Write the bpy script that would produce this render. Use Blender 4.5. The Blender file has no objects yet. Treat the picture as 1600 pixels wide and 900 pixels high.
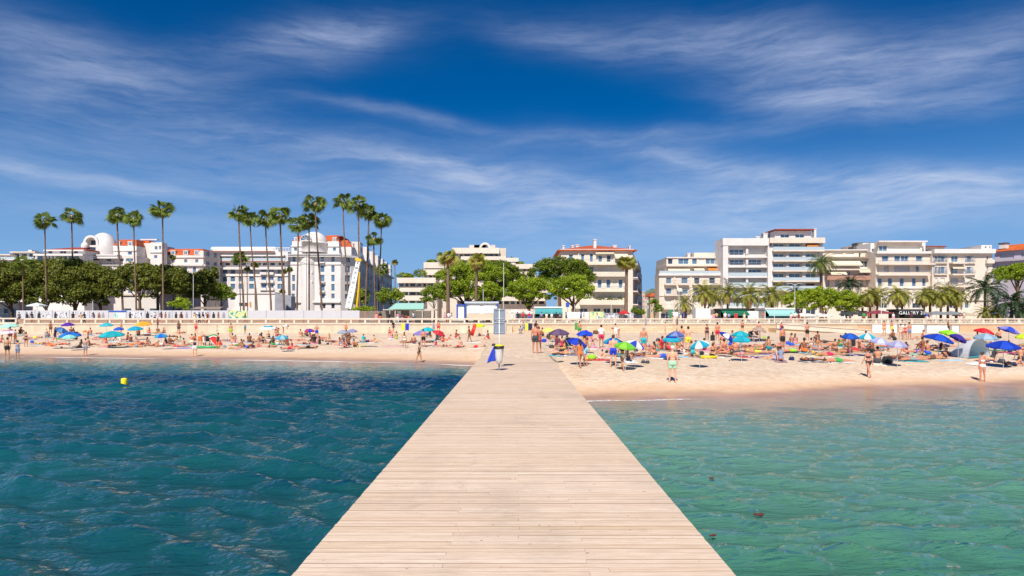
import bpy, bmesh, math, random
import numpy as np
from mathutils import Vector, Matrix, Euler
R=math.radians; PI=math.pi
S=bpy.context.scene; COL=S.collection
random.seed(7); rng=np.random.default_rng(7)
# ---------------------------------------------------------------- camera, sky, sun, exposure
F=1067.0; CAMZ=3.6; HY=495.0            # focal length in photo pixels, eye height (m), horizon row
cd=bpy.data.cameras.new('camera'); cam=bpy.data.objects.new('camera',cd); COL.objects.link(cam); S.camera=cam
cam.location=(0,0,CAMZ); cam.rotation_euler=(R(90),0,0)
cd.sensor_width=36; cd.lens=36*F/1600; cd.shift_y=(HY-450)/1600; cd.clip_start=.1; cd.clip_end=12000
S.render.resolution_x=1024; S.render.resolution_y=576
S.view_settings.view_transform='Standard'; S.view_settings.look='None'
S.view_settings.exposure=0.25; S.view_settings.gamma=1; S.view_settings.use_curve_mapping=False
SUN_EL=R(48); SUN_AZ=R(12)              # shadows run away from the camera and a little to the right
sd=bpy.data.lights.new('sun','SUN'); sd.energy=5.0; sd.angle=R(.5); sd.color=(1,.94,.86)
sun=bpy.data.objects.new('sun',sd); COL.objects.link(sun)
ldir=Vector((math.sin(SUN_AZ)*math.cos(SUN_EL),math.cos(SUN_AZ)*math.cos(SUN_EL),-math.sin(SUN_EL)))
sun.rotation_euler=ldir.to_track_quat('-Z','Y').to_euler(); sun.location=(-20,-60,80)

class NT:
    """tiny helper for node trees"""
    def __init__(s,t): s.t=t; s.n=t.nodes; s.l=t.links
    def add(s,ty,ins=None,**kw):
        n=s.n.new(ty)
        for k,v in kw.items(): setattr(n,k,v)
        for k,v in (ins or {}).items(): s.put(n.inputs[k],v)
        return n
    def put(s,inp,v):
        if isinstance(v,bpy.types.NodeSocket): s.l.new(v,inp)
        else: inp.default_value=v
    def m(s,op,a,b=0.0,c=0.0,clamp=False):
        n=s.n.new('ShaderNodeMath'); n.operation=op; n.use_clamp=clamp
        s.put(n.inputs[0],a); s.put(n.inputs[1],b)
        if len(n.inputs)>2: s.put(n.inputs[2],c)
        return n.outputs[0]
    def mix(s,f,a,b,bt='MIX'):
        n=s.n.new('ShaderNodeMix'); n.data_type='RGBA'; n.blend_type=bt
        s.put(n.inputs[0],f); s.put(n.inputs[6],a); s.put(n.inputs[7],b); return n.outputs[2]
    def ramp(s,f,pts,interp='LINEAR'):
        n=s.n.new('ShaderNodeValToRGB'); n.color_ramp.interpolation=interp; cr=n.color_ramp
        while len(cr.elements)<len(pts): cr.elements.new(.5)
        for e,(p,c) in zip(cr.elements,pts):
            e.position=p; e.color=c if hasattr(c,'__len__') else (c,c,c,1)
        s.put(n.inputs[0],f); return n.outputs[0]
    def noise(s,vec,scale,detail=4,rough=.5,dist=0):
        n=s.n.new('ShaderNodeTexNoise'); n.inputs['Scale'].default_value=scale; n.inputs['Detail'].default_value=detail
        n.inputs['Roughness'].default_value=rough; n.inputs['Distortion'].default_value=dist
        if vec is not None: s.put(n.inputs['Vector'],vec)
        return n.outputs[0]
    def mapping(s,vec,loc=(0,0,0),rot=(0,0,0),sc=(1,1,1)):
        n=s.n.new('ShaderNodeMapping'); s.put(n.inputs[0],vec)
        n.inputs[1].default_value=loc; n.inputs[2].default_value=rot; n.inputs[3].default_value=sc; return n.outputs[0]

def make_world():
    w=bpy.data.worlds.new('World'); S.world=w; w.use_nodes=True; t=NT(w.node_tree); t.n.clear()
    sky=t.add('ShaderNodeTexSky'); sky.sky_type='NISHITA'; sky.sun_disc=False
    sky.sun_elevation=SUN_EL; sky.sun_rotation=PI+SUN_AZ; sky.air_density=1.0; sky.dust_density=0.0; sky.ozone_density=5.0; sky.altitude=2500
    col=t.add('ShaderNodeHueSaturation',{'Saturation':1.48,'Hue':.505,'Value':.60,'Color':sky.outputs[0]}).outputs[0]
    g=t.add('ShaderNodeNewGeometry') if False else t.add('ShaderNodeTexCoord')
    sp=t.add('ShaderNodeSeparateXYZ',{0:g.outputs['Generated']})
    x,y,z=sp.outputs
    az=t.m('ARCTAN2',x,y); el=t.m('ARCSINE',z)
    cx=t.add('ShaderNodeCombineXYZ',{0:az,1:el,2:0.0}).outputs[0]
    wn=t.n.new('ShaderNodeTexNoise'); wn.inputs['Scale'].default_value=3.0; wn.inputs['Detail'].default_value=5; t.put(wn.inputs['Vector'],cx)
    wv=t.add('ShaderNodeVectorMath',{0:wn.outputs[1],1:(.5,.5,.5)},operation='SUBTRACT').outputs[0]
    wv=t.add('ShaderNodeVectorMath',{0:wv,3:.085},operation='SCALE'); wv=wv.outputs[0]
    cw=t.add('ShaderNodeVectorMath',{0:cx,1:wv},operation='ADD').outputs[0]
    # (photo x, photo y, half width, half height, tilt degrees, strength) of each bank of cirrus, kept as directions in the sky
    blobs=[(505,62,120,26,12,.9),(560,70,55,26,20,.55),(150,115,260,42,-6,.75),(60,55,190,40,-6,.5),(430,95,190,36,10,.38),(40,145,150,40,0,.35),(60,240,420,62,-2,.26),(150,283,210,15,-2,.62),
           (330,215,300,26,-5,.32),(660,190,150,10,-5,.42),(700,262,220,14,-7,.62),(620,300,400,22,-4,.36),(880,285,270,32,-6,.70),(880,66,110,24,-6,.66),(1000,75,130,24,-4,.36),(1150,72,230,34,-8,.66),
           (1280,110,170,52,-14,.72),(1450,100,210,52,8,.80),(1550,60,160,45,10,.42),(1270,165,130,18,-10,.72),(1480,160,160,26,0,.50),(1000,215,330,13,0,.30),(1120,255,180,20,-12,.62),(1120,322,330,26,-3,.60),
           (1460,300,220,34,-6,.75),(1330,345,420,30,0,.45),(930,345,420,22,0,.36),(960,390,260,24,0,.30),(300,345,420,26,0,.22),(1230,300,120,24,-10,.5)]
    tot=None
    for (px,py,hw,hh,a,s) in blobs:
        s*=(.85 if py<180 else 1.35)
        u=(px-800)/F; v=(HY-py)/F
        azc=math.atan2(u,1); elc=math.atan2(v,math.hypot(1,u)); k=math.cos(azc)**1.6
        v1=t.mapping(cw,loc=(0,0,0)); 
        d=t.add('ShaderNodeVectorMath',{0:cw,1:(azc,elc,0)},operation='SUBTRACT').outputs[0]
        mp=t.add('ShaderNodeVectorRotate',{'Vector':d,'Angle':-R(a)},rotation_type='Z_AXIS').outputs[0]
        sc=t.add('ShaderNodeVectorMath',{0:mp,1:(F/hw/k,F/hh/k,0)},operation='MULTIPLY').outputs[0]
        ln=t.add('ShaderNodeVectorMath',{0:sc},operation='LENGTH').outputs['Value']
        e=t.m('MULTIPLY',ln,ln); e=t.m('MULTIPLY',e,-1.0); e=t.m('EXPONENT',e); e=t.m('MULTIPLY',e,s)
        tot=e if tot is None else t.m('ADD',tot,e)
    tot=t.m('MINIMUM',tot,1.15)
    st1=t.noise(t.mapping(cw,rot=(0,0,R(8)),sc=(2.6,17,1)),2.4,9,.62,.25)
    st2=t.noise(t.mapping(cw,rot=(0,0,R(-14)),sc=(7,46,1)),2.6,8,.66,.2)
    big=t.noise(t.mapping(cw,rot=(0,0,R(-5)),sc=(2,5,1)),2.0,5,.55,.4)
    w1=t.ramp(st1,[(.36,0),(.68,1)]); w2=t.ramp(st2,[(.36,.05),(.68,1)]); w3=t.ramp(big,[(.25,.25),(.65,1)])
    dn=t.m('MULTIPLY',t.m('ADD',t.m('MULTIPLY',w1,.6),t.m('MULTIPLY',w2,.35)),w3)
    dn=t.m('MULTIPLY',t.m('ADD',dn,.20),tot,clamp=True)
    dn=t.m('MULTIPLY',dn,.66,clamp=True)
    col=t.mix(t.ramp(el,[(0,.9),(.30,0)],'EASE'),col,(1.75,3.1,5.3,1))
    ccol=t.mix(t.ramp(el,[(0,0),(.38,1)]),(5.2,5.7,6.6,1),(3.3,3.9,5.5,1))
    out=t.mix(dn,col,ccol)
    bg=t.add('ShaderNodeBackground',{'Color':out,'Strength':.12})
    t.l.new(bg.outputs[0],t.add('ShaderNodeOutputWorld').inputs[0])
make_world()

# ---------------------------------------------------------------- helpers
def srgb(h):
    if isinstance(h,str):
        h=h.lstrip('#'); c=[int(h[i:i+2],16)/255 for i in (0,2,4)]
    else: c=h
    return tuple((v/12.92 if v<=.04045 else ((v+.055)/1.055)**2.4) for v in c)+(1,)
MATS={}
def mat(name,col,rough=.7,metal=0,noise=0,nscale=3,bump=0,bscale=20,spec=.5,sheen=0,trans=0,streak=0):
    if name in MATS: return MATS[name]
    m=bpy.data.materials.new(name); m.use_nodes=True; t=NT(m.node_tree); b=t.n['Principled BSDF']
    c=col if len(col)==4 else tuple(col)+(1,)
    b.inputs['Roughness'].default_value=rough; b.inputs['Metallic'].default_value=metal
    b.inputs['Specular IOR Level'].default_value=spec
    if sheen: b.inputs['Sheen Weight'].default_value=sheen
    tc=t.add('ShaderNodeTexCoord').outputs['Object']
    if noise:
        f=t.noise(tc,nscale,6,.6); d=tuple(v*(1-noise) for v in c[:3])+(1,); l=tuple(min(1,v*(1+noise*.6)) for v in c[:3])+(1,)
        cc=t.mix(t.ramp(f,[(.3,0),(.7,1)]),d,l)
        if streak:
            g=t.noise(t.mapping(tc,sc=(1.2,1.2,.10)),1.6,5,.65)
            cc=t.mix(t.m('MULTIPLY',t.ramp(g,[(.52,0),(.75,1)]),streak),cc,(c[0]*.45,c[1]*.42,c[2]*.38,1))
        t.l.new(cc,b.inputs['Base Color'])
    else: b.inputs['Base Color'].default_value=c
    if bump:
        bn=t.add('ShaderNodeBump',{'Strength':bump,'Distance':.05,'Height':t.noise(tc,bscale,5,.6)})
        t.l.new(bn.outputs[0],b.inputs['Normal'])
    if trans:
        tr=t.add('ShaderNodeBsdfTranslucent',{'Color':c}); mx=t.add('ShaderNodeMixShader',{0:trans})
        o=t.n['Material Output']; t.l.new(b.outputs[0],mx.inputs[1]); t.l.new(tr.outputs[0],mx.inputs[2]); t.l.new(mx.outputs[0],o.inputs[0])
    MATS[name]=m; return m
def cm(name,hexcol,**k): return mat(name,srgb(hexcol),**k)

class MB:
    def __init__(s): s.v=[]; s.f=[]; s.m=[]
    def face(s,pts,mi=0):
        n=len(s.v); s.v+= [tuple(p) for p in pts]; s.f.append(tuple(range(n,n+len(pts)))); s.m.append(mi)
    def box(s,x0,x1,y0,y1,z0,z1,mi=0,M=None):
        if x0>x1:x0,x1=x1,x0
        if y0>y1:y0,y1=y1,y0
        if z0>z1:z0,z1=z1,z0
        p=[(x,y,z) for z in (z0,z1) for y in (y0,y1) for x in (x0,x1)]
        if M is not None: p=[tuple(M@Vector(q)) for q in p]
        n=len(s.v); s.v+=p
        for q in ((0,2,3,1),(4,5,7,6),(0,1,5,4),(1,3,7,5),(3,2,6,7),(2,0,4,6)): s.f.append(tuple(n+i for i in q)); s.m.append(mi)
    def tube(s,pts,rad,n=8,mi=0,cap=True):
        pts=[Vector(p) for p in pts]
        if not hasattr(rad,'__len__'): rad=[rad]*len(pts)
        base=len(s.v); prev=None
        for i,p in enumerate(pts):
            d=(pts[min(i+1,len(pts)-1)]-pts[max(i-1,0)])
            if d.length<1e-9: d=Vector((0,0,1))
            d.normalize()
            a=Vector((1,0,0)) if abs(d.x)<.9 else Vector((0,1,0))
            if prev is not None and (prev-d*prev.dot(d)).length>.1: a=prev
            u=(a-d*a.dot(d)).normalized(); prev=u; w=d.cross(u)
            for k in range(n):
                t=2*PI*k/n; s.v.append(tuple(p+(u*math.cos(t)+w*math.sin(t))*rad[i]))
        for i in range(len(pts)-1):
            for k in range(n):
                a=base+i*n+k; b=base+i*n+(k+1)%n; s.f.append((a,b,b+n,a+n)); s.m.append(mi)
        if cap:
            s.f.append(tuple(base+k for k in range(n))[::-1]); s.m.append(mi)
            s.f.append(tuple(base+(len(pts)-1)*n+k for k in range(n))); s.m.append(mi)
    def lathe(s,prof,c=(0,0,0),n=16,mi=0,M=None,a0=0,a1=2*PI):
        base=len(s.v); full=abs(a1-a0-2*PI)<1e-6; nn=n if full else n+1
        for (r,z) in prof:
            for k in range(nn):
                t=a0+(a1-a0)*k/n; p=Vector((c[0]+r*math.cos(t),c[1]+r*math.sin(t),c[2]+z)); s.v.append(tuple(M@p if M is not None else p))
        for i in range(len(prof)-1):
            for k in range(n):
                a=base+i*nn+k; b=base+i*nn+((k+1)%nn); s.f.append((a,b,b+nn,a+nn)); s.m.append(mi)
    def ell(s,c,rx,ry,rz,mi=0,n=12,mm=8,M=None):
        prof=[]
        base=len(s.v)
        for i in range(mm+1):
            a=-PI/2+PI*i/mm
            for k in range(n):
                t=2*PI*k/n; p=Vector((rx*math.cos(a)*math.cos(t),ry*math.cos(a)*math.sin(t),rz*math.sin(a)))
                if M is not None: p=M@p
                s.v.append(tuple(p+Vector(c)))
        for i in range(mm):
            for k in range(n):
                a=base+i*n+k; b=base+i*n+(k+1)%n; s.f.append((a,b,b+n,a+n)); s.m.append(mi)
    def mesh(s,name,mats,smooth=False):
        me=bpy.data.meshes.new(name); me.from_pydata(s.v,[],s.f)
        for m in mats: me.materials.append(m)
        if len(mats)>1: me.polygons.foreach_set('material_index',s.m)
        if smooth: me.polygons.foreach_set('use_smooth',[True]*len(s.f))
        me.update(); return me
    def build(s,name,mats,parent=None,loc=None,smooth=False,weld=False):
        if not isinstance(mats,(list,tuple)): mats=[mats]
        me=s.mesh(name,mats,smooth)
        if weld:
            bm=bmesh.new(); bm.from_mesh(me); bmesh.ops.remove_doubles(bm,verts=bm.verts,dist=1e-4); bm.to_mesh(me); bm.free()
        o=bpy.data.objects.new(name,me); COL.objects.link(o)
        if parent: o.parent=parent
        if loc is not None: o.location=loc
        return o
LABELS={}
def tag(o,label=None,cat=None,group=None,kind=None):
    if label:
        if label in LABELS and not group=='same': print('DUPLICATE LABEL:',label)
        n=len(label.split())
        if n<4 or n>16: print('LABEL LENGTH',n,label)
        LABELS[label]=1; o['label']=label
    if cat: o['category']=cat
    if group: o['group']=group
    if kind: o['kind']=kind
    return o
def empty(name,loc=(0,0,0),rz=0,label=None,cat=None,group=None):
    o=bpy.data.objects.new(name,None); COL.objects.link(o); o.location=loc; o.rotation_euler=(0,0,rz); o.empty_display_size=.3
    return tag(o,label,cat,group)
def copy_tree(o,parent=None):
    c=o.copy(); COL.objects.link(c); c.parent=parent
    for ch in o.children: copy_tree(ch,c)
    return c
def numesh(name,co,faces,mats,attrs=None,smooth=True):
    """co (n,3), faces (m,4) numpy -> mesh"""
    me=bpy.data.meshes.new(name); k=faces.shape[1]
    me.vertices.add(len(co)); me.vertices.foreach_set('co',np.ascontiguousarray(co,dtype=np.float32).ravel())
    me.loops.add(faces.size); me.loops.foreach_set('vertex_index',np.ascontiguousarray(faces,dtype=np.int32).ravel())
    me.polygons.add(len(faces)); me.polygons.foreach_set('loop_start',np.arange(0,faces.size,k,dtype=np.int32))
    me.polygons.foreach_set('use_smooth',np.full(len(faces),smooth))
    for m in mats: me.materials.append(m)
    me.update(calc_edges=True)
    for n,a in (attrs or {}).items():
        at=me.attributes.new(n,'FLOAT','POINT'); at.data.foreach_set('value',np.asarray(a,dtype=np.float32))
    return me
def grid_mesh(name,xs,ys,zf,mats,attrs=None,smooth=True):
    X,Y=np.meshgrid(xs,ys); Z=zf(X,Y); co=np.stack([X,Y,Z],-1).reshape(-1,3)
    nx=len(xs); i=np.arange(len(ys)-1)[:,None]*nx+np.arange(nx-1)[None,:]; i=i.ravel()
    f=np.stack([i,i+1,i+nx+1,i+nx],1)
    at={k:fn(X,Y).ravel() for k,fn in (attrs or {}).items()}
    return numesh(name,co,f,mats,at,smooth)
def sstep(a,b,x): t=np.clip((x-a)/(b-a),0,1); return t*t*(3-2*t)
def P(px,py,D): return Vector(((px-800)*D/F,D,CAMZ+(HY-py)*D/F))
# photo zoom tiles: (x0,y0,scale)
TL={'A':(0,480,7.5),'B':(200,480,7.5),'C':(400,480,7.5),'D':(600,480,7.5),'E':(800,480,6.924),'F':(1000,480,6.924),'G':(1200,480,6.924),'H':(1390,480,6.924),
 'Z1':(0,290,4.285),'Z2':(310,290,4.285),'Z3':(600,340,5.292),'Z4':(820,340,5.292),'Z5':(1010,340,5.293),'Z6':(1290,340,5.161),
 'Y1':(0,350,6),'Y2':(120,350,6),'Y3':(260,370,6.92),'Y4':(380,350,6),'Y5':(450,340,5.625),'PX':(0,0,1)}
def tp(t,x,y=0): a=TL[t]; return a[0]+x/a[2],a[1]+y/a[2]

# ---------------------------------------------------------------- terrain
WALL_D=100.0; PROM_Z=2.62
_us=np.array([-1.2,-.75,-.56,-.375,-.1875,-.056,-.02,.04,.10,.375,.52,.65,.75,1.2])
_ds=np.array([70,62,59.5,57,54,50.5,46,33,29.3,30.5,33.5,34.5,35.5,38])
def shore(u): return np.interp(u,_us,_ds)
def vnoise(X,Y,s,seed=0):
    r=np.sin(X*s*1.7+seed)*np.cos(Y*s*1.3-seed*2.1)+.5*np.sin(X*s*3.9+Y*s*2.7+seed*3)+.3*np.cos(X*s*7.7-Y*s*6.1+seed)
    return r/1.8
def ground(X,D,rough=True):
    X=np.asarray(X,float); D=np.asarray(D,float)
    u=X/np.maximum(D,8.); ds=shore(u)+vnoise(X,D*0,.35,1)*.35; t=D-ds
    rise=np.interp(u,[-.06,.08],[0,1])
    a=np.interp(t,[0,3.5,8.5,15.5,30,48,200],[0,.38,.78,1.1,1.25,1.33,1.4])
    b=np.interp(t,[0,3,9,18,32,45,200],[0,.20,.42,.62,1.0,1.28,1.4])
    sl=np.interp(u,[-.6,-.2,-.08,.12,.45],[.035,.04,.08,.09,.03]); z=np.where(t<0,np.maximum(t*sl-.012*np.maximum(-t-3,0)**1.3,-3.2),a*rise+b*(1-rise))
    # sand banked up round the landward end of the pier
    xm=X-.02*D/10
    st=np.interp(xm,[-2,0,1.6],[38.2,36.6,33.2]); wd=np.where(xm>0,np.interp(D,[34,40,55],[.3,1.4,4.]),np.interp(D,[34,50,60],[.12,.5,1.6]))
    m=1.425*sstep(st-.9,st+1.0,D+vnoise(X,D,1.1,4)*.2)*(1-sstep(60,85,D)*.25)*(1-sstep(1.86,1.86+wd,np.abs(xm)))
    inner=m-.06*sstep(38,50,D)
    z=np.maximum(z,np.where((D>32.4)&(m>.02),inner,-9))
    if rough:
        k=sstep(.15,.6,z)
        z=z+k*(vnoise(X,D,1.3,2)*.018+vnoise(X,D,3.1,5)*.013)
    return z
def foot(px,py,dmin=None,dmax=98.5):
    """where the ray through photo pixel (px,py) meets the sand"""
    u=(px-800)/F; Ds=np.linspace(24 if dmin is None else dmin,dmax,900)
    zz=ground(u*Ds,Ds,False); zz=np.maximum(zz,-.12); yy=HY+(CAMZ-zz)*F/Ds
    i=np.argmax(yy<=py)
    if yy[i]>py: i=len(Ds)-1
    D=float(Ds[i]); X=u*D
    return Vector((X,D,max(float(ground(X,D)),-.12)))

def sand_mat():
    m=bpy.data.materials.new('sand'); m.use_nodes=True; t=NT(m.node_tree); b=t.n['Principled BSDF']
    tc=t.add('ShaderNodeTexCoord').outputs['Object']; z=t.add('ShaderNodeSeparateXYZ',{0:tc}).outputs[2]
    n1=t.noise(tc,.25,6,.6); n2=t.noise(tc,2.6,6,.65); n3=t.noise(t.mapping(tc,sc=(.5,1,1)),.9,5,.6)
    dry=t.mix(t.ramp(n1,[(.35,0),(.65,1)]),srgb('#e2c9ae'),srgb('#eed9c2'))
    dry=t.mix(t.ramp(n2,[(.35,0),(.6,1)]),t.mix(.75,dry,srgb('#cdac8a')),dry)
    wet=t.mix(t.ramp(n3,[(.4,0),(.6,1)]),srgb('#a98468'),srgb('#b8937a'))
    h=t.m('ADD',z,t.m('MULTIPLY',t.m('SUBTRACT',n3,.5),.10))
    w=t.ramp(h,[(.04,1),(.24,0)],'EASE'); damp=t.ramp(h,[(.2,1),(.46,0)],'EASE')
    c=t.mix(t.m('MULTIPLY',damp,.62),dry,srgb('#c8a07c')); c=t.mix(w,c,wet); t.l.new(c,b.inputs['Base Color'])
    t.l.new(t.m('SUBTRACT',.9,t.m('MULTIPLY',w,.62)),b.inputs['Roughness']); b.inputs['Specular IOR Level'].default_value=.35
    dry_k=t.m('SUBTRACT',1.0,t.ramp(h,[(.2,1),(.55,0)]))
    bh=t.m('ADD',t.m('MULTIPLY',t.noise(tc,3.4,4,.6),1.0),t.m('MULTIPLY',t.noise(tc,14,4,.6),.35))
    bn=t.add('ShaderNodeBump',{'Strength':t.m('ADD',t.m('MULTIPLY',dry_k,.95),.03),'Distance':.22,'Height':bh}); t.l.new(bn.outputs[0],b.inputs['Normal'])
    return m
SAND=sand_mat()
xs=np.concatenate([np.arange(-170,-90,2.5),np.arange(-90,-6,.5),np.arange(-6,6,.2),np.arange(6,100,.5),np.arange(100,170,2.5)])
ys=np.concatenate([np.arange(-60,16,4),np.arange(16,31,.5),np.arange(31,48,.25),np.arange(48,101.6,.45)])
o=bpy.data.objects.new('beach_sand',grid_mesh('beach_sand',xs,ys,lambda X,Y: ground(X,np.maximum(Y,8)) ,[SAND])); COL.objects.link(o); tag(o,kind='structure')

def water():
    m=bpy.data.materials.new('sea_water'); m.use_nodes=True; t=NT(m.node_tree); t.n.remove(t.n['Principled BSDF'])
    tc=t.add('ShaderNodeTexCoord').outputs['Object']; sp=t.add('ShaderNodeSeparateXYZ',{0:tc}); X,Y=sp.outputs[0],sp.outputs[1]
    dep=t.add('ShaderNodeAttribute',attribute_name='depth').outputs['Fac']
    side=t.ramp(t.m('ADD',t.m('MULTIPLY',X,.05),.5),[(.40,0),(.60,1)])
    big=t.noise(t.mapping(tc,sc=(.6,1,1)),.075,4,.55); mid=t.noise(tc,.3,5,.6)
    left=t.mix(t.ramp(big,[(.38,0),(.62,1)]),srgb('#10434b'),srgb('#1a5658'))
    weed=t.m('MULTIPLY',t.ramp(t.noise(t.mapping(tc,sc=(.35,1,1)),.10,5,.6),[(.43,0),(.54,1)]),t.ramp(t.m('MULTIPLY',Y,.02),[(.35,0),(.62,1)]))
    weed=t.m('MULTIPLY',weed,t.ramp(dep,[(.4,0),(.9,1)]))
    left=t.mix(t.m('MULTIPLY',weed,.85),left,srgb('#0b3048'))
    left=t.mix(t.ramp(t.m('MULTIPLY',X,-.02),[(.15,0),(.75,1)]),left,t.mix(.4,left,srgb('#04506a')))
    right=t.mix(t.ramp(big,[(.38,0),(.62,1)]),srgb('#25604e'),srgb('#467a66'))
    right=t.mix(t.ramp(t.m('MULTIPLY',Y,.033),[(.3,0),(.95,1)]),right,srgb('#71978a'))
    right=t.mix(t.m('MULTIPLY',t.ramp(mid,[(.5,0),(.72,1)]),.4),right,srgb('#4d7f58'))
    c=t.mix(side,left,right)
    sh=t.ramp(dep,[(0,1),(.5,0)],'EASE'); c=t.mix(t.m('MULTIPLY',sh,.55),c,srgb('#8fa596')); sh2=t.ramp(dep,[(.15,1),(1.0,0)],'EASE'); c=t.mix(t.m('MULTIPLY',sh2,.85),c,srgb('#5f8a80'))
    bh=t.m('ADD',t.m('MULTIPLY',t.noise(t.mapping(tc,rot=(0,0,R(14)),sc=(.4,1.7,1)),2.4,5,.6,.4),.6),t.m('MULTIPLY',t.noise(t.mapping(tc,rot=(0,0,R(-20)),sc=(.5,1.6,1)),8,4,.6,.4),.16))
    calm=t.m('ADD',t.m('MULTIPLY',t.ramp(dep,[(0,0),(.9,1)]),.88),.12)
    bn=t.add('ShaderNodeBump',{'Strength':t.m('MULTIPLY',calm,1.0),'Distance':.22,'Height':bh}).outputs[0]
    dif=t.add('ShaderNodeBsdfDiffuse',{'Color':c,'Normal':bn}); tr=t.add('ShaderNodeBsdfTransparent',{'Color':(.9,.97,.95,1)})
    op=t.m('SUBTRACT',1.0,t.m('EXPONENT',t.m('MULTIPLY',dep,-3.2)),clamp=True)
    body=t.add('ShaderNodeMixShader',{0:op}); t.l.new(tr.outputs[0],body.inputs[1]); t.l.new(dif.outputs[0],body.inputs[2])
    gl=t.add('ShaderNodeBsdfGlossy',{'Color':(1,1,1,1),'Roughness':.04,'Normal':bn}); fr=t.add('ShaderNodeFresnel',{'IOR':1.33,'Normal':bn}).outputs[0]
    mx=t.add('ShaderNodeMixShader',{0:t.m('MULTIPLY',fr,1.0,clamp=True)}); t.l.new(body.outputs[0],mx.inputs[1]); t.l.new(gl.outputs[0],mx.inputs[2])
    # foam where a wave runs out on the sand
    fo=t.add('ShaderNodeAttribute',attribute_name='foam').outputs['Fac']
    fn=t.noise(t.mapping(tc,sc=(1,1.6,1)),3.2,6,.7)
    ff=t.ramp(t.m('ADD',fo,t.m('MULTIPLY',t.m('SUBTRACT',fn,.5),1.1)),[(.5,0),(.66,1)])
    fd=t.add('ShaderNodeBsdfDiffuse',{'Color':(.78,.75,.70,1)}); m2=t.add('ShaderNodeMixShader',{0:ff}); t.l.new(mx.outputs[0],m2.inputs[1]); t.l.new(fd.outputs[0],m2.inputs[2])
    t.l.new(m2.outputs[0],t.n['Material Output'].inputs[0])
    ph=rng.uniform(0,6.28,60); th=rng.normal(0,.5,60)+PI/2-.28; lam=np.exp(rng.uniform(math.log(.38),math.log(1.9),60))
    def wave(X,Y):
        z=np.zeros_like(X); dep=-ground(X,np.maximum(Y,8),False); k0=np.clip(dep/1.3,0.03,1)
        wx=X+.4*np.sin(Y*.31+X*.11); wy=Y+.5*np.sin(X*.23+1.3)+.25*np.sin(X*.71+Y*.2)
        for i in range(60):
            k=2*PI/lam[i]; z+=np.sin((wx*math.cos(th[i])+wy*math.sin(th[i]))*k+ph[i])*lam[i]*.0072
        z=np.where(z>0,z*1.35,z*.8)
        near=1-sstep(60,66,np.abs(X))*.999
        return z*k0*near+.0
    def depf(X,Y): return np.maximum(-ground(X,np.maximum(Y,8),False),0)
    def foam(X,Y):
        u=X/np.maximum(Y,8); t=Y-shore(u)-vnoise(X,Y*0,.35,1)*.35+.25
        k=np.exp(-(t/np.where(X<0,.5,.34))**2)*(.70+.2*np.sin(X*.33+1)+.12*np.sin(X*1.1)); k=np.where(X<0,k*1.1,k*np.interp(u,[.1,.3,.5],[.85,.8,.5]))
        k2=np.exp(-((t+2.0+.5*np.sin(X*.2))/.3)**2)*.30
        return np.maximum(k,k2)
    xs=np.concatenate([np.arange(-400,-70,15),np.arange(-70,-34,.4),np.arange(-34,34,.13),np.arange(34,70,.4),np.arange(70,401,15)])
    ys=np.concatenate([np.arange(-500,-6,20),np.arange(-6,7,1.),np.arange(7,34,.12),np.arange(34,72,.25)])
    o=bpy.data.objects.new('sea_water',grid_mesh('sea_water',xs,ys,wave,[m],{'depth':depf,'foam':foam})); COL.objects.link(o); tag(o,kind='structure')
water()

# ---------------------------------------------------------------- land behind the sea wall
PAVE=mat('paving',srgb('#b9ab9b'),.85,noise=.2,nscale=1.2); ASPH=mat('asphalt',(.05,.05,.052),.9,noise=.25,nscale=2,bump=.3,bscale=30)
EARTH=mat('earth',(.10,.095,.06),.95,noise=.4,nscale=.05)
mb=MB(); mb.box(-2500,2500,WALL_D+1.4,4000,PROM_Z-6,PROM_Z-.012); o=mb.build('ground',EARTH); tag(o,kind='structure')
mb=MB(); mb.box(-240,240,WALL_D+.45,123,PROM_Z-.5,PROM_Z); o=mb.build('pavement',PAVE); tag(o,kind='structure')
mb=MB(); mb.box(-240,240,138,150,PROM_Z-.5,PROM_Z-.008); o=mb.build('road',ASPH); tag(o,kind='structure')
mb=MB(); mb.box(-240,240,150.0,192,PROM_Z-.5,PROM_Z+.12); o=mb.build('pavement',PAVE); tag(o,kind='structure')
mb=MB()
for i in range(-60,60): mb.box(i*4,i*4+1.8,143.9,144.05,PROM_Z-.007,PROM_Z-.003)
o=mb.build('road_marking',cm('road_paint','#e8e8e0')); tag(o,kind='structure')
def hills():
    m=bpy.data.materials.new('hill_scrub'); m.use_nodes=True; t=NT(m.node_tree); b=t.n['Principled BSDF']; tc=t.add('ShaderNodeTexCoord').outputs['Object']
    a=t.noise(tc,.018,6,.7); v=t.add('ShaderNodeTexVoronoi',{'Vector':tc,'Scale':.05}); 
    c=t.mix(t.ramp(a,[(.4,0),(.6,1)]),srgb('#47593f'),srgb('#76806a')); t.l.new(c,b.inputs['Base Color']); b.inputs['Roughness'].default_value=1
    def zf(X,Y):
        z=58*np.exp(-((X-420)/260)**2)*sstep(1250,1700,Y)+40*np.exp(-((X-700)/300)**2)*sstep(1200,1600,Y)+12*vnoise(X,Y,.012,3)*sstep(1250,1500,Y)+5*vnoise(X,Y,.05,7)*sstep(1250,1400,Y)
        return PROM_Z-3+z
    o=bpy.data.objects.new('hills',grid_mesh('hills',np.arange(-600,1400,14.),np.arange(1200,2600,14.),zf,[m])); COL.objects.link(o); tag(o,kind='structure')
    return zf
HZ=hills()
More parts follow.
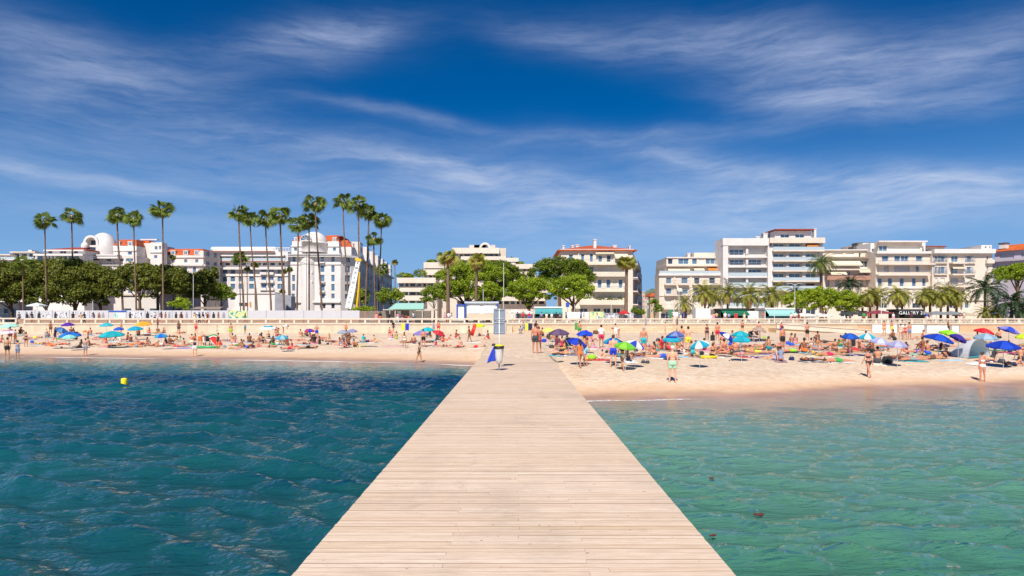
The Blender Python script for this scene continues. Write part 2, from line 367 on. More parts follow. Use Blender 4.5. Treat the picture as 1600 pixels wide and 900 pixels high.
# ---------------------------------------------------------------- pier
PXC=-.012; HW=1.89; DECK=1.40; PEND=38.6; PSL=.0047
def pier():
    root=empty('pier',(0,0,0),0,'long straight pale timber pier running from the camera to the sand','pier')
    m=bpy.data.materials.new('deck_wood'); m.use_nodes=True; t=NT(m.node_tree); b=t.n['Principled BSDF']
    tc=t.add('ShaderNodeTexCoord').outputs['Object']; rnd=t.add('ShaderNodeNewGeometry').outputs['Random Per Island']
    off=t.add('ShaderNodeVectorMath',{0:tc,1:t.add('ShaderNodeCombineXYZ',{0:t.m('MULTIPLY',rnd,37.0),1:0.0,2:t.m('MULTIPLY',rnd,91.0)}).outputs[0]},operation='ADD').outputs[0]
    g=t.noise(t.mapping(off,sc=(1.0,26,1)),2.6,7,.68,.5); g2=t.noise(t.mapping(off,sc=(2.5,60,1)),2.2,4,.6); pt=t.noise(tc,.55,5,.6)
    base=t.ramp(rnd,[(0,srgb('#dcc5ad')),(.3,srgb('#e2ccb5')),(.55,srgb('#e8d4be')),(.78,srgb('#dfc6aa')),(.93,srgb('#ebd9c5')),(1,srgb('#d9bf9d'))])
    c=t.mix(t.ramp(g,[(.38,1),(.62,0)]),base,t.mix(.5,base,srgb('#a17f69')))
    c=t.mix(t.m('MULTIPLY',t.ramp(g2,[(.62,0),(.72,1)]),.5),c,srgb('#977458'))
    c=t.mix(t.m('MULTIPLY',t.ramp(pt,[(.42,0),(.7,1)]),.35),c,srgb('#dfc8b5'))
    st=t.noise(t.mapping(tc,sc=(.35,3.2,1)),3.4,4,.7,.3); c=t.mix(t.m('MULTIPLY',t.ramp(st,[(.66,0),(.75,1)]),.7),c,srgb('#6b4a30'))
    sp=t.noise(tc,16,2,.5); c=t.mix(t.m('MULTIPLY',t.ramp(sp,[(.73,0),(.78,1)]),.8),c,srgb('#5a4636'))
    gw=t.noise(t.mapping(tc,sc=(.8,.5,1)),.9,6,.65); c=t.mix(t.m('MULTIPLY',t.ramp(gw,[(.5,0),(.72,1)]),.42),c,srgb('#a99a8c'))
    ws=t.noise(t.mapping(tc,loc=(7,3,0),sc=(1,.8,1)),2.1,6,.7); c=t.mix(t.m('MULTIPLY',t.ramp(ws,[(.6,0),(.68,1)]),.25),c,srgb('#8f775f'))
    t.l.new(c,b.inputs['Base Color']); b.inputs['Roughness'].default_value=.82; b.inputs['Specular IOR Level'].default_value=.25
    bn=t.add('ShaderNodeBump',{'Strength':.5,'Distance':.006,'Height':g}); t.l.new(bn.outputs[0],b.inputs['Normal'])
    dm=cm('pier_timber_dark','#6d5644',rough=.9,noise=.4)
    mb=MB(); w=.098; gap=.005; y=-4.0; r=random.Random(3); j=0
    while y<PEND:
        xc=PXC+PSL*y; sp_=[-HW+r.uniform(-.003,.003),HW+r.uniform(-.003,.003)]
        k=j%3; cut=[-.62,.66,.05][k] if r.random()<.8 else r.uniform(-1,1)
        if r.random()<.62: sp_.insert(1,cut+r.uniform(-.01,.01))
        for a,b_ in zip(sp_[:-1],sp_[1:]):
            dz=r.uniform(-.0025,.0025); mb.box(xc+a+.0015,xc+b_-.0015,y+r.uniform(0,.0025),y+w-gap-(0 if r.random()<.55 else r.uniform(.003,.016)),DECK-.032+dz,DECK+dz)
        y+=w; j+=1
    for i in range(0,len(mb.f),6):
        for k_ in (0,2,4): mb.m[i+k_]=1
    mb.build('deck_planks',[m,cm('plank_edge_shade','#a58a72',rough=.95)],root)  # plank sides coloured darker so the gaps look shaded
    for s in (-1,0,1):
        mb=MB(); x0=PXC+s*(HW-.12); 
        p0=Vector((x0-.0188,-4,0)); 
        sh=PSL*PEND
        for zz in (0,):
            n=len(mb.v); 
            pts=[(x0-.05-.0188,-4),(x0+.05-.0188,-4),(x0+.05+sh,PEND),(x0-.05+sh,PEND)]
            mb.v+=[(a,b_,DECK-.25) for a,b_ in pts]+[(a,b_,DECK-.036) for a,b_ in pts]
            for q in ((0,3,2,1),(4,5,6,7),(0,1,5,4),(1,2,6,5),(2,3,7,6),(3,0,4,7)): mb.f.append(tuple(n+i for i in q)); mb.m.append(0)
        mb.build('beam',dm,root)
    for yy in np.arange(-3,37,4.0):
        for s in (-1,1):
            mb=MB(); mb.tube([(0,0,-2.6),(0,0,DECK-.255)],.10,10)
            o=mb.build('pile',dm,root,(PXC+PSL*yy+s*(HW-.12),float(yy),0))
        mb=MB(); mb.box(-HW+.05,HW-.05,-.08,.08,DECK-.42,DECK-.255); mb.build('crossbeam',dm,root,(PXC+PSL*yy,float(yy)+.19,0))
pier()

def at_deck(px,py): D=(CAMZ-DECK)*F/(py-HY); return Vector(((px-800)*D/F,D,DECK))
def bin_and_sign():
    p=at_deck(779.8,578.5)
    root=empty('litter_bin',p,0,'hoop litter bin with yellow rim and white bag on the pier deck','litter bin')
    mb=MB(); mb.tube([(0,0,0),(0,.0,.95)],.028,10); mb.box(-.09,.09,-.09,.09,0,.012); mb.build('post',cm('galv','#9aa0a0',rough=.5,metal=.6),root)
    mb=MB(); mb.lathe([(.19,.93),(.20,.93),(.20,1.0),(.188,1.0),(.188,.93)],(0,-.12,0),24); mb.lathe([(.203,.90),(.207,.90),(.207,.985),(.203,.985)],(0,-.12,0),24); mb.build('hoop',cm('bin_black','#20201c',rough=.5),root,smooth=True)
    mb=MB(); mb.lathe([(.001,1.075),(.1,1.068),(.175,1.045),(.195,1.005),(.19,1.0),(.001,1.0)],(0,-.12,0),24); mb.build('lid',cm('bin_yellow','#dfd31c',rough=.4),root,smooth=True)
    mb=MB(); prof=[(.185,.93),(.17,.8),(.165,.65),(.15,.48),(.12,.34),(.06,.27),(.001,.26)]; mb.lathe(prof,(0,-.12,0),28)
    for i,v in enumerate(mb.v):
        a=math.atan2(v[1]+.12,v[0]); k=1+.06*math.sin(a*5+v[2]*9)+.04*math.sin(a*9-v[2]*14); mb.v[i]=(v[0]*k,(v[1]+.12)*k-.12,v[2])
    mb.build('bin_bag',cm('bag_white','#e8e6de',rough=.35,trans=.3),root,smooth=True)
    # blue flag / beach bag hung on the rim
    mb=MB(); n=14
    for i in range(n):
        for j in range(12):
            pass
    V=[];N=14;M_=12
    for j in range(M_+1):
        v=j/M_
        for i in range(N+1):
            u=i/N; w=.10+.22*v**.9; x=-.17-.10*v-(.02)*math.sin(v*3)+ (u-.5)*w*1.15 ; y=-.14+.035*math.sin(u*14+v*2)*(.4+v)-.05*v; z=.97-.58*v+.03*math.sin(u*3)*v-.10*(1-u)*v
            V.append((x-.04*v,y,z))
    mb.v=V
    for j in range(M_):
        for i in range(N):
            a=j*(N+1)+i; mb.f.append((a,a+1,a+N+2,a+N+1)); mb.m.append(0)
    o=mb.build('hanging_towel',cm('blue_cloth','#1238b8',rough=.8,sheen=.3),None,p,smooth=True)
    md=o.modifiers.new('thick','SOLIDIFY'); md.thickness=.012
    tag(o,'royal blue towel hanging from the side of the litter bin','towel')
    mb=MB(); mb.box(-.30,-.13,-.2,-.06,1.01,1.05); mb.ell((-.22,-.13,1.065),.075,.06,.045,1)
    o=mb.build('cap',[cm('dark_cloth','#2b3040',rough=.9),cm('dark_cloth2','#3c4250',rough=.9)],None,p,smooth=True); tag(o,'dark cap lying on the yellow lid of the litter bin','cap')
    # sign seen from the back
    q=at_deck(780.3,574.5)
    root=empty('information_sign',q,0,'tall grey two panel notice board seen from behind on the pier','sign')
    mb=MB(); mb.tube([(0,0,0),(0,0,2.55)],.026,10); mb.tube([(0,0,0),(0,0,.012)],.09,12); mb.build('post',cm('post_white','#e4e2de',rough=.5),root,smooth=True)
    for z0,z1 in ((1.44,2.03),(2.045,2.56)):
        mb=MB(); mb.box(-.255,.255,.035,.052,z0,z1); mb.box(-.255,-.235,.02,.035,z0,z1); mb.box(.235,.255,.02,.035,z0,z1); mb.box(-.235,.235,.02,.035,z1-.02,z1); mb.box(-.235,.235,.02,.035,z0,z0+.02)
        mb.build('panel',cm('sign_back','#8c96a2',rough=.45,metal=.3,noise=.12,nscale=4),root)
    for z in (1.50,1.94,2.10,2.50):
        mb=MB(); mb.box(-.19,.19,-.0,.034,z-.012,z+.012); mb.box(-.04,.04,-.034,.0,z-.02,z+.02); mb.build('bracket',cm('bracket','#c9ccd0',rough=.4,metal=.5),root)
bin_and_sign()

# ---------------------------------------------------------------- buoy and seaweed
def buoy():
    D=CAMZ*F/(600.5-HY); p=Vector(((194-800)*D/F,D,0))
    root=empty('mooring_buoy',p,0,'yellow cylinder buoy floating on the blue water left of the pier','buoy')
    y=cm('buoy_yellow','#f5dc10',rough=.35); mb=MB(); mb.lathe([(.001,-.2),(.13,-.2),(.155,-.15),(.155,.27),(.14,.32),(.06,.335),(.001,.335)],(0,0,0),20); mb.build('float',y,root,smooth=True)
    mb=MB(); mb.tube([(-.03,0,.335),(-.03,0,.37),(.03,0,.37),(.03,0,.335)],.008,6); mb.build('ring',cm('steel','#8a8a8a',metal=.8,rough=.4),root)
buoy()
for i,(px,py,s) in enumerate(((1184,810,.10),(1112,752,.05),(1113,843,.05))):
    D=CAMZ*F/(py-HY); mb=MB(); r=random.Random(i)
    for k in range(9): mb.ell((r.uniform(-s,s),r.uniform(-s,s)*.6,.02),s*.35,s*.2,.018,0,7,4)
    o=mb.build('seaweed',cm('weed_red','#5a2018',rough=.7),None,((px-800)*D/F,D,.05),smooth=True)
    tag(o,['dark red clump of seaweed adrift on the green water','small dark seaweed scrap near the pier edge on the right','tiny seaweed scrap floating nearest the camera beside the pier'][i],'seaweed')
# ---------------------------------------------------------------- buildings
GLASS=mat('window_glass',(.035,.05,.075),.08,spec=.8); GLASSB=mat('window_glass_blue',(.09,.17,.27),.1,spec=.8); FRAME=cm('window_frame_white','#e4e2dc',rough=.6)
SHUT=cm('shutter_white','#dcd6ca',rough=.7,noise=.08); SHUTG=cm('shutter_grey','#a9aab0',rough=.7); BROWN=cm('brown_blind','#6e3a22',rough=.8); AWNC=cm('awning_cream','#e6d8c0',rough=.85,trans=.15)
AWNO=cm('awning_orange','#d98b42',rough=.85,trans=.15); RAIL=cm('rail_grey','#8d9096',rough=.6); TILE=cm('roof_tiles_orange','#b4532a',rough=.85,noise=.35,nscale=.8,bump=.6,bscale=3); TILER=cm('roof_tiles_red','#9a3a2a',rough=.85,noise=.3,nscale=.8)
def wallmat(name,c,**k): return cm(name,c,rough=.85,noise=.10,nscale=.35,streak=.18,**k)
W_WHITE=wallmat('stucco_white','#dad3ce'); W_PINK=wallmat('stucco_pinkish','#dccec5'); W_CREAM=wallmat('stucco_cream','#dccfbc'); W_BEIGE=wallmat('stucco_beige','#dacbbb'); W_SHADE_LAV=wallmat('stucco_shade_lavender','#bcb2bd')  # the lavender tone paints wall shade into the colour
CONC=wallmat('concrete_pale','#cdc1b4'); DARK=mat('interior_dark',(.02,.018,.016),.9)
class Facade:
    """front wall from A to B (seen left to right); openings in metres along u and z"""
    def __init__(s,A,B,zb,zt,root,wall,name='wall',rec=.28,depth=12,closed=True):
        s.A=Vector((A[0],A[1],0)); s.B=Vector((B[0],B[1],0)); s.L=(s.B-s.A).length; s.d=(s.B-s.A).normalized(); s.n=Vector((s.d.y,-s.d.x,0))
        s.zb,s.zt,s.root,s.wall,s.name,s.rec,s.depth,s.closed=zb,zt,root,wall,name,rec,depth,closed; s.op=[]; s.items=[]
        s.M=Matrix(((s.d.x,-s.n.x,0,s.A.x),(s.d.y,-s.n.y,0,s.A.y),(0,0,1,0),(0,0,0,1)))   # local: x along, y into the wall, z up
    def hole(s,u0,u1,z0,z1):
        u0=max(u0,.02);u1=min(u1,s.L-.02);z0=max(z0,s.zb+.02);z1=min(z1,s.zt-.02)
        for (a,b,c,d) in s.op:
            if u0<b and u1>a and z0<d and z1>c: return None
        if u1-u0<.1 or z1-z0<.1: return None
        s.op.append((u0,u1,z0,z1)); return u0,u1,z0,z1
    def win(s,u0,u1,z0,z1,kind='w',arch=False):
        r=s.hole(u0,u1,z0,z1)
        if not r: return
        u0,u1,z0,z1=r; mb=MB(); y=s.rec-.1; fw=.07 if u1-u0<3 else .09
        if kind in 'sgb':    # shutter / grey blind / brown blind
            n=max(3,int((z1-z0)/.35))
            for k in range(n):
                a=z0+(z1-z0)*k/n; b=z0+(z1-z0)*(k+1)/n; mb.box(u0,u1,y+.02*(k%2),y+.08,a,b,0,s.M)
            s.items.append(('shutter',mb,{'s':SHUT,'g':SHUTG,'b':BROWN}[kind])); return
        if kind=='d': mb.box(u0,u1,y+.06,y+.1,z0,z1,1,s.M)
        else: mb.box(u0+fw,u1-fw,y+.04,y+.06,z0+fw,z1-fw,1,s.M)
        mb.box(u0,u1,y,y+.1,z0,z0+fw,0,s.M); mb.box(u0,u1,y,y+.1,z1-fw,z1,0,s.M); mb.box(u0,u0+fw,y,y+.1,z0+fw,z1-fw,0,s.M); mb.box(u1-fw,u1,y,y+.1,z0+fw,z1-fw,0,s.M)
        n=max(1,round((u1-u0)/1.1))-1
        for k in range(n):
            c=u0+(u1-u0)*(k+1)/(n+1); mb.box(c-fw/2,c+fw/2,y,y+.1,z0+fw,z1-fw,0,s.M)
        if arch:
            r_=(u1-u0)/2; cx=(u0+u1)/2; N=8; zc=z1-r_
            for sg in (-1,1):
                for k in range(N):
                    a0=PI/2*k/N; a1=PI/2*(k+1)/N
                    p=[(cx+sg*r_*math.sin(a0),zc+r_*math.cos(a0)),(cx+sg*r_*math.sin(a1),zc+r_*math.cos(a1)),(cx+sg*r_,z1+.0),(cx,z1+.0)]
                    q=[p[0],p[1],(p[1][0],z1),(p[0][0],z1)]
                    if sg<0: q=q[::-1]
                    mb.face([s.M@Vector((a,.01,b)) for a,b in q],2)
        s.items.append(('window',mb,[FRAME,GLASSB if kind=='w' else GLASS,s.wall]))
    def slab(s,u0,u1,z,th=.22,out=1.1,rail=None,rz=1.0,name='balcony',m=None):
        mb=MB(); mb.box(u0,u1,-out,.0-.004,z-th,z,0,s.M)
        if rail=='solid':
            mb.box(u0,u1,-out+.001,-out+.12,z,z+rz,0,s.M); mb.box(u0,u0+.1,-out+.12,-.004,z,z+rz,0,s.M); mb.box(u1-.1,u1,-out+.12,-.004,z,z+rz,0,s.M)
        elif rail=='glass':
            mb.box(u0+.02,u1-.02,-out+.05,-out+.08,z,z+rz,2,s.M); mb.box(u0,u1,-out+.03,-out+.1,z+rz,z+rz+.06,1,s.M)
        elif rail:
            mb.box(u0,u1,-out+.03,-out+.09,z+rz-.06,z+rz,1,s.M)
            n=max(2,int((u1-u0)/.28))
            for k in range(n+1):
                c=u0+(u1-u0)*k/n; mb.box(c-.02,c+.02,-out+.04,-out+.08,z,z+rz-.06,1,s.M)
        s.items.append((name,mb,[m or s.wall,RAIL,mat('rail_glass',(.45,.52,.55),.15)]))
    def box(s,name,u0,u1,y0,y1,z0,z1,m): mb=MB(); mb.box(u0,u1,y0,y1,z0,z1,0,s.M); s.items.append((name,mb,m))
    def awning(s,u0,u1,z,m=None,out=1.5,drop=.7,name='awning'):
        mb=MB(); p=[(u0,-.02,z),(u1,-.02,z),(u1,-out,z-drop),(u0,-out,z-drop)]
        a=[s.M@Vector(q) for q in p]; b=[q-Vector((0,0,.06)) for q in a]
        mb.face(a); mb.face(b[::-1]); 
        for i in range(4): j=(i+1)%4; mb.face([a[j],a[i],b[i],b[j]])
        q=[(u0,-out,z-drop-.061),(u1,-out,z-drop-.061),(u1,-out,z-drop-.35),(u0,-out,z-drop-.35)]; mb.box(u0,u1,-out,-out+.03,z-drop-.35,z-drop-.062,0,s.M)
        s.items.append((name,mb,m or AWNC))
    def finish(s):
        mb=MB(); us=sorted({0.0,s.L,*[v for o in s.op for v in o[:2]]}); zs=sorted({s.zb,s.zt,*[v for o in s.op for v in o[2:]]})
        T=lambda u,y,z: s.M@Vector((u,y,z))
        for j in range(len(zs)-1):
            z0,z1=zs[j],zs[j+1]; zc=(z0+z1)/2; run=None
            for i in range(len(us)-1):
                uc=(us[i]+us[i+1])/2; inside=any(a<uc<b and c<zc<d for a,b,c,d in s.op)
                if not inside and run is None: run=us[i]
                if inside and run is not None: mb.face([T(run,0,z0),T(us[i],0,z0),T(us[i],0,z1),T(run,0,z1)]); run=None
            if run is not None: mb.face([T(run,0,z0),T(s.L,0,z0),T(s.L,0,z1),T(run,0,z1)])
        r=s.rec
        for (a,b,c,d) in s.op:
            mb.face([T(a,0,c),T(a,r,c),T(a,r,d),T(a,0,d)]); mb.face([T(b,r,c),T(b,0,c),T(b,0,d),T(b,r,d)]); mb.face([T(a,0,c),T(b,0,c),T(b,r,c),T(a,r,c)]); mb.face([T(a,r,d),T(b,r,d),T(b,0,d),T(a,0,d)])
            mb.face([T(a,r,c),T(b,r,c),T(b,r,d),T(a,r,d)],0)
        if s.closed:
            D=s.depth; L=s.L
            mb.face([T(0,D,s.zb),T(0,0,s.zb),T(0,0,s.zt),T(0,D,s.zt)]); mb.face([T(L,0,s.zb),T(L,D,s.zb),T(L,D,s.zt),T(L,0,s.zt)]); mb.face([T(L,D,s.zb),T(0,D,s.zb),T(0,D,s.zt),T(L,D,s.zt)]); mb.face([T(0,0,s.zt),T(L,0,s.zt),T(L,D,s.zt),T(0,D,s.zt)])
        mb.build(s.name,s.wall,s.root)
        for n,b,m in s.items: b.build(n,m,s.root)
class PF:
    """facade described in photo-zoom pixels of tile T, standing at distance D and facing the sea"""
    def __init__(s,T,x0,x1,ytop,D,root,wall,ybot=None,depth=12,name='wall'):
        s.T=T; s.D=D; a=tp(T,x0)[0]; b=tp(T,x1)[0]; s.x0=(a-800)*D/F; X1=(b-800)*D/F
        zt=s.z(ytop); zb=PROM_Z-.3 if ybot is None else s.z(ybot)
        s.f=Facade((s.x0,D),(X1,D),zb,zt,root,wall,name=name,depth=depth)
    def u(s,x): return (tp(s.T,x)[0]-800)*s.D/F-s.x0
    def z(s,y): return CAMZ+(HY-tp(s.T,0,y)[1])*s.D/F
    def win(s,x0,x1,y0,y1,kind='w',arch=False): s.f.win(s.u(x0),s.u(x1),s.z(y1),s.z(y0),kind,arch)
    def row(s,y0,y1,xs,kind='w',arch=False):
        for x in xs: s.win(x[0],x[1],y0,y1,x[2] if len(x)>2 else kind,arch)
    def slab(s,x0,x1,y,**k): s.f.slab(s.u(x0),s.u(x1),s.z(y),**k)
    def awn(s,x0,x1,y,m=None,**k): s.f.awning(s.u(x0),s.u(x1),s.z(y),m,**k)
    def box(s,name,x0,x1,y0,y1,m,out=.15,back=-.003): s.f.box(name,s.u(x0),s.u(x1),-out,back,s.z(y1),s.z(y0),m)
    def solid(s,name,x0,x1,y0,y1,m,d0=1,d1=4): s.f.box(name,s.u(x0),s.u(x1),d0,d1,s.z(y1),s.z(y0),m)
    def done(s): s.f.finish()
def hip(root,x0,x1,y0,y1,z0,z1,m,ins=None,name='roof',ov=.5):
    x0-=ov;x1+=ov;y0-=ov;y1+=ov; k=ins if ins is not None else min(x1-x0,y1-y0)/2
    mb=MB(); a=[(x0,y0,z0),(x1,y0,z0),(x1,y1,z0),(x0,y1,z0)]; ky=min(k,(y1-y0)/2)
    b=[(x0+k,y0+ky,z1),(x1-k,y0+ky,z1),(x1-k,y1-ky,z1),(x0+k,y1-ky,z1)]
    for i in range(4): j=(i+1)%4; mb.face([a[i],a[j],b[j],b[i]])
    mb.face(b); mb.face(a[::-1]); mb.box(x0+.02,x1-.02,y0+.02,y1-.02,z0-.25,z0-.004); return mb.build(name,m,root)
def mansard(root,A,B,z0,z1,m,ins=1.6,depth=10,name='roof'):
    A=Vector(A+(0,));B=Vector(B+(0,)); d=(B-A).normalized(); n=Vector((-d.y,d.x,0)); mb=MB()
    a=[A,B,B+n*depth,A+n*depth]; c=sum(a,Vector())/4
    lo=[Vector((p.x,p.y,z0)) for p in a]; hi=[Vector((p.x,p.y,z1)) for p in (A+d*ins*.6+n*ins,B-d*ins*.6+n*ins,B-d*ins*.6+n*(depth-ins),A+d*ins*.6+n*(depth-ins))]
    for i in range(4): j=(i+1)%4; mb.face([lo[i],lo[j],hi[j],hi[i]])
    mb.face(hi); return mb.build(name,m,root)
def dormer(root,M,u0,u1,z0,z1,wall,y0=-.05,depth=1.8):
    mb=MB(); mb.box(u0,u1,y0+.06,depth,z0,z1,0,M); mb.box(u0-.12,u1+.12,y0-.05,depth,z1,z1+.18,0,M); mb.box(u0+.25,u1-.25,y0+.0,y0+.055,z0+.25,z1-.2,1,M)
    mb.box(u0+.25,(u0+u1)/2-.04,y0-.02,y0-.001,z0+.3,z1-.25,1,M) ; mb.box((u0+u1)/2-.05,(u0+u1)/2+.05,y0-.05,y0-.021,z0+.25,z1-.2,0,M)
    return mb.build('dormer',[wall,GLASSB],root)
BLD='buildings along the seafront avenue'
def chimney(pf,root,x0,x1,y0,y1,m=None,d=3):
    mb=MB(); M=pf.f.M; mb.box(pf.u(x0),pf.u(x1),d,d+1.4,pf.z(y1),pf.z(y0),0,M); mb.box(pf.u(x0)-.12,pf.u(x1)+.12,d-.12,d+1.52,pf.z(y0),pf.z(y0)+.18,0,M); mb.build('chimney',m or W_WHITE,root)

def b_far_left():
    root=empty('apartment_building',(-140,185,PROM_Z),0,'low white building with red hipped roof and blue glass band at far left','building',BLD)
    root.location=(0,0,0)
    p=PF('Y1',345,790,285,185,root,W_WHITE,depth=4)
    p.row(292,352,[(352,402),(410,440),(452,470),(485,505),(528,630),(640,672),(690,740)]); p.row(385,430,[(360,400),(420,470),(500,560),(600,660),(700,750)])
    p.slab(340,800,283,out=1.2,th=.5); p.slab(500,680,360,out=.9,rail='solid',rz=.5); p.row(470,530,[(380,440),(500,560),(620,680)]); p.done()
    q=PF('Y1',440,800,242,189,root,W_WHITE,ybot=284,depth=12,name='upper_wall'); q.row(252,276,[(450,490),(560,620),(690,730)],'d'); q.slab(425,800,243,out=.8,th=.35); q.done()
    x0=(tp('Y1',470)[0]-800)*189/F; x1=(tp('Y1',800)[0]-800)*189/F; hip(root,x0,x1,189,201,q.z(238),q.z(206),TILER,ins=4.5)
    mb=MB(); mb.lathe([(0.9,0),(1.0,.6),(.8,1.3),(.3,1.7),(.001,1.8)],(q.f.A.x+q.u(690),194,q.z(208)),14); mb.build('roof_dome',W_WHITE,root,smooth=True)
    root=empty('apartment_building',(0,0,0),0,'stepped grey and white building with flat roofs at the left edge','building',BLD)
    p=PF('Y1',-260,345,330,196,root,W_WHITE,depth=12); p.row(345,400,[(-200,-120),(-90,-20),(20,70),(90,140),(170,220),(250,320)]); p.slab(-260,345,332,out=1.2,rail='glass',rz=.6); p.done()
    p=PF('Y1',-260,110,285,200,root,CONC,ybot=330,name='upper_wall'); p.row(300,322,[(-220,-150),(-100,-40),(0,40),(60,100)],'d'); p.slab(-260,112,284,out=.8,th=.3); p.done()
    p=PF('Y1',112,345,262,202,root,CONC,ybot=330,name='upper_wall'); p.row(276,322,[(130,180),(200,250),(270,330)],'d'); p.slab(110,348,260,out=.9,th=.35); p.solid('rooftop_box',240,275,240,262,W_WHITE); p.done()
b_far_left()

def arch_ring(mb,cx,cz,r0,r1,y0,y1,N=20,a0=0,a1=PI,mi=0,M=None):
    T=lambda x,y,z: tuple(M@Vector((x,y,z))) if M is not None else (x,y,z)
    for k in range(N):
        t0=a0+(a1-a0)*k/N; t1=a0+(a1-a0)*(k+1)/N
        o0=(cx+r1*math.cos(t0),cz+r1*math.sin(t0)); o1=(cx+r1*math.cos(t1),cz+r1*math.sin(t1)); i0=(cx+r0*math.cos(t0),cz+r0*math.sin(t0)); i1=(cx+r0*math.cos(t1),cz+r0*math.sin(t1))
        mb.face([T(i0[0],y0,i0[1]),T(o0[0],y0,o0[1]),T(o1[0],y0,o1[1]),T(i1[0],y0,i1[1])],mi)
        mb.face([T(o0[0],y0,o0[1]),T(o0[0],y1,o0[1]),T(o1[0],y1,o1[1]),T(o1[0],y0,o1[1])],mi)
        if r0>0: mb.face([T(i0[0],y1,i0[1]),T(i0[0],y0,i0[1]),T(i1[0],y0,i1[1]),T(i1[0],y1,i1[1])],mi)
def b_hotel_left():
    root=empty('hotel_pavilion',(0,0,0),0,'white hotel pavilion with an arched niche in its round dome and orange mansard','hotel',BLD)
    T='Y2'; D=195; p=PF(T,62,560,298,D,root,W_PINK,depth=8)
    p.row(322,350,[(130,202),(275,322),(395,440),(462,528)]); p.row(395,450,[(130,180),(210,260),(395,440),(470,500)],arch=True); p.row(490,540,[(130,180),(210,260),(330,370),(400,440),(480,520)]); p.row(590,650,[(130,180),(210,260),(330,370),(400,440),(480,520)])
    for x in (118,210,250,335,375,450): p.box('pilaster',x,x+12,322,470,W_WHITE,.18)
    p.slab(20,420,305,out=2.0,th=.7,m=W_WHITE); p.slab(20,420,292,out=2.2,th=.35,m=W_WHITE); p.slab(60,560,380,out=.5,th=.3,m=W_WHITE); p.slab(120,215,372,out=1.0,rail='solid',rz=.9); p.done()
    q=PF(T,100,560,204,D+2.2,root,W_WHITE,ybot=300,depth=14,name='upper_wall'); q.row(256,290,[(478,516),(385,404)]); q.row(250,275,[(70,95)]); q.slab(345,560,245,out=.3,th=.25); q.win(132,226,230,266,'d'); q.slab(126,230,266,out=.5,th=.2,rail='solid',rz=.45); q.done()
    M=q.f.M; mansard(root,(q.f.A.x+q.u(345),D+2.3),(q.f.A.x+q.u(560),D+2.3),q.z(200),q.z(140),TILE,depth=12); mansard(root,(q.f.A.x+q.u(62),D+4),(q.f.A.x+q.u(120),D+4),q.z(200),q.z(142),TILE,ins=1,depth=9)
    for a,b in ((478,520),(385,402)): dormer(root,M,q.u(a),q.u(b),q.z(206),q.z(168),W_WHITE)
    # round dome: a drum with a domed top, an arched niche cut in the front
    cx=q.f.A.x+q.u(222); cy=D+3.4; r=(q.u(342)-q.u(100))/2*1.02; cx=cx*(cy-1.5)/(D+2.2); zc=q.z(196); zt=q.z(78); n=36
    prof=[(r,q.z(296)),(r,zc-2)]+[(r*math.cos(PI/2*k/10),zc-2+(zt-zc+2)*math.sin(PI/2*k/10)) for k in range(11)]
    mb=MB(); rn=(q.u(228)-q.u(130))/2; nx=q.f.A.x+q.u(179); nz=q.z(184); nb=q.z(208)
    V=[]; 
    bm=bmesh.new()
    def inniche(x,z): return (abs(x-nx)<rn and nb<z<nz) or (math.hypot(x-nx,z-nz)<rn and z>=nz)
    mbd=MB(); rows=[]
    zz=list(np.linspace(q.z(296),zc-2,10))+[zc-2+(zt-zc+2)*math.sin(PI/2*k/26) for k in range(1,27)]
    N=96
    def rad(z): return r if z<=zc-2 else r*math.sqrt(max(0,1-((z-zc+2)/(zt-zc+2))**2))
    for i in range(len(zz)-1):
        for k in range(N):
            t0=2*PI*k/N;t1=2*PI*(k+1)/N; z0,z1=zz[i],zz[i+1]; r0,r1=rad(z0),rad(z1); tm=(t0+t1)/2; rm=(r0+r1)/2
            xm=cx+rm*math.cos(tm); ym=cy+rm*math.sin(tm)
            if ym<cy and inniche(xm,(z0+z1)/2): continue
            mbd.face([(cx+r0*math.cos(t0),cy+r0*math.sin(t0),z0),(cx+r0*math.cos(t1),cy+r0*math.sin(t1),z0),(cx+r1*math.cos(t1),cy+r1*math.sin(t1),z1),(cx+r1*math.cos(t0),cy+r1*math.sin(t0),z1)])
    mbd.build('dome',W_WHITE,root,smooth=True,weld=True)
    mb=MB(); arch_ring(mb,nx,nz,rn,rn*1.42,cy-r*.97,cy+r*.3,20,0,PI); 
    for sg in (-1,1): mb.box(nx+sg*rn,nx+sg*rn*1.42,cy-r*.97,cy+r*.3,q.z(296),nz)
    mb.box(nx-rn*1.16,nx+rn*1.16,cy-r*.99,cy-r*.2,nb-.5,nb); mb.box(nx-rn*1.1,nx+rn*1.1,cy-r*.45,cy-r*.4,nb,nz+rn); mb.build('niche',W_WHITE,root)
    mb=MB(); mb.box(nx-rn,nx+rn,cy-r*1.01,cy-r*.6,q.z(270),q.z(228)); mb.build('window',GLASS,root); mb=MB(); mb.box(nx-rn*1.16,nx+rn*1.16,cy-r*1.06,cy-r*1.011,q.z(272),q.z(256)); mb.build('balcony',W_WHITE,root)
    mb=MB(); mb.box(nx-rn*.7,nx+rn*.7,cy-r*.452,cy-r*.45-.04,nb,nb+1.6); mb.build('window',GLASS,root)
    # right-hand stretch, stepping back
    p=PF(T,560,700,180,D+7,root,W_PINK,depth=14,name='side_wall'); p.row(180,215,[(568,596)]); p.row(262,297,[(572,596)]); p.row(340,380,[(580,620),(640,670)]); p.row(430,480,[(580,620),(640,670)]); p.slab(558,702,320,out=.5,th=.3); p.done()
    mansard(root,(p.f.A.x+p.u(560),D+7.1),(p.f.A.x+p.u(680),D+7.1),p.z(222),p.z(150),TILE,ins=1.4,depth=12)
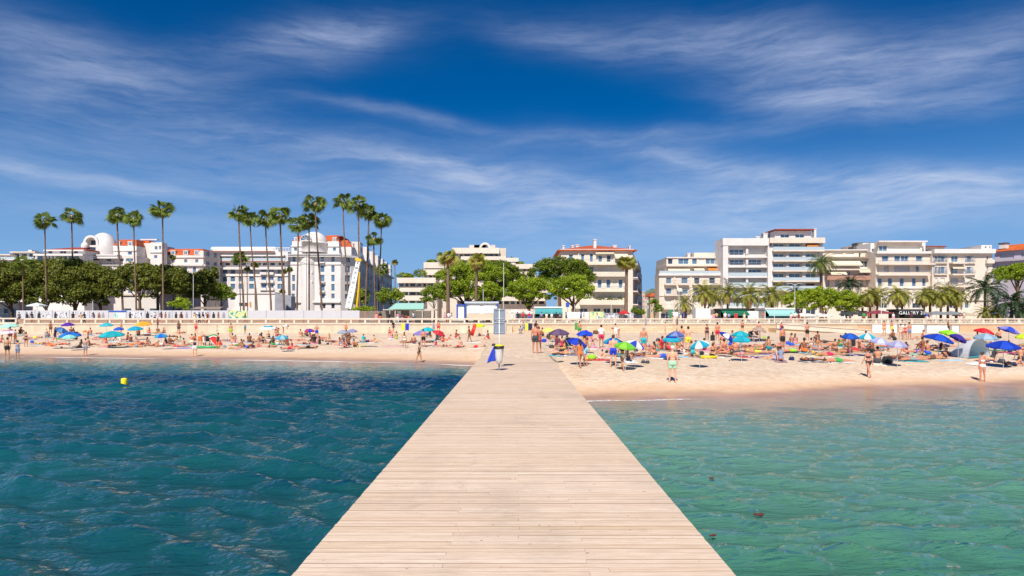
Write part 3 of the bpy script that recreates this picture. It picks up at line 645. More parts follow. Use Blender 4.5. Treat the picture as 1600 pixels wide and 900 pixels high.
    p=PF(T,690,800,172,D+6,root,W_WHITE,depth=3,name='side_wall'); p.row(208,242,[(730,756)]); p.row(292,322,[(724,754)]); p.row(205,240,[(770,790)]); p.slab(688,802,262,out=.3,th=.2); p.done()
    mb=MB(); p0=P(tp(T,565)[0],tp(T,0,148)[1],206); mb.box(p0.x+1,p0.x+6,206,207,p0.z-.1,p0.z+.25); mb.build('rooftop_rail',W_WHITE,root)
    # hotel block with orange mansard
    root=empty('hotel_block',(0,0,0),0,'white hotel block under an orange mansard between the pavilion and the long wing','hotel',BLD)
    T='Y3'; D=205; p=PF(T,-30,400,200,D,root,W_PINK,depth=4)
    p.row(243,280,[(50,90),(190,225),(310,345)]); p.row(320,385,[(45,112),(190,225),(285,320)]); p.row(425,480,[(45,90),(190,225),(285,320)]); p.row(520,580,[(45,90),(190,225),(285,320)])
    p.slab(-30,402,215,out=.35,th=.3); p.slab(-30,402,300,out=.7,th=.4); p.slab(270,360,410,out=.8,rail='bars'); p.slab(-30,402,500,out=.4,th=.3); p.done()
    mansard(root,(p.f.A.x,D+.1),(p.f.B.x,D+.1),p.z(197),p.z(124),TILE,ins=1.7,depth=8)
    for a,b in ((45,95),(183,232),(302,347)): dormer(root,p.f.M,p.u(a),p.u(b),p.z(196),p.z(154),W_WHITE)
    # chamfered corner
    A=p.f.B; q=Facade((A.x+.01,A.y+.01),(A.x+1.2,A.y+9),PROM_Z-.3,p.z(150),root,W_PINK,name='side_wall',depth=2)
    for z in (p.z(205),p.z(290),p.z(380),p.z(480)): q.win(1.5,3.3,z,z+3.5,'w'); q.win(5.5,7.3,z,z+3.5,'w')
    q.slab(0,q.L,p.z(300),out=.6,th=.4); q.slab(0,q.L,p.z(215),out=.3,th=.3); q.finish()
b_hotel_left()

def b_hotel_wing():
    root=empty('hotel_wing',(0,0,0),0,'long low white hotel wing with red trimmed balconies behind the short palms','hotel',BLD)
    T='Y4'; D=216; p=PF(T,-290,420,262,D,root,W_WHITE,depth=8)
    cols=[(-245,-200),(-170,-125),(-95,-50),(-20,25),(70,110),(115,165),(180,240),(250,298),(330,388)]
    p.row(300,330,[(a,b,'d') for a,b in cols]); p.row(362,388,[(a,b,'d') for a,b in cols])
    low=[(-270,-225),(-195,-150),(-120,-75),(-45,0),(55,100),(170,218),(235,285),(320,370)]
    for y0,y1,a in ((415,465,True),(490,540,True),(560,610,False),(660,715,False)): p.row(y0,y1,low,'w',a)
    p.slab(-292,420,348,out=1.3,th=.35,rail='glass',rz=.9); p.slab(-292,395,293,out=1.6,th=.45); p.slab(-292,398,408,out=1.2,th=.7); p.slab(-292,420,484,out=.3,th=.15)
    RED=cm('terracotta_trim','#a4553c',rough=.8)
    p.box('red_band',-292,300,257,261,RED,1.7); p.box('red_band',-292,410,350,356,RED,1.4)
    for x in (-285,-215,-140,-65,10,45,105,158,225,300,375): p.box('pilaster',x,x+7,410,640,W_PINK,.15)
    for a,b in ((170,218),(235,285)): 
        for y in (470,545,617): p.slab(a-6,b+6,y,out=.8,rail='solid',rz=.6)
    p.done()
    q=PF(T,-290,330,240,D+3,root,W_WHITE,ybot=262,name='parapet'); q.done()
    for k in range(22):
        x=-280+k*27; q_=P(tp(T,x)[0],tp(T,0,236)[1],221); mb=MB(); mb.ell((0,0,0),.9,.7,.8); mb.build('roof_vent',W_WHITE,root,q_,smooth=True)
    mb=MB()
    A=P(tp(T,275)[0],tp(T,0,222)[1],220);B=P(tp(T,440)[0],tp(T,0,222)[1],220)
    for k in range(12): x=A.x+(B.x-A.x)*k/11; mb.tube([(x,220,A.z-3.6),(x,220,A.z)],.09,5)
    for z in (A.z,A.z-1.2): mb.tube([(A.x,220,z),(B.x,220,z)],.1,5)
    mb.build('rooftop_rail',W_WHITE,root)
    # podium
    root=empty('hotel_podium',(0,0,0),0,'blank white single storey podium with a small framed shopfront beside the long wing','building',BLD)
    T='Y4'; p=PF(T,-80,300,640,178,root,W_WHITE,depth=4); p.win(15,48,738,772,'b'); p.win(-40,5,738,772,'d'); p.slab(-80,302,642,out=.3,th=.3); p.box('shop_frame',62,75,730,775,cm('ochre','#c98b34',rough=.7),.2); p.done()
b_hotel_wing()

def b_hotel_main():
    root=empty('grand_hotel',(0,0,0),0,'tall white grand hotel with half dome, blue fan window and orange mansards','hotel',BLD)
    T='Y5'; D=200; p=PF(T,22,462,325,D,root,W_WHITE,depth=24)
    c1=(37,67);c4=(380,410);c3=(283,320)
    p.row(338,388,[c1,c3,c4]); p.row(420,480,[c3,c4],'w',True); p.row(503,562,[(35,62),c3,c4]); p.row(583,645,[(35,62),(290,322),c4]); p.row(668,712,[(30,60),(295,322),c4])
    p.row(503,560,[(162,182),(200,218)]); p.row(583,645,[(162,182)])
    for y in (395,566,650): p.slab(274,326,y,out=.9,rail='bars')
    for y in (484,566): p.slab(152,222,y,out=.8,rail='solid',rz=.5)
    p.slab(10,474,332,out=1.3,th=.45); p.slab(10,474,322,out=1.6,th=.25); p.slab(20,462,408,out=.25,th=.18); p.slab(20,462,738,out=.6,th=.35); p.row(755,800,[(60,90),(120,160),(280,330),(380,410)],'d')
    p.done()
    M=p.f.M
    # engaged central bow
    cx=p.f.A.x+p.u(172); r=(p.u(248)-p.u(100))/2
    mb=MB(); mb.lathe([(r,PROM_Z),(r,p.z(410)),(r+.15,p.z(408)),(r+.15,p.z(404)),(r,p.z(402)),(r,p.z(330))],(cx,D+r*.55,0),32); mb.build('bow',W_WHITE,root,smooth=False)
    q=PF(T,30,448,245,D+2,root,W_WHITE,ybot=326,depth=20,name='upper_wall'); q.row(262,294,[(52,80),(393,422)]); q.row(253,284,[(170,192),(212,238)]); q.slab(26,452,247,out=.3,th=.25); q.done()
    q=PF(T,36,446,208,D+2.4,root,W_WHITE,ybot=245,depth=18,name='attic_wall'); q.done()
    mansard(root,(q.f.A.x,D+2.5),(q.f.A.x+q.u(150),D+2.5),q.z(207),q.z(156),TILE,ins=1.5,depth=16); mansard(root,(q.f.A.x+q.u(305),D+2.5),(q.f.B.x,D+2.5),q.z(207),q.z(150),TILE,ins=1.5,depth=16)
    hip(root,q.f.A.x+q.u(330),q.f.A.x+q.u(432),D+5,D+15,q.z(152),q.z(142),TILE,ins=4)
    for a,b in ((55,84),(393,424)): dormer(root,q.f.M,q.u(a),q.u(b),q.z(212),q.z(178),W_WHITE)
    # round-topped drum of the dome
    cx=q.f.A.x+q.u(228); r=(q.u(330)-q.u(126))/2; zt=q.z(128); zb=q.z(312); zc=q.z(228); r*=1.07; cy=D+r*.5; cx=cx*(cy-1)/(D+2)
    prof=[(r,zb),(r,zc-.2),(r+.12,zc-.2),(r+.12,zc+.1),(r,zc+.1)]+[(r*math.cos(PI/2*k/14),zc+.1+(zt-zc-.1)*math.sin(PI/2*k/14)) for k in range(1,15)]
    mb=MB(); mb.lathe(prof,(cx,cy,0),48); mb.build('dome',W_WHITE,root,smooth=True,weld=True)
    fx=q.f.A.x+q.u(200); rf=(q.u(243)-q.u(157))/2; zf=q.z(215); yf=cy-r*.93
    mb=MB(); arch_ring(mb,fx,zf,rf,rf*1.12,yf-1.0,yf+2,18,0,PI); mb.box(fx-rf*1.12,fx+rf*1.12,yf-1,yf+2,zf-.3,zf-.002)
    for k in range(18):
        a0=PI*k/18;a1=PI*(k+1)/18; mb.face([(fx,yf-.8,zf),(fx+rf*math.cos(a0),yf-.8,zf+rf*math.sin(a0)),(fx+rf*math.cos(a1),yf-.8,zf+rf*math.sin(a1))],1)
    for k in range(1,5): a=PI*k/5; mb.tube([(fx,yf-.86,zf),(fx+rf*math.cos(a),yf-.86,zf+rf*math.sin(a))],.05,4)
    mb.build('fan_window',[W_WHITE,GLASSB],root)
    # chamfered corner and long side wing running inland
    A=Vector((p.f.B.x,p.f.B.y)); B=A+Vector((3.4,4.2)); C=Vector(((612.5-800)*315/F,315))
    c=Facade((A.x+.005,A.y+.005),(B.x,B.y),PROM_Z-.3,p.z(325),root,W_WHITE,name='corner_wall',closed=False)
    for (ya,yb) in ((388,338),(480,420),(562,503),(645,583),(712,668)): c.win(1.6,3.6,p.z(ya),p.z(yb),'w')
    c.slab(0,c.L,p.z(332),out=1.0,th=.5); c.finish()
    w=Facade((B.x,B.y),(C.x,C.y),PROM_Z-.3,p.z(325),root,W_SHADE_LAV if False else W_WHITE,name='side_wall',closed=True,depth=16)
    L=w.L; nb=17
    for k in range(nb):
        u=2.2+(L-5)*k/(nb-1)
        for j,(ya,yb) in enumerate(((388,338),(480,420),(562,503),(645,583),(712,668))):
            if 0<u<L-2: w.win(u,u+1.7,p.z(ya),p.z(yb),'w')
    for y in (332,): w.slab(0,L,p.z(y),out=1.0,th=.5)
    for k in range(0,nb,2):
        u=2.2+(L-5)*k/(nb-1)
        for y in (484,566,650): w.slab(u-.5,u+2.2,p.z(y),out=.9,rail='bars')
    w.finish()
    d=(C-B).normalized(); n=Vector((-d.y,d.x))
    B2=B+n*1.2; C2=C+n*1.2
    u_=Facade((B2.x,B2.y),(C2.x,C2.y),p.z(325),p.z(245),root,W_WHITE,name='upper_wall',depth=12)
    for k in range(13): u=3+(L-8)*k/12; u_.win(u,u+1.5,p.z(294),p.z(262),'w')
    u_.finish()
    for k in range(7):
        a=L*k/7+1.0; b=L*(k+.62)/7; P0=B2+d*a; P1=B2+d*b; mansard(root,(P0.x,P0.y),(P1.x,P1.y),p.z(245),p.z(178),TILE,ins=1.3,depth=9)
        M2=Facade((P0.x,P0.y),(P1.x,P1.y),0,1,root,W_WHITE).M; dormer(root,M2,(b-a)*.3,(b-a)*.3+2,p.z(243),p.z(206),W_WHITE)
        e0=b+.2; e1=L*(k+1)/7+.4; P0=B2+d*e0-n*1.1; mb=MB(); Mx=Facade((P0.x,P0.y),(P0.x+d.x*(e1-e0),P0.y+d.y*(e1-e0)),0,1,root,W_WHITE).M; mb.box(0,e1-e0,0,7,p.z(325),p.z(165),0,Mx); mb.box(.8,e1-e0-.8,-.04,0-.002,p.z(294),p.z(262),1,Mx); mb.box(.8,e1-e0-.8,-.04,0-.002,p.z(215),p.z(188),1,Mx); mb.build('bay',[W_WHITE,GLASSB],root)
b_hotel_main()

def leafball(name,loc,rad,n,m,label,cat,group=None,size=.16):
    r=np.random.default_rng(abs(hash((round(loc[0],2),round(loc[1],2))))%99991 if False else int(abs(loc[0])*100+loc[1])%99991)
    d=r.normal(size=(n,3)); d/=np.linalg.norm(d,axis=1)[:,None]; rr=r.uniform(.55,1,(n,1)); c=d*rr*np.array(rad)
    me=leafmesh(name,c,d,size,r,[m]); o=bpy.data.objects.new(name,me); COL.objects.link(o); o.location=loc; return tag(o,label,cat,group)
def leafmesh(name,c,d,size,r,mats,aspect=.55):
    n=len(c); a=r.normal(size=(n,3)); nn=d+r.normal(size=(n,3))*.75; nn/=np.linalg.norm(nn,axis=1)[:,None]
    u=np.cross(nn,a); u/=np.linalg.norm(u,axis=1)[:,None]; v=np.cross(nn,u); s=size*r.uniform(.6,1.35,(n,1))
    co=np.stack([c-u*s,c+v*s*aspect,c+u*s,c-v*s*aspect],1).reshape(-1,3); f=np.arange(n*4).reshape(n,4)
    return numesh(name,co,f,mats,smooth=False)
def leafmat(name,dark,light,trans=.25,sc=.5):
    m=bpy.data.materials.new(name); m.use_nodes=True; t=NT(m.node_tree); b=t.n['Principled BSDF']; rnd=t.add('ShaderNodeNewGeometry').outputs['Random Per Island']
    tc=t.add('ShaderNodeTexCoord').outputs['Object']; n=t.noise(tc,sc,3,.6); f=t.m('ADD',t.m('MULTIPLY',rnd,.55),t.m('MULTIPLY',t.ramp(n,[(.35,0),(.65,1)]),.45))
    c=t.mix(f,srgb(dark),srgb(light)); t.l.new(c,b.inputs['Base Color']); b.inputs['Roughness'].default_value=.55; b.inputs['Specular IOR Level'].default_value=.35
    tr=t.add('ShaderNodeBsdfTranslucent',{'Color':c}); mx=t.add('ShaderNodeMixShader',{0:trans}); t.l.new(b.outputs[0],mx.inputs[1]); t.l.new(tr.outputs[0],mx.inputs[2]); t.l.new(mx.outputs[0],t.n['Material Output'].inputs[0]); return m
LEAFD=leafmat('leaves_dark','#24360f','#8f9432',.3); LEAFM=leafmat('leaves_mid','#42601a','#a4b434',.3); LEAFY=leafmat('leaves_yellowgreen','#5a7a14','#c0cc34',.32); LEAFP=leafmat('needles_pine','#4a6814','#b8c832',.32,sc=.7); LEAFPD=leafmat('needles_dark','#2f4a12','#8fa028',.3,sc=.7)
BARK=cm('bark_brown','#6b5440',rough=.95,noise=.4,nscale=3,bump=.8,bscale=8); BARKP=cm('bark_palm','#7a6150',rough=.95,noise=.35,nscale=2,bump=.9,bscale=6)

def b_terrace():
    root=empty('terraced_apartments',(0,0,0),0,'stepped beige apartment building with planted terraces rising behind the central pines','building',BLD)
    T='Z3'; D=188
    def tier(x0,x1,ytop,Dd,slabs,bot=760,wins=True):
        p=PF(T,x0,x1,ytop,Dd,root,CONC,depth=14)
        for (a,b,y,h) in slabs:
            p.slab(a,b,y+h,out=2.0,th=.3,rail='solid',rz=p.z(y)-p.z(y+h),m=W_BEIGE)
            x=a+8
            k=0
            while x<b-20 and wins:
                w=(38,26,46)[k%3]; p.win(x,min(x+w,b-4),y+h+8,y+h+36,'d' if k%3 else 'w'); x+=w+12; k+=1
        p.done(); return p
    p=tier(122,440,500,D,[(118,435,500,34),(118,360,582,24),(116,345,646,32)])
    p.row(700,745,[(150,220),(240,300)],'b')
    tier(335,640,372,D+8,[(335,500,374,40),(312,500,432,36)],wins=True)
    tier(570,1010,252,D+16,[(568,955,255,38),(640,1008,325,22),(560,960,378,22)])
    tier(955,1225,385,D+10,[(950,1112,337,24),(950,1088,378,24),(1090,1250,388,30),(1000,1250,450,24)])
    tier(440,1340,480,D+4,[(600,1330,655,26),(1020,1380,590,24),(440,1000,560,24),(1000,1400,505,22)])
    for x,w in ((705,30),(745,20),(880,8)):
        a=P(tp(T,x)[0],tp(T,0,242)[1],D+18); mb=MB(); mb.box(0,w*.19*.95,0,2,-1.2,.6); mb.build('rooftop_box',CONC,root,a)
    a=P(tp(T,835)[0],tp(T,0,252)[1],D+16.5); mb=MB(); arch_ring(mb,0,0,1.1,1.7,0,1.0,16,0,PI); mb.box(-1.7,1.7,-.0,1.0,-.6,-.002); mb.build('rooftop_arch',W_WHITE,root,a)
    for i,(x,y,D_,r_,l) in enumerate(((165,480,D-.8,(2.2,.9,1.0),'palms planted on the top left terrace of the stepped building'),(205,484,D-.8,(1.5,.8,.7),'low shrub beside the terrace palms of the stepped building'),(300,460,D+1,(2.0,.9,1.3),'tall terrace shrub left of the thick skirted palm'),(395,360,D+7,(1.8,.8,.5),'hedge on the upper left terrace of the stepped building'),(1045,352,D+9,(2.0,.9,.9),'shrub on the upper right terrace of the stepped building'),(880,345,D+15,(2.6,.8,.6),'hedge along the roof terrace of the stepped building'),(1120,378,D+9,(1.6,.8,.6),'small hedge on the right hand terrace of the stepped building'))):
        leafball('terrace_plant',P(tp(T,x)[0],tp(T,0,y)[1],D_),r_,260,LEAFM,l,'plant','plants on the stepped building terraces',size=.3)
    return root


def b_orange_roof():
    root=empty('villa_block',(0,0,0),0,'cream five storey block with orange tiled hip roof and white chimneys','building',BLD)
    T='Z4'; D=166; p=PF(T,300,893,268,D,root,W_CREAM,depth=16)
    p.row(303,348,[(365,398)]); p.row(296,366,[(465,492),(537,565)]); p.row(310,367,[(608,640,'w'),(678,712,'d'),(585,604,'s'),(715,732,'s')]); p.row(405,450,[(535,570),(600,628,'s'),(635,662,'s'),(668,725,'s'),(745,800,'s')])
    p.row(510,582,[(603,635),(675,708),(777,808)]); p.row(620,680,[(500,540,'s'),(572,605,'s'),(632,662,'s'),(690,720,'s'),(760,800,'s')]); p.row(748,806,[(455,520,'d'),(567,626,'d'),(650,708,'d'),(730,790,'d')])
    p.row(405,450,[(340,380),(420,455)]); p.row(510,580,[(340,380),(420,455)])
    for a,b in ((600,638),(672,711),(774,811)):
        for k in (a-14,b+1): p.box('shutter',k,k+12,512,582,SHUT,.08)
    p.box('cornice',292,900,262,274,W_WHITE,.7); p.slab(430,845,380,out=1.5,th=.4,rail='bars',rz=.9); p.slab(560,830,478,out=1.4,th=.35,rail='solid',rz=.8); p.slab(560,825,492,out=.5,th=.3); p.slab(555,825,605,out=1.3,th=.3,rail='bars'); p.slab(450,820,710,out=1.8,th=.35,rail='solid',rz=.8); p.slab(380,820,722,out=1.0,th=.9)
    p.awn(738,848,296,out=2.2,drop=1.1); p.awn(583,734,284,m=AWNC,out=.9,drop=.2)
    for x in (440,742): p.box('pilaster',x,x+8,290,372,W_WHITE,.3)
    p.done()
    hip(root,p.f.A.x,p.f.B.x,D,D+18,p.z(268),p.z(205),TILE,ins=8.5,ov=.9)
    for a,b,y0,y1,d in ((315,329,232,262,1),(399,417,220,250,4),(440,467,208,240,6),(577,600,178,254,2),(768,800,204,234,8),(868,878,236,256,1)): chimney(p,root,a,b,y0,y1+18,d=d)
    # street side, going inland
    A=p.f.B; B=Vector(((1003-800)*255/F,255))
    s=Facade((A.x+.01,A.y+.01),(B.x,B.y),PROM_Z-.3,p.z(290),root,W_PINK,name='side_wall',depth=10)
    for k in range(12):
        for j,(ya,yb) in enumerate(((366,300),(470,405),(582,515),(690,625))):
            s.win(3+k*6.6,4.3+k*6.6,p.z(ya),p.z(yb),'w')
    for y in (380,492,605,715): s.slab(0,s.L*.35,p.z(y),out=1.2,rail='bars')
    s.finish()
    # rows of plants on a balcony
    for i,x in enumerate((610,632,700,730,785)):
        q=P(tp(T,x)[0],tp(T,0,682)[1],D-1.0); leafball('potted_plant',q,(.8+.3*(i%2),.5,.7+.3*((i+1)%2)),160,LEAFD,'leafy plant '+['spilling over the left of','next to the leftmost on','in the middle of','right of centre on','at the right end of'][i]+' the cream block balcony','plant','balcony plants on the cream block')

b_terrace()
b_orange_roof()

def b_right():
    T='Z5'
    root=empty('apartment_building',(0,0,0),0,'beige apartment building with setback top floors at the left of the right row','building',BLD)
    D=168; p=PF(T,105,614,468,D,root,W_BEIGE,depth=5)
    cc=[(163,208),(290,342),(395,440),(520,568)]
    p.row(497,545,[cc[0],cc[1],(395,440,'d'),(520,568,'d')]); p.row(583,632,cc); p.row(662,740,[(163,204,'s'),(290,335,'s'),(395,440,'s'),(525,564)]); p.row(790,842,[(118,158,'d'),(200,240,'d'),(290,340,'d'),(430,480,'d')])
    p.slab(145,245,552,out=1.0,rail='bars'); p.slab(262,350,552,out=1.0,rail='bars'); p.slab(378,612,552,out=1.2,rail='bars'); p.slab(145,350,640,out=1.0,rail='bars'); p.slab(378,612,640,out=1.2,rail='bars'); p.slab(120,612,748,out=1.2,rail='bars',th=.35)
    p.box('string_course',105,614,640,648,W_WHITE,.2); p.box('cornice',100,616,462,480,W_WHITE,.5)
    for x in (226,362): p.box('pilaster',x,x+10,480,845,W_BEIGE,.25)
    p.slab(105,614,462,out=.4,rail='glass',rz=.6); p.awn(248,288,578,out=1.2); p.done()
    q=PF(T,160,606,392,D+3,root,W_BEIGE,ybot=468,name='upper_wall'); q.row(420,458,[(172,250,'s'),(262,352,'s'),(388,440,'w'),(512,560,'d')]); q.awn(172,352,416,out=1.6,drop=.9); q.awn(500,600,410,out=1.6,drop=.9,m=AWNO); q.awn(385,470,412,out=1.4,drop=.7); q.slab(158,608,392,out=1.0,th=.4); q.done()
    q=PF(T,165,606,330,D+4,root,W_BEIGE,ybot=392,name='penthouse_wall'); q.row(338,385,[(178,218,'d'),(264,350,'w'),(378,420,'w'),(432,480,'s'),(490,604,'w')]); q.box('cornice',165,606,326,334,W_WHITE,.3); q.done()
    q=PF(T,395,600,290,D+8,root,W_CREAM,ybot=330,name='rooftop_wall'); q.done(); chimney(q,root,358,380,292,340,d=2)
    root=empty('apartment_building',(0,0,0),0,'white apartment building with two columns of recessed loggias and a blank parapet','building',BLD)
    D=167; p=PF(T,618,1000,178,D,root,W_WHITE,depth=5)
    Ls=((690,802),(668,810)); Rs=((836,950),(836,980))
    rows=[(262,312,'w','s'),(346,392,'w','w'),(428,476,'s','w'),(505,558,'s','s'),(588,640,'s','s'),(672,725,'s','s')]
    for (a,b,k1,k2) in rows:
        l=(688,805) if k1=='w' else (668,810); r=(836,952) if k2=='w' else (836,978)
        p.win(l[0],l[1],a,b,k1); p.win(r[0],r[1],a,b,k2); p.slab(664,984,b+12,out=1.3,th=.35,rail='bars' if k1=='w' else 'glass',rz=.9)
    p.row(750,835,[(640,700,'d'),(715,800,'d'),(815,900,'d'),(915,970,'d')])
    p.box('pier_strip',618,660,240,845,W_WHITE,1.5); p.box('pier_strip',986,1012,240,845,W_WHITE,1.5); p.box('pier_strip',814,832,250,745,W_WHITE,.9); p.box('parapet',616,1014,176,236,W_WHITE,1.6); p.awn(840,980,575,out=1.6,drop=.6); p.done()
    chimney(p,root,945,975,150,178,d=3)
    root=empty('apartment_building',(0,0,0),0,'tallest right hand block with red edged penthouse roof and wide blue windows','building',BLD)
    D=166; p=PF(T,1014,1452,205,D,root,W_BEIGE,depth=5)
    cs=[(1050,1137),(1180,1272),(1314,1405)]
    for i,(a,b) in enumerate(((216,264),(300,348),(382,430),(464,515))):
        p.row(a,b,[cs[0],cs[1],cs[2]+(('b',) if i==0 else ('w',))]); p.slab(1030,1450,b+8,out=1.5,th=.35,rail='glass',rz=.75)
    p.row(546,580,[(1055,1125,'b'),(1176,1270,'d'),(1318,1392,'b')]); p.row(630,680,[(1055,1125,'w'),(1176,1270,'w'),(1318,1392,'w')]); p.slab(1030,1450,602,out=1.5,th=.35,rail='glass')
    for x in (1014,1146,1282,1424): p.box('pier_strip',x,x+26,210,845,W_WHITE,.6)
    p.awn(1312,1406,212,m=AWNO,out=1.2,drop=.7); p.slab(1004,1456,198,out=1.5,th=.5,rail='solid',rz=.8); p.row(750,830,[(1060,1150,'d'),(1180,1270,'d'),(1320,1400,'d')]); p.done()
    q=PF(T,1062,1362,110,D+3,root,W_WHITE,ybot=205,name='penthouse_wall'); q.row(136,182,[(1110,1182,'w'),(1232,1306,'w')]); q.box('roof',1052,1368,98,107,TILER,1.2,8); q.done(); chimney(q,root,1402,1420,92,195,d=1); chimney(q,root,1005,1040,120,185,d=3)
    T='Z6'
    root=empty('apartment_building',(0,0,0),0,'older cream building with brown balcony and white awnings behind the date palm','building',BLD)
    D=172; p=PF(T,-30,402,325,D,root,W_BEIGE,depth=5)
    p.row(350,400,[(90,160,'s'),(278,346,'d')]); p.row(432,468,[(165,198,'g'),(270,350,'g'),(60,110,'g')]); p.row(505,555,[(0,30),(75,110),(180,220),(280,300),(330,365)],'g'); p.row(620,670,[(60,110),(200,250),(300,350)],'d'); p.row(750,800,[(120,230,'d'),(260,380,'d')])
    p.awn(40,270,345,out=1.8,drop=1.1); p.awn(250,395,410,out=1.6,drop=.8); p.awn(20,150,428,out=1.6,drop=.8); p.slab(-30,402,415,out=1.2,th=.35,m=CONC); p.slab(-10,402,495,out=1.6,th=.3,rail='solid',rz=.75,m=cm('balcony_brown','#a77f6c',rough=.8)); p.box('cornice',-30,404,318,332,cm('band_dark','#8f7f70',rough=.8),.8); p.done()
    q=PF(T,-30,402,262,D+3,root,W_CREAM,ybot=325,name='upper_wall'); q.row(285,318,[(60,140,'s'),(165,230,'s'),(268,285,'d')]); q.box('cornice',-32,404,258,266,W_WHITE,.6); q.done(); q=PF(T,300,410,205,D+6,root,W_CREAM,ybot=262,name='rooftop_wall'); q.row(250,290,[(365,400,'s')]); q.done()
    a=P(tp(T,225)[0],tp(T,0,250)[1],D+8); mb=MB(); mb.box(0,8,0,3,-1,.6); mb.box(1,6,0,3,.6,1.6); mb.build('rooftop_box',cm('roof_dark','#5d5a58',rough=.8),root,a)
    root=empty('apartment_building',(0,0,0),0,'white five storey building with long balconies and a square blue rooftop window','building',BLD)
    D=168; p=PF(T,404,857,278,D,root,W_BEIGE,depth=5)
    p.row(306,354,[(455,508),(555,603,'w'),(608,668,'w'),(730,780)]); p.row(390,440,[(470,510,'g'),(553,680,'g'),(728,756)]); p.row(487,555,[(422,455),(503,538),(598,633),(697,730),(780,808)]); p.row(600,660,[(422,455),(503,538),(598,633),(697,730),(780,808)],'s'); p.row(690,730,[(440,500),(560,620),(700,760)],'d')
    p.slab(404,857,372,out=1.5,th=.35,rail='bars',rz=.8); p.slab(404,820,458,out=1.4,th=.35,rail='bars',rz=.8); p.box('cornice',402,860,274,292,W_WHITE,.8); p.box('string_course',404,857,562,572,W_WHITE,.25); p.done()
    q=PF(T,425,778,196,D+3,root,W_BEIGE,ybot=280,name='penthouse_wall'); q.row(226,270,[(430,498,'w'),(505,762,'s')]); q.box('cornice',410,800,190,200,W_WHITE,1.2); q.done(); q=PF(T,775,805,186,D+4,root,W_WHITE,ybot=280,name='stair_tower'); q.done()
    q=PF(T,362,425,205,D+5,root,W_WHITE,ybot=280,name='side_wall'); q.row(250,290,[(372,400,'w')]); q.done()
    root=empty('apartment_building',(0,0,0),0,'pale building with shuttered windows, projecting middle bay and rooftop turret at right','building',BLD)
    D=167; p=PF(T,860,1346,262,D,root,W_BEIGE,depth=5)
    for (a,b,k) in ((308,358,'w'),(397,450,'w'),(487,545,'s')):
        p.row(a,b,[(883,902,'w' if k=='w' else 's'),(926,962,k),(1013,1068,'w' if k=='w' else 'g'),(1140,1175,k),(1298,1312,'g')])
        if k=='w':
            for x0,x1 in ((926,962),(1140,1175),(883,902)):
                p.box('shutter',x0-16,x0-2,a,b,SHUTG,.07); p.box('shutter',x1+2,x1+16,a,b,SHUTG,.07)
        p.slab(992,1112,b+6,out=1.6,th=.35,rail='bars',rz=.8); p.slab(870,975,b+6,out=.5,th=.2,rail='bars'); p.slab(1120,1200,b+6,out=.5,th=.2,rail='bars'); p.slab(1285,1345,b+6,out=.8,th=.2,rail='solid',rz=.7)
    p.row(590,640,[(883,902,'s'),(926,962,'s'),(1013,1068,'s'),(1140,1175,'s')]); p.row(682,730,[(1122,1158),(900,950,'d'),(1000,1060,'d')]); p.awn(1000,1105,388,out=1.3,drop=.5)
    p.box('cornice',858,1350,256,290,W_WHITE,1.0); p.slab(1100,1346,660,out=.4,th=.25); p.done()
    q=PF(T,808,960,234,D+6,root,W_BEIGE,ybot=262,name='rooftop_wall'); q.box('roof',800,965,230,236,TILER,.8,6); q.done(); q=PF(T,1255,1340,222,D+1,root,W_WHITE,ybot=262,name='turret'); q.row(232,250,[(1285,1300,'w'),(1318,1330,'w')]); q.done()
    root=empty('corner_building',(0,0,0),0,'shade tinted lavender grey building with bright orange tiled roof at the right edge','building',BLD)
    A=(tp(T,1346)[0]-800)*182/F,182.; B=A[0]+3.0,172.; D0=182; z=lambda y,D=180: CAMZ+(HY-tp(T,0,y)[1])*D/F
    w=Facade(A,(A[0]+24.,A[1]-44.),PROM_Z-.3,z(345),root,W_SHADE_LAV,depth=18)
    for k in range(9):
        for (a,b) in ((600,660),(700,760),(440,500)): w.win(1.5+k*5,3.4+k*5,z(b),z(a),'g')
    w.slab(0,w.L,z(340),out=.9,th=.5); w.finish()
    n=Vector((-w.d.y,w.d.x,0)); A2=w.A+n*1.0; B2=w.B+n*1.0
    g=Facade((A2.x,A2.y),(B2.x,B2.y),z(345),z(268),root,W_SHADE_LAV,name='attic_wall',depth=5)
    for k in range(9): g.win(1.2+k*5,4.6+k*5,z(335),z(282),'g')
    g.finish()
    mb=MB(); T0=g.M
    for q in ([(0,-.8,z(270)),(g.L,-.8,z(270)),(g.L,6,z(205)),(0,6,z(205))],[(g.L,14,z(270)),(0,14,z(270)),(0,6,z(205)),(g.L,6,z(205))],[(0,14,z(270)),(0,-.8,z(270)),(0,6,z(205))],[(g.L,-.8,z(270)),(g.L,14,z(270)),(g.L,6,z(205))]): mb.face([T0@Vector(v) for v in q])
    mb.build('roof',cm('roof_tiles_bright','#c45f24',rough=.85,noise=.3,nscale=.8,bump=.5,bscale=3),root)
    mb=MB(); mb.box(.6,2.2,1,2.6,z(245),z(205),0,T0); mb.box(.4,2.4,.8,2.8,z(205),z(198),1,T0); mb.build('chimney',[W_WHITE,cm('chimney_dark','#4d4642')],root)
b_right()

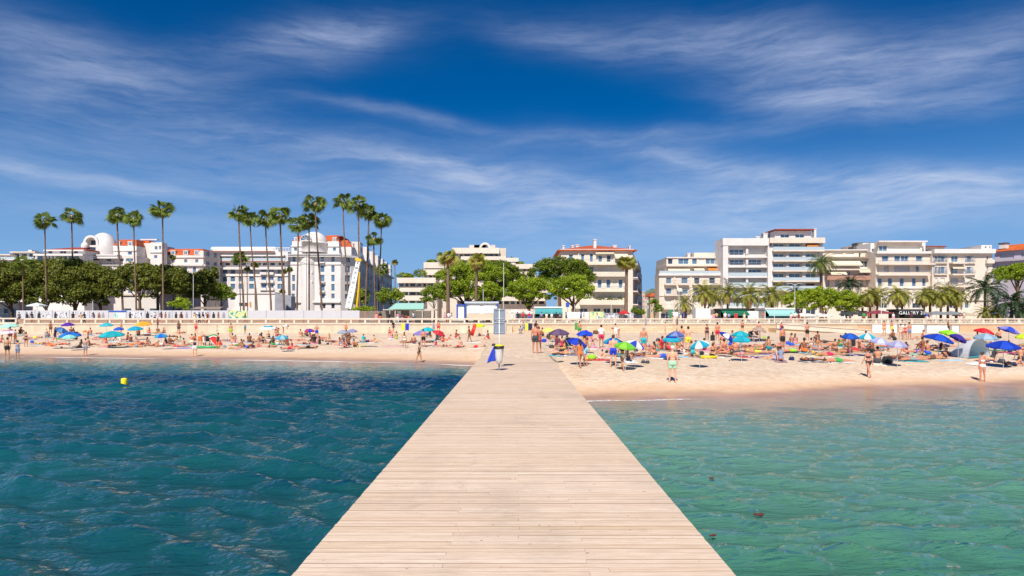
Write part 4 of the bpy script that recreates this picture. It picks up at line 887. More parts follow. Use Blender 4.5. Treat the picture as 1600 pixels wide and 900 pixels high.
def b_street():
    lab=['pink house down the side street beyond the cream block','narrow pale house second along the side street','ochre house with a tiled roof far down the side street','grey white house at the end of the side street gap']
    for i,(px,w,yt,D,c,rf) in enumerate(((1001.5,6,457,262,'#d3b3a0',0),(1006,5,466,290,'#cfc0b0',0),(1016,9,463,340,'#cbb08c',1),(1024,9,468,400,'#d0ccc4',0))):
        root=empty('house',(0,0,0),0,lab[i],'house','houses down the side street'); p=PF('PX',px,px+w,yt,D,root,wallmat('stucco_s%d'%i,c),depth=4)
        for r_ in range(3):
            for k in range(2): p.win(px+w*(.15+.45*k),px+w*(.4+.45*k),yt+5+r_*8,yt+9+r_*8,'w')
        p.done()
        if rf: hip(root,p.f.A.x,p.f.B.x,D,D+12,p.f.zt,p.f.zt+1.6,TILE,ins=1.2)
        else:
            mb=MB(); mb.box(p.f.A.x-.2,p.f.B.x+.2,D-.2,D+12.2,p.f.zt+.005,p.f.zt+.35); mb.build('roof',CONC,root)
b_street()
for i,(px,D,lab) in enumerate(((1003,1480,'tiny white house low on the wooded hill beside the orange roof block'),(1012,1520,'small white villa halfway up the distant hill in the street gap'),(1021,1560,'pale villa near the crest of the distant hill'),(1027,1500,'white house on the hill nearest the beige building'),(1009,1450,'tan roofed house at the foot of the distant hill'))):
    X=(px-800)*D/F; z=float(HZ(np.array([X]),np.array([float(D)]))[0]); root=empty('hill_house',(X,D,z-1),0,lab,'house','houses on the far hill')
    mb=MB(); mb.box(-5,5,-4,4,0,7); mb.build('wall',W_WHITE,root); hip(root,-5,5,-4,4,7.05,9.3,TILE,ins=3)
    mb=MB(); [mb.box(a,a+1.6,-4.05,-4.01,z0,z0+1.6) for a in (-3.6,-.8,2.) for z0 in (1,4)]; mb.build('window',GLASS,root)
# ---------------------------------------------------------------- palms
def trunk_mesh(h,r0,r1,bend=0,rings=True,n=9,name='trunk'):
    mb=MB(); pts=[];rad=[]; K=max(10,int(h/.55))
    for i in range(K+1):
        t=i/K; pts.append((bend*math.sin(t*PI*.5)**2,0,h*t)); rad.append((r0+(r1-r0)*t**.8)*(1+(.07 if rings and i%2 else 0))*(1.25 if i==0 else 1))
    mb.tube(pts,rad,n,0); return mb.mesh(name,[BARKP],True)
def fan_crown(seed,nl=30,L=1.1,pet=1.15,skirt=7):
    r=random.Random(seed); mb=MB()
    for i in range(nl+skirt):
        dead=i>=nl; az=r.uniform(0,2*PI); el=R(r.uniform(-70,-35)) if dead else math.asin(1-1.62*(i+.5)/nl)*.9
        d=Vector((math.cos(az)*math.cos(el),math.sin(az)*math.cos(el),math.sin(el))); side=Vector((-math.sin(az),math.cos(az),0)); up=d.cross(side)*-1; ro=R(r.uniform(-75,75)); side,up=(side*math.cos(ro)+up*math.sin(ro)),(up*math.cos(ro)-side*math.sin(ro))
        p=pet*r.uniform(.35,1.15)*(.6 if dead else 1); l=L*r.uniform(.85,1.15); o=d*p; o.z-=.12*p*p
        mi=1 if dead else 0
        a=side*.025; mb.face([a,-a,o-a*.6,o+a*.6],mi)
        nb=13
        for k in range(nb):
            t=(k/(nb-1)-.5)*2*R(86); dir_=d*math.cos(t)+side*math.sin(t); ll=l*(.72+.28*math.cos(t)); tip=o+dir_*ll-up*0+Vector((0,0,-.30*ll*ll*(1 if not dead else .4)))
            mid=o+dir_*ll*.55+Vector((0,0,-.04)); w=(dir_.cross(up)).normalized()*.075
            mb.face([o,mid-w,tip,mid+w],mi)
    return mb
def feather_crown(seed,nf=34,L=3.3,dead=6,drop=.25,lw=.075,ll=.5):
    r=random.Random(seed); mb=MB()
    for i in range(nf+dead):
        dd=i>=nf; az=2.399963*i+r.uniform(-.2,.2); el=R(r.uniform(-65,-30)) if dd else math.asin(min(.98,1-1.38*(i+.5)/nf)); l=L*r.uniform(.85,1.1)*(.7 if dd else 1); K=9
        pts=[]; p=Vector((0,0,0)); e=el
        for k in range(K+1):
            pts.append(p.copy()); d=Vector((math.cos(az)*math.cos(e),math.sin(az)*math.cos(e),math.sin(e))); p=p+d*l/K; e-=R(9+drop*10)*(.5+k/K)
            e=max(e,R(-88))
        side=Vector((-math.sin(az),math.cos(az),0)); mi=1 if dd else 0
        for k in range(K):
            a,b=pts[k],pts[k+1]; w=side*.02; mb.face([a-w,a+w,b+w,b-w],mi)
            ax=(b-a).normalized(); up=side.cross(ax)
            if k==0: continue
            for h in (.25,.75):
                q=a.lerp(b,h); f=ll*math.sin(PI*min(1,(k+h)/K*.85+.15))+.08
                for sg in (-1,1):
                    dv=(side*sg*.82+ax*.5+up*r.uniform(-.05,.35)).normalized(); mb.face([q-ax*lw,q+ax*lw,q+dv*f+ax*lw*.3+Vector((0,0,-.1*f)),q+dv*f-ax*lw*.3+Vector((0,0,-.1*f))],mi)
    return mb
PG1=leafmat('palm_green','#2a421a','#8a9a3a',.25); PG2=leafmat('palm_olive','#55661f','#b8b04c',.28); PDEAD=leafmat('palm_dead','#94713a','#d8b070',.2); PG3=leafmat('palm_darkgreen','#16291a','#3d5a2a',.15)
FANS=[fan_crown(i).mesh('crown',[PG1,PG1]) for i in range(4)]
FANS_S=[fan_crown(20+i,30,.8,.6,6).mesh('crown',[PG1,PDEAD]) for i in range(2)]
FANS_B=[fan_crown(40+i,34,1.05,.95,30).mesh('crown',[PG2,PDEAD]) for i in range(2)]
REDB=cm('red_wrap','#b31f2c',rough=.8)
def palm(kind,cx,cy,bx,D,label,group,sc=1.0,red=False,thick=.17,by=None,crown=None,i=0):
    top=P(cx,cy,D); base=P(bx,490,D); zb=PROM_Z if by is None else by; h=top.z-zb; root=empty('palm_tree',(base.x,D,zb),0,label,'palm tree',group)
    me=trunk_mesh(h,thick,thick*.62,top.x-base.x,kind!='date'); o=bpy.data.objects.new('trunk',me); COL.objects.link(o); o.parent=root
    c=bpy.data.objects.new('crown',crown); COL.objects.link(c); c.parent=root; c.location=(top.x-base.x,0,h); c.scale=(sc,sc,sc); c.rotation_euler=(0,R((i*37)%11-5),i*1.3)
    if red:
        mb=MB(); mb.lathe([(thick*1.32,0),(thick*1.32,1.9),(thick*1.0,1.95)],(0,0,0),12); mb.build('trunk_wrap',REDB,root,smooth=True)
    if kind=='fan': 
        mb=MB(); mb.tube([(0,0,-.55),(0,0,-.1),(0,0,.15)],[thick*.7,thick*1.3,thick*.9],8); q=mb.build('crown_base',PDEAD,root); q.location=c.location
    return root
GT='tall fan palms in front of the white hotel'
tall=[(70,344,73,'leftmost tall fan palm standing over the dark trees'),(112,337,116,'second tall fan palm from the left, just right of the leftmost'),(183,336,192,'tall fan palm in front of the hotel pavilion, left of a shorter one'),(209,341,213,'slightly shorter fan palm just right of the pavilion dome'),
(254,326,255,'tallest fan palm of the left half, alone before the hotel block'),(373,333,381,'fan palm at the left end of the long wing row, trunk curving left'),(391,342,402,'second fan palm of the long wing row, crown touching the first'),(415,342,424,'third fan palm of the long wing row'),
(438,336,444,'fourth fan palm of the wing row, left of the grand hotel'),(466,351,464,'shorter fan palm over the left corner of the grand hotel'),(483,345,483,'dark fan palm directly before the half dome of the grand hotel'),(493,318,503,'tall fan palm leaning left across the half dome'),
(536,314,545,'tallest fan palm of all, right of the grand hotel dome'),(560,319,562,'very tall fan palm just right of the tallest one'),(576,331,571,'tall fan palm in the middle of the side wing cluster'),(596,343,590,'rightmost of the very tall fan palms by the side wing'),
(584,373,586,'mid height fan palm among the tall ones by the side wing')]
for i,(cx,cy,bx,l) in enumerate(tall): palm('fan',cx,cy,bx,124+(i*7)%9,l,GT,sc=1.07+.05*(i%3) if i!=16 else .85,red=True,crown=FANS[i%4],i=i,thick=.17+.02*(i%3))
short=[(36,411,36,118,.95,'short fan palm at the far left in front of the dark trees'),(270,402,271,140,.6,'small fan palm in front of the orange mansard block'),(374,402,376,150,1.05,'bushy fan palm before the long wing, left of a shorter pair'),(398,414,399,152,.75,'short fan palm beside the bushy one before the long wing'),
(386,420,387,154,.7,'smallest fan palm before the long wing'),(335,421,337,150,.75,'short palm behind the shrubs left of the podium'),(444,424,445,170,.75,'short bright palm left of the grand hotel entrance'),(453,421,455,171,.7,'short palm touching its twin at the grand hotel left corner'),(441,455,441,165,.65,'low palm beside the podium at the hotel corner'),
(597,421,600,150,.95,'short fan palm in front of the far end of the side wing'),(617,410,618,150,.65,'lone slim fan palm between hotel and terraced building'),(546,455,546,160,.6,'low palm behind the crane at the hotel entrance')]
for i,(cx,cy,bx,D,s,l) in enumerate(short): palm('fan',cx,cy,bx,D,l,'short fan palms along the avenue',sc=s,crown=FANS_S[i%2] if s<.9 else FANS[i%4],i=i,thick=.13)
for i,(cx,cy,bx,D,s,l,tk) in enumerate([(700,401,700,121,1.15,'thick trunked fan palm with brown dead fronds left of the kiosk','.36'),(745,406,743,126,1.1,'fan palm with a brown skirt behind the blue and white kiosk','.34'),(979,409,978,118,1.0,'fan palm with hanging brown fronds before the cream block','.36')]):
    palm('fan',cx,cy,bx,D,l,'fan palms with brown skirts',sc=s*1.0,crown=FANS_B[i%2],i=i,thick=float(tk))
# feather palms
DP=[feather_crown(1+i).mesh('crown',[PG2,PDEAD]) for i in range(3)]; DB=[feather_crown(11+i,26,2.9,22,.5).mesh('crown',[PG2,PDEAD]) for i in range(2)]; DG=[feather_crown(21+i,30,3.3,0,.35).mesh('crown',[PG3,PG3]) for i in range(2)]; DBIG=feather_crown(31,52,4.1,6,.35).mesh('crown',[PG1,PDEAD])
fe=[(1283,411,1284,140,.74,DBIG,.42,'large date palm with drooping fronds in front of the tallest block'),(1100,457,1103,116,.80,DP[0],.2,'feather palm nearest the beige building, right of the flagpole'),(1113,462,1098,122,.7,DP[1],.17,'feather palm overlapping the one by the beige building'),
(1137,457,1137,117,.80,DP[1],.24,'feather palm left of the green awning'),(1170,461,1170,115,.85,DP[2],.2,'feather palm with slim trunk over the green awning'),(1206,460,1206,116,.9,DP[0],.24,'feather palm over the pale green awning'),(1070,474,1071,124,.62,DP[2],.2,'short yellowing feather palm in front of the beige building'),
(1328,443,1328,135,.85,DG[0],.22,'dark green feather palm rising behind the round bushes'),(1242,457,1242,130,.6,DG[1],.2,'small dark palm left of the round bushes'),
(1359,462,1360,112,.72,DB[0],.2,'brownish feather palm, first of the row before the long balconies'),(1371,461,1370,113,.70,DP[1],.22,'green topped feather palm second in the row before the long balconies'),(1402,460,1402,112,.75,DB[1],.22,'bushy brown feather palm left of the black awning'),(1410,462,1409,115,.68,DB[0],.22,'brown feather palm doubled up behind the bushy one'),
(1444,463,1444,113,.7,DB[1],.2,'brown feather palm over the black awning'),(1453,460,1453,115,.7,DP[0],.22,'feather palm right of the black awning'),(1470,464,1470,112,.65,DB[0],.22,'feather palm left of the grey parasols'),(1481,458,1481,113,.75,DP[2],.24,'taller green feather palm before the pale building'),
(1495,463,1494,112,.75,DB[1],.24,'tan feather palm at the right end of the brown row'),(1539,451,1539,114,1.05,DG[0],.26,'large green feather palm before the right end of the pale building'),(1580,472,1581,108,1.0,DG[1],.26,'low dark feather palm near the right edge'),(1598,483,1600,107,.75,DG[0],.2,'low green palm cut off by the right edge'),
(1541,488,1541,110,.55,DP[1],.15,'very low fan shaped palm beneath the large green one'),(1557,489,1557,109,.55,DP[2],.15,'very low pale palm beneath the dark feather palm')]
for i,(cx,cy,bx,D,s,me,tk,l) in enumerate(fe): palm('date',cx,cy,bx,D,l,'feather palms along the avenue',sc=s*1.28,crown=me,i=i,thick=tk)

# ---------------------------------------------------------------- broadleaf and pine trees
def tree(name,px,D,lobes,leaf,label,group,size=.34,dens=26,base_px=None,trunk_r=.3,flat=1.0,seed=0,cat='tree'):
    """lobes: (photo x, photo y, radius x px, radius y px, depth offset m)"""
    r=np.random.default_rng(seed+int(px)); bx=(px-800)*D/F; root=empty(name,(bx,D,PROM_Z),0,label,cat,group); cs=[];ds=[]
    mb=MB(); trunk_top=None; ymin=max(l[1]+l[3] for l in lobes); tz=P(px,ymin,D).z-PROM_Z
    tz=max(tz,.6)
    mb.tube([(0,0,-.1),(.1,0,tz*.5),(0,.0,tz),( .05,0,tz+.8)],[trunk_r*1.35,trunk_r,trunk_r*.8,trunk_r*.6],9)
    for (x,y,rx,ry,dy) in lobes:
        k=D/F; c=np.array([(x-800)*k-bx,dy,CAMZ+(HY-y)*k-PROM_Z]); a,b=rx*k*1.14,ry*k*1.14; dp=(a+b)/2
        mb.tube([(0.03,0,tz*.8),tuple((np.array([0,0,tz])*.5+c*.5)+r.normal(size=3)*.2),tuple(c)],[trunk_r*.5,trunk_r*.32,trunk_r*.12],6)
        # clumps: small puffs spread over the lobe
        npf=min(85,max(16,int(a*b*10))); d=r.normal(size=(npf,3)); d[:,2]=np.where(d[:,2]<-.35,-d[:,2]*.6,d[:,2]); d/=np.linalg.norm(d,axis=1)[:,None]; rr=r.uniform(.5,1.0,(npf,1))**.6
        pc=c+d*rr*np.array([a,dp,b]); pr=r.uniform(.45,.95,npf)*max(.62,min(a,b)*.5)
        for q,rad in zip(pc,pr):
            n=int(dens*rad*rad*7.5)+14; e=r.normal(size=(n,3)); e/=np.linalg.norm(e,axis=1)[:,None]; e2=e.copy(); e2[:,2]=e2[:,2]*.72
            cs.append(q+e2*rad*r.uniform(.55,1.08,(n,1))); ds.append(e+np.array([0,0,.25]))
    mb.build('trunk',BARK,root,smooth=True)
    me=leafmesh('crown',np.concatenate(cs),np.concatenate(ds),size*.5,r,[leaf]); o=bpy.data.objects.new('crown',me); COL.objects.link(o); o.parent=root; return root
GD='dark broad trees along the promenade'
tr=[(18,132,[(10,440,34,26,0),(-25,446,30,26,1),(22,462,22,14,-1),(0,470,26,10,-1),(-2,425,20,12,1)],'dark evergreen tree cut off by the left edge'),
 (72,133,[(62,438,26,24,0),(84,432,24,22,1),(50,455,22,18,-1),(92,456,22,16,-1),(72,471,26,9,-1),(70,420,18,12,1)],'dark evergreen tree below the leftmost tall palm'),
 (118,131,[(112,436,26,24,0),(132,434,22,20,.5),(104,458,22,16,-1),(134,457,22,15,-1),(118,471,24,9,-1),(121,420,18,11,1)],'dark evergreen tree below the second tall palm'),
 (157,132,[(150,440,24,20,0),(170,444,20,18,.5),(146,460,18,14,-1),(168,462,18,12,-1),(150,471,18,9,-1),(160,428,14,9,1)],'dark evergreen tree below the pavilion dome'),
 (218,130,[(208,432,18,17,0),(232,436,22,18,.5),(200,450,14,12,-1),(236,452,18,12,-1),(221,422,14,9,1)],'dark tree with a forked trunk left of the tallest left palm'),
 (246,136,[(252,432,18,17,0),(266,444,17,14,.5),(248,450,14,12,-1)],'dark tree right behind the tallest left palm'),
 (288,134,[(280,440,18,18,0),(294,450,14,14,.5),(276,455,14,12,-1)],'dark tree below the orange mansard block'),
 (320,138,[(316,445,15,18,0),(330,455,13,14,.5),(312,462,14,10,-1),(324,432,10,12,1)],'loose tree left of the podium with a pale trunk')]
for i,(px,D,lb,l) in enumerate(tr): tree('evergreen_tree',px,D,lb,LEAFD,l,GD,seed=i,trunk_r=.28,size=.42,dens=15)
for i,(px,D,lb,lf,l) in enumerate([(346,140,[(346,458,14,13,0),(356,464,11,9,-.5),(338,466,10,8,-1)],LEAFM,'bright green shrub left of the white podium'),(281,112,[(276,479,12,9,0),(288,480,10,8,-.4),(282,471,8,6,.3)],LEAFY,'yellow green bush behind the hoarding below the hotel block'),
  (560,140,[(558,472,12,12,0),(566,463,9,12,.5)],LEAFM,'shrub behind the crane truck'),(612,125,[(606,470,13,12,0),(618,466,12,13,.5),(600,462,9,10,0)],LEAFM,'green shrub mass at the right end of the hotel wing'),(575,116,[(572,484,14,4,0),(560,485,8,3,0)],LEAFY,'clipped hedge behind the slat fence'),
  (678,126,[(676,460,14,12,0),(687,467,10,9,-.5),(668,470,9,7,-.5)],LEAFM,'round tree left of the thick palm')]): tree('shrub',px,D,lb,lf,l,'shrubs along the promenade',seed=50+i,trunk_r=.12,size=.32,dens=18,cat='shrub')
GP='umbrella pines in the middle of the avenue'
pn=[(728,134,[(722,424,24,13,0),(752,420,24,12,1),(700,434,17,12,-.5),(742,440,26,14,0),(712,452,19,12,-1),(775,432,20,13,.5),(700,450,18,12,-.5),(730,458,22,12,.3),(690,462,12,10,0)],LEAFP,'broad umbrella pine behind the two skirted palms'),
 (772,140,[(786,424,20,14,0),(800,436,18,13,.5),(780,446,20,12,-.5),(796,452,16,12,0),(770,462,16,10,0)],LEAFPD,'dark umbrella pine behind the white lamp pole'),
 (874,136,[(872,415,36,11,0),(850,424,20,11,-.5),(898,424,22,13,.5),(914,438,13,14,0),(878,430,26,10,0),(840,432,16,10,0),(860,442,20,10,0),(834,445,14,10,.3)],LEAFPD,'wide dark umbrella pine left of the orange roofed block'),
 (826,127,[(820,452,22,15,0),(840,448,16,13,.5),(808,462,14,11,-.5),(832,464,15,9,-1),(818,470,16,8,0),(845,466,14,8,0)],LEAFP,'rounded yellow green pine above the teal awning'),
 (896,124,[(880,450,23,14,0),(902,444,19,13,.5),(914,456,12,12,0),(866,455,14,10,-.5),(896,462,18,9,-1),(876,464,15,9,0),(914,463,11,9,0)],LEAFP,'rounded bright pine in front of the cream block'),
 (762,128,[(762,456,18,13,0),(778,462,14,10,-.5),(750,464,12,9,-.5),(766,470,18,7,0)],LEAFP,'small bright pine behind the blue and white kiosk'),
 (1590,128,[(1590,428,28,13,0),(1575,436,18,9,-.5),(1612,432,24,14,.5),(1594,419,18,7,.5)],LEAFP,'umbrella pine against the shade tinted building at the right edge')]
for i,(px,D,lb,lf,l) in enumerate(pn): tree('umbrella_pine',px,D,lb,lf,l,GP,seed=80+i,trunk_r=.33,size=.30,dens=26)
for i,(px,D,lb,l) in enumerate([(1252,121,[(1248,470,20,13,0),(1236,474,12,8,-.5),(1262,462,16,10,.5),(1250,482,18,8,0),(1228,468,9,7,0)],'round yellow green tree left of the white parasols, nearest the awnings'),(1290,122,[(1286,464,22,14,0),(1302,468,14,12,-.5),(1276,474,16,10,-1),(1290,480,20,9,0)],'largest round yellow green tree below the date palm'),
  (1322,120,[(1320,470,17,14,0),(1334,472,12,11,-.5),(1310,478,10,9,-1),(1326,484,16,8,0)],'round yellow green tree right of the white parasols'),(1347,120,[(1344,478,8,9,0),(1350,470,7,7,0)],'narrow bush beside the brownish feather palm'),
  (1022,150,[(1022,478,6,11,0),(1028,484,6,9,0)],'small street tree in the gap left of the beige building'),(990,140,[(992,488,6,6,0),(1001,490,6,5,0)],'low bush at the entrance of the side street')]): tree('round_tree',px,D,lb,LEAFY if i<4 else LEAFM,l,'round trees on the avenue',seed=120+i,trunk_r=.16,size=.30,dens=24)

# ---------------------------------------------------------------- sea walls and railings
STONE=bpy.data.materials.new('stone_blocks'); STONE.use_nodes=True
def _st():
    t=NT(STONE.node_tree); b=t.n['Principled BSDF']; tc=t.add('ShaderNodeTexCoord').outputs['Object']; mp=t.mapping(tc,rot=(R(90),0,0))
    sp=t.add('ShaderNodeSeparateXYZ',{0:tc}); v=t.add('ShaderNodeCombineXYZ',{0:sp.outputs[0],1:sp.outputs[2],2:0.}).outputs[0]
    br=t.add('ShaderNodeTexBrick',{'Vector':v,'Color1':srgb('#d9c4a8'),'Color2':srgb('#cfb292'),'Mortar':srgb('#a88c6c'),'Scale':1.0,'Mortar Size':.018,'Brick Width':1.15,'Row Height':.32}); br.offset=.5
    c=t.mix(t.m('MULTIPLY',t.ramp(t.noise(tc,1.3,6,.6),[(.4,0),(.7,1)]),.3),br.outputs[0],srgb('#c09a72')); t.l.new(c,b.inputs['Base Color']); b.inputs['Roughness'].default_value=.9
_st()
PLAS=cm('seawall_render','#d6c2aa',rough=.9,noise=.22,nscale=.5,streak=.45); RAILW=cm('rail_cream','#d4c6b4',rough=.75,noise=.12,nscale=1)
ZC=2.70; ZR=3.30
def xat(px,D=WALL_D): return (px-800)*D/F
def seawall():
    mb=MB(); mb.box(xat(-250),xat(779),WALL_D,WALL_D+.45,-.5,ZC-.22); o=mb.build('sea_wall',PLAS); tag(o,'smooth cream low sea wall behind the left beach','wall')
    mb=MB(); mb.box(xat(779),xat(1340),WALL_D,WALL_D+.45,-.5,ZC-.22); o=mb.build('sea_wall',STONE); tag(o,'coursed stone block sea wall behind the beach right of the pier','wall')
    mb=MB(); mb.box(xat(1340)+.002,xat(1880),WALL_D+.001,WALL_D+.45,-.5,ZC-.22); o=mb.build('sea_wall',cm('seawall_tan','#cba886',rough=.9,noise=.15,nscale=.6)); tag(o,'plain tan sea wall at the far right behind the white panels','wall')
    mb=MB(); mb.box(xat(787),xat(791),WALL_D-.8,WALL_D-.05,0,ZC-.1); mb.box(xat(790)+.01,xat(800.5),WALL_D-.6,WALL_D-.03,0,ZC-.35); o=mb.build('wall_buttress',PLAS); tag(o,'pale buttress of the sea wall beside the notice board','buttress')
    # left kerb + railing: cream beam on short posts
    root=empty('railing',(0,WALL_D+.2,0),0,'cream railing with a thick top rail above the left beach','railing')
    y0,y1=-.25,.25
    mb=MB(); mb.box(xat(37),xat(791),-.3,.3,ZC-.216,ZC); mb.build('kerb',RAILW,root)
    mb=MB(); mb.box(xat(37),xat(791),-.13,.13,ZR-.12,ZR+.1); mb.build('top_rail',RAILW,root)
    i=0; px=37.5
    while px<791: mb=MB(); mb.box(xat(px)-.13,xat(px)+.13,-.1,.1,ZC+.002,ZR-.122); mb.build('post',RAILW,root); px+=22.2
    root=empty('railing',(0,WALL_D+.2,0),0,'short pale concrete barrier with dark gap at the far left edge','railing')
    mb=MB(); mb.box(xat(-250),xat(26),-.3,.3,ZC-.216,ZC+.1); mb.build('kerb',RAILW,root); mb=MB(); mb.box(xat(-250),xat(26),-.15,.15,ZR-.05,ZR+.15); mb.build('top_rail',RAILW,root)
    for k in range(14): mb=MB(); x=xat(24-k*20); mb.box(x-.13,x+.13,-.1,.1,ZC+.102,ZR-.052); mb.build('post',RAILW,root)
    # right balustrade
    root=empty('balustrade',(0,WALL_D+.2,0),0,'cream stone balustrade with close balusters above the right beach','balustrade')
    mb=MB(); mb.box(xat(792),xat(1880),-.32,.32,ZC-.216,ZC); mb.build('coping',RAILW,root)
    mb=MB(); mb.box(xat(792),xat(1880),-.17,.17,ZR-.1,ZR+.08); mb.build('top_rail',RAILW,root)
    px=793
    while px<1876:
        mb=MB(); x=xat(px); mb.box(x-.15,x+.15,-.14,.14,ZC+.002,ZR-.102); mb.build('post',RAILW,root)
        mb=MB()
        for k in range(8):
            c=x+.32+k*.2
            if k<7: mb.lathe([(.05,ZC+.002),(.075,ZC+.18),(.04,ZC+.34),(.055,ZR-.102)],(c,0,0),6)
        mb.build('balusters',RAILW,root); px+=18.6
    # beach ramp with its own parapet coming down towards the right
    root=empty('beach_ramp',(0,0,0),0,'stone ramp sloping down to the sand with a pale parapet','ramp')
    a,b=xat(1213,97),xat(1372,95); zb0,zb1=ZC-.15,1.35
    mb=MB(); N=1
    def slabq(x0,x1,y0,y1,za0,za1,zb_0,zb_1):
        p=[(x0,y0,za0),(x1,y0,za1),(x1,y1,za1),(x0,y1,za0),(x0,y0,zb_0),(x1,y0,zb_1),(x1,y1,zb_1),(x0,y1,zb_0)]; n=len(mb.v); mb.v+=p
        for q in ((0,3,2,1),(4,5,6,7),(0,1,5,4),(1,2,6,5),(2,3,7,6),(3,0,4,7)): mb.f.append(tuple(n+i for i in q)); mb.m.append(0)
    slabq(a,b,97.0,WALL_D-.02,-.3,-.3,zb0-.6,zb1-.3); mb.build('ramp_body',STONE,root)
    mb=MB(); slabq(a,b,96.8,97.15,zb0-.598,zb1-.298,zb0+.05,zb1+.3); mb.build('parapet',RAILW,root)
    mb=MB(); slabq(a,b,96.7,97.25,zb0+.052,zb1+.302,zb0+.17,zb1+.42); mb.build('coping',RAILW,root)
    labs=['wide white panel on the sand below the balustrade','second white panel below the balustrade, behind the standing group','white panel below the balustrade beside the blue parasols','small white panel farthest right below the balustrade']
    for i,(x0,x1) in enumerate(((1362,1402),(1404,1445),(1447,1483),(1486,1499))):
        mb=MB(); D=98.5; mb.box(xat(x0,D),xat(x1,D),D,D+.08,.9,2.45-.05*i); mb.box(xat(x0,D),xat(x0,D)+.08,D-.06,D,.9,2.5-.05*i,1); mb.box(xat(x1,D)-.08,xat(x1,D),D-.06,D,.9,2.5-.05*i,1); o=mb.build('white_panel',[cm('panel_white','#e9e6e0',rough=.6),RAIL]); tag(o,labs[i],'panel','white panels below the balustrade')
    mb=MB(); mb.tube([(xat(1231,98),98,.9),(xat(1231,98),98,2.3)],.05,6); mb.box(xat(1228,98),xat(1234,98),97.9,98.02,1.3,2.3,1); o=mb.build('rescue_board',[RAIL,cm('board_grey','#a8a49a',rough=.7)]); tag(o,'grey notice hanging on the stone wall by the ramp','notice')
seawall()

# ---------------------------------------------------------------- hoardings along the promenade
HW_=cm('hoarding_white','#c3c1c4',rough=.55,noise=.05,nscale=2)
def hoard_mat(name,cols,scale=3,seed=0):
    m=bpy.data.materials.new(name); m.use_nodes=True; t=NT(m.node_tree); b=t.n['Principled BSDF']; tc=t.add('ShaderNodeTexCoord').outputs['Object']
    n=t.noise(t.mapping(tc,loc=(seed,0,0),sc=(1,1,.8)),scale,5,.7,.5); k=len(cols); c=t.ramp(n,[(.36+.28*i/max(1,k-1),srgb(h)) for i,h in enumerate(cols)],'LINEAR'); t.l.new(c,b.inputs['Base Color']); b.inputs['Roughness'].default_value=.5; return m
bnd=[25,40,54.7,82,108.7,140,169.5,198,227,248,269,299,328,357.5,386.7,416,445,474.6,503,533,562]
kinds={1:'bw',2:'bw',3:'bw',4:'bw',5:'fig',6:'blue',7:'bw',8:'bw',9:'fig',10:'fig',11:'bw',12:'fig',13:'mural'}
BW=[hoard_mat('printed_grey_a',['#2a2a30','#c9c9cc','#e0e0e2'],2.2,3),hoard_mat('printed_grey_b',['#33333a','#8b8b92','#dcdcde','#e6e6e6'],3.2,9)]; MUR=hoard_mat('printed_mural',['#2f8f5a','#3fa0c8','#d8d24a','#e9e4c8','#7ab648'],1.6,5); BLU=cm('printed_blue','#2a55b0',rough=.5); GRN=hoard_mat('printed_green',['#2c9a86','#cfe6dc','#e6eeec'],1.5,2)
def sil(mb,x,w,z0,z1,y,mi):   # simple flat printed figure: head + shoulders + body outline
    mb.ell((x,y,z1-.16),.11,.006,.15,mi,10,6); mb.box(x-w*.5,x+w*.5,y-.006,y+.0,z0,z1-.38,mi); mb.box(x-w*.3,x+w*.3,y-.0065,y+.0,z1-.379,z1-.30,mi)
ordl=['first','second','third','fourth','fifth','sixth','seventh','eighth','ninth','tenth','eleventh','twelfth','thirteenth','fourteenth','fifteenth','sixteenth','seventeenth','eighteenth','nineteenth','twentieth']
desc={'bw':'white hoarding panel with a grey photo print','fig':'white hoarding panel printed with small figures','blue':'hoarding panel with blue header and green print','mural':'hoarding panel with a colourful blue and yellow mural',None:'plain pale grey hoarding panel'}
for i in range(len(bnd)-1):
    D=110.0; x0,x1=xat(bnd[i],D),xat(bnd[i+1],D); k=kinds.get(i); root=empty('hoarding_panel',((x0+x1)/2,D,PROM_Z),0,desc[k]+', '+ordl[i]+' from the left','hoarding','hoarding panels along the left promenade')
    w=(x1-x0)/2; h=2.0; mb=MB(); mb.box(-w+.03,w-.03,0,.05,.62,h+.0); mb.build('panel',MUR if k=='mural' else HW_,root)
    mb=MB(); mb.box(w-.03,w+.02,-.03,.09,0,h+.05); mb.build('post',RAIL,root)
    mb=MB(); mb.box(-w+.03,w-.03,-.12,.12,0,.60); mb.build('base',cm('pavement_shade_brown','#a08470',rough=.9,noise=.2),root)  # brown strip added to stand in for shaded pavement below the rail
    if k=='bw': mb=MB(); mb.box(-w*.8,w*.8,-.012,-.002,.78,h-.28); mb.build('print',BW[i%2],root)
    if k=='blue': mb=MB(); mb.box(-w+.05,w-.05,-.012,-.002,h-.28,h-.02,0); mb.box(-w*.35,w*.8,-.012,-.002,.75,h-.42,1); mb.build('print',[BLU,GRN],root)
    if k in('fig','bw'):
        mb=MB(); r=random.Random(i); 
        for q in range(3 if k=='fig' else 1): sil(mb,-w*.6+q*w*.55+r.uniform(-.1,.1),.32+.2*r.random(),.7,h-.1-.2*r.random(),-.02,q%3)
        mb.build('printed_figures',[cm('fig_dark','#23232b'),cm('fig_brown','#8a5a44'),cm('fig_grey','#8f8f98')],root)
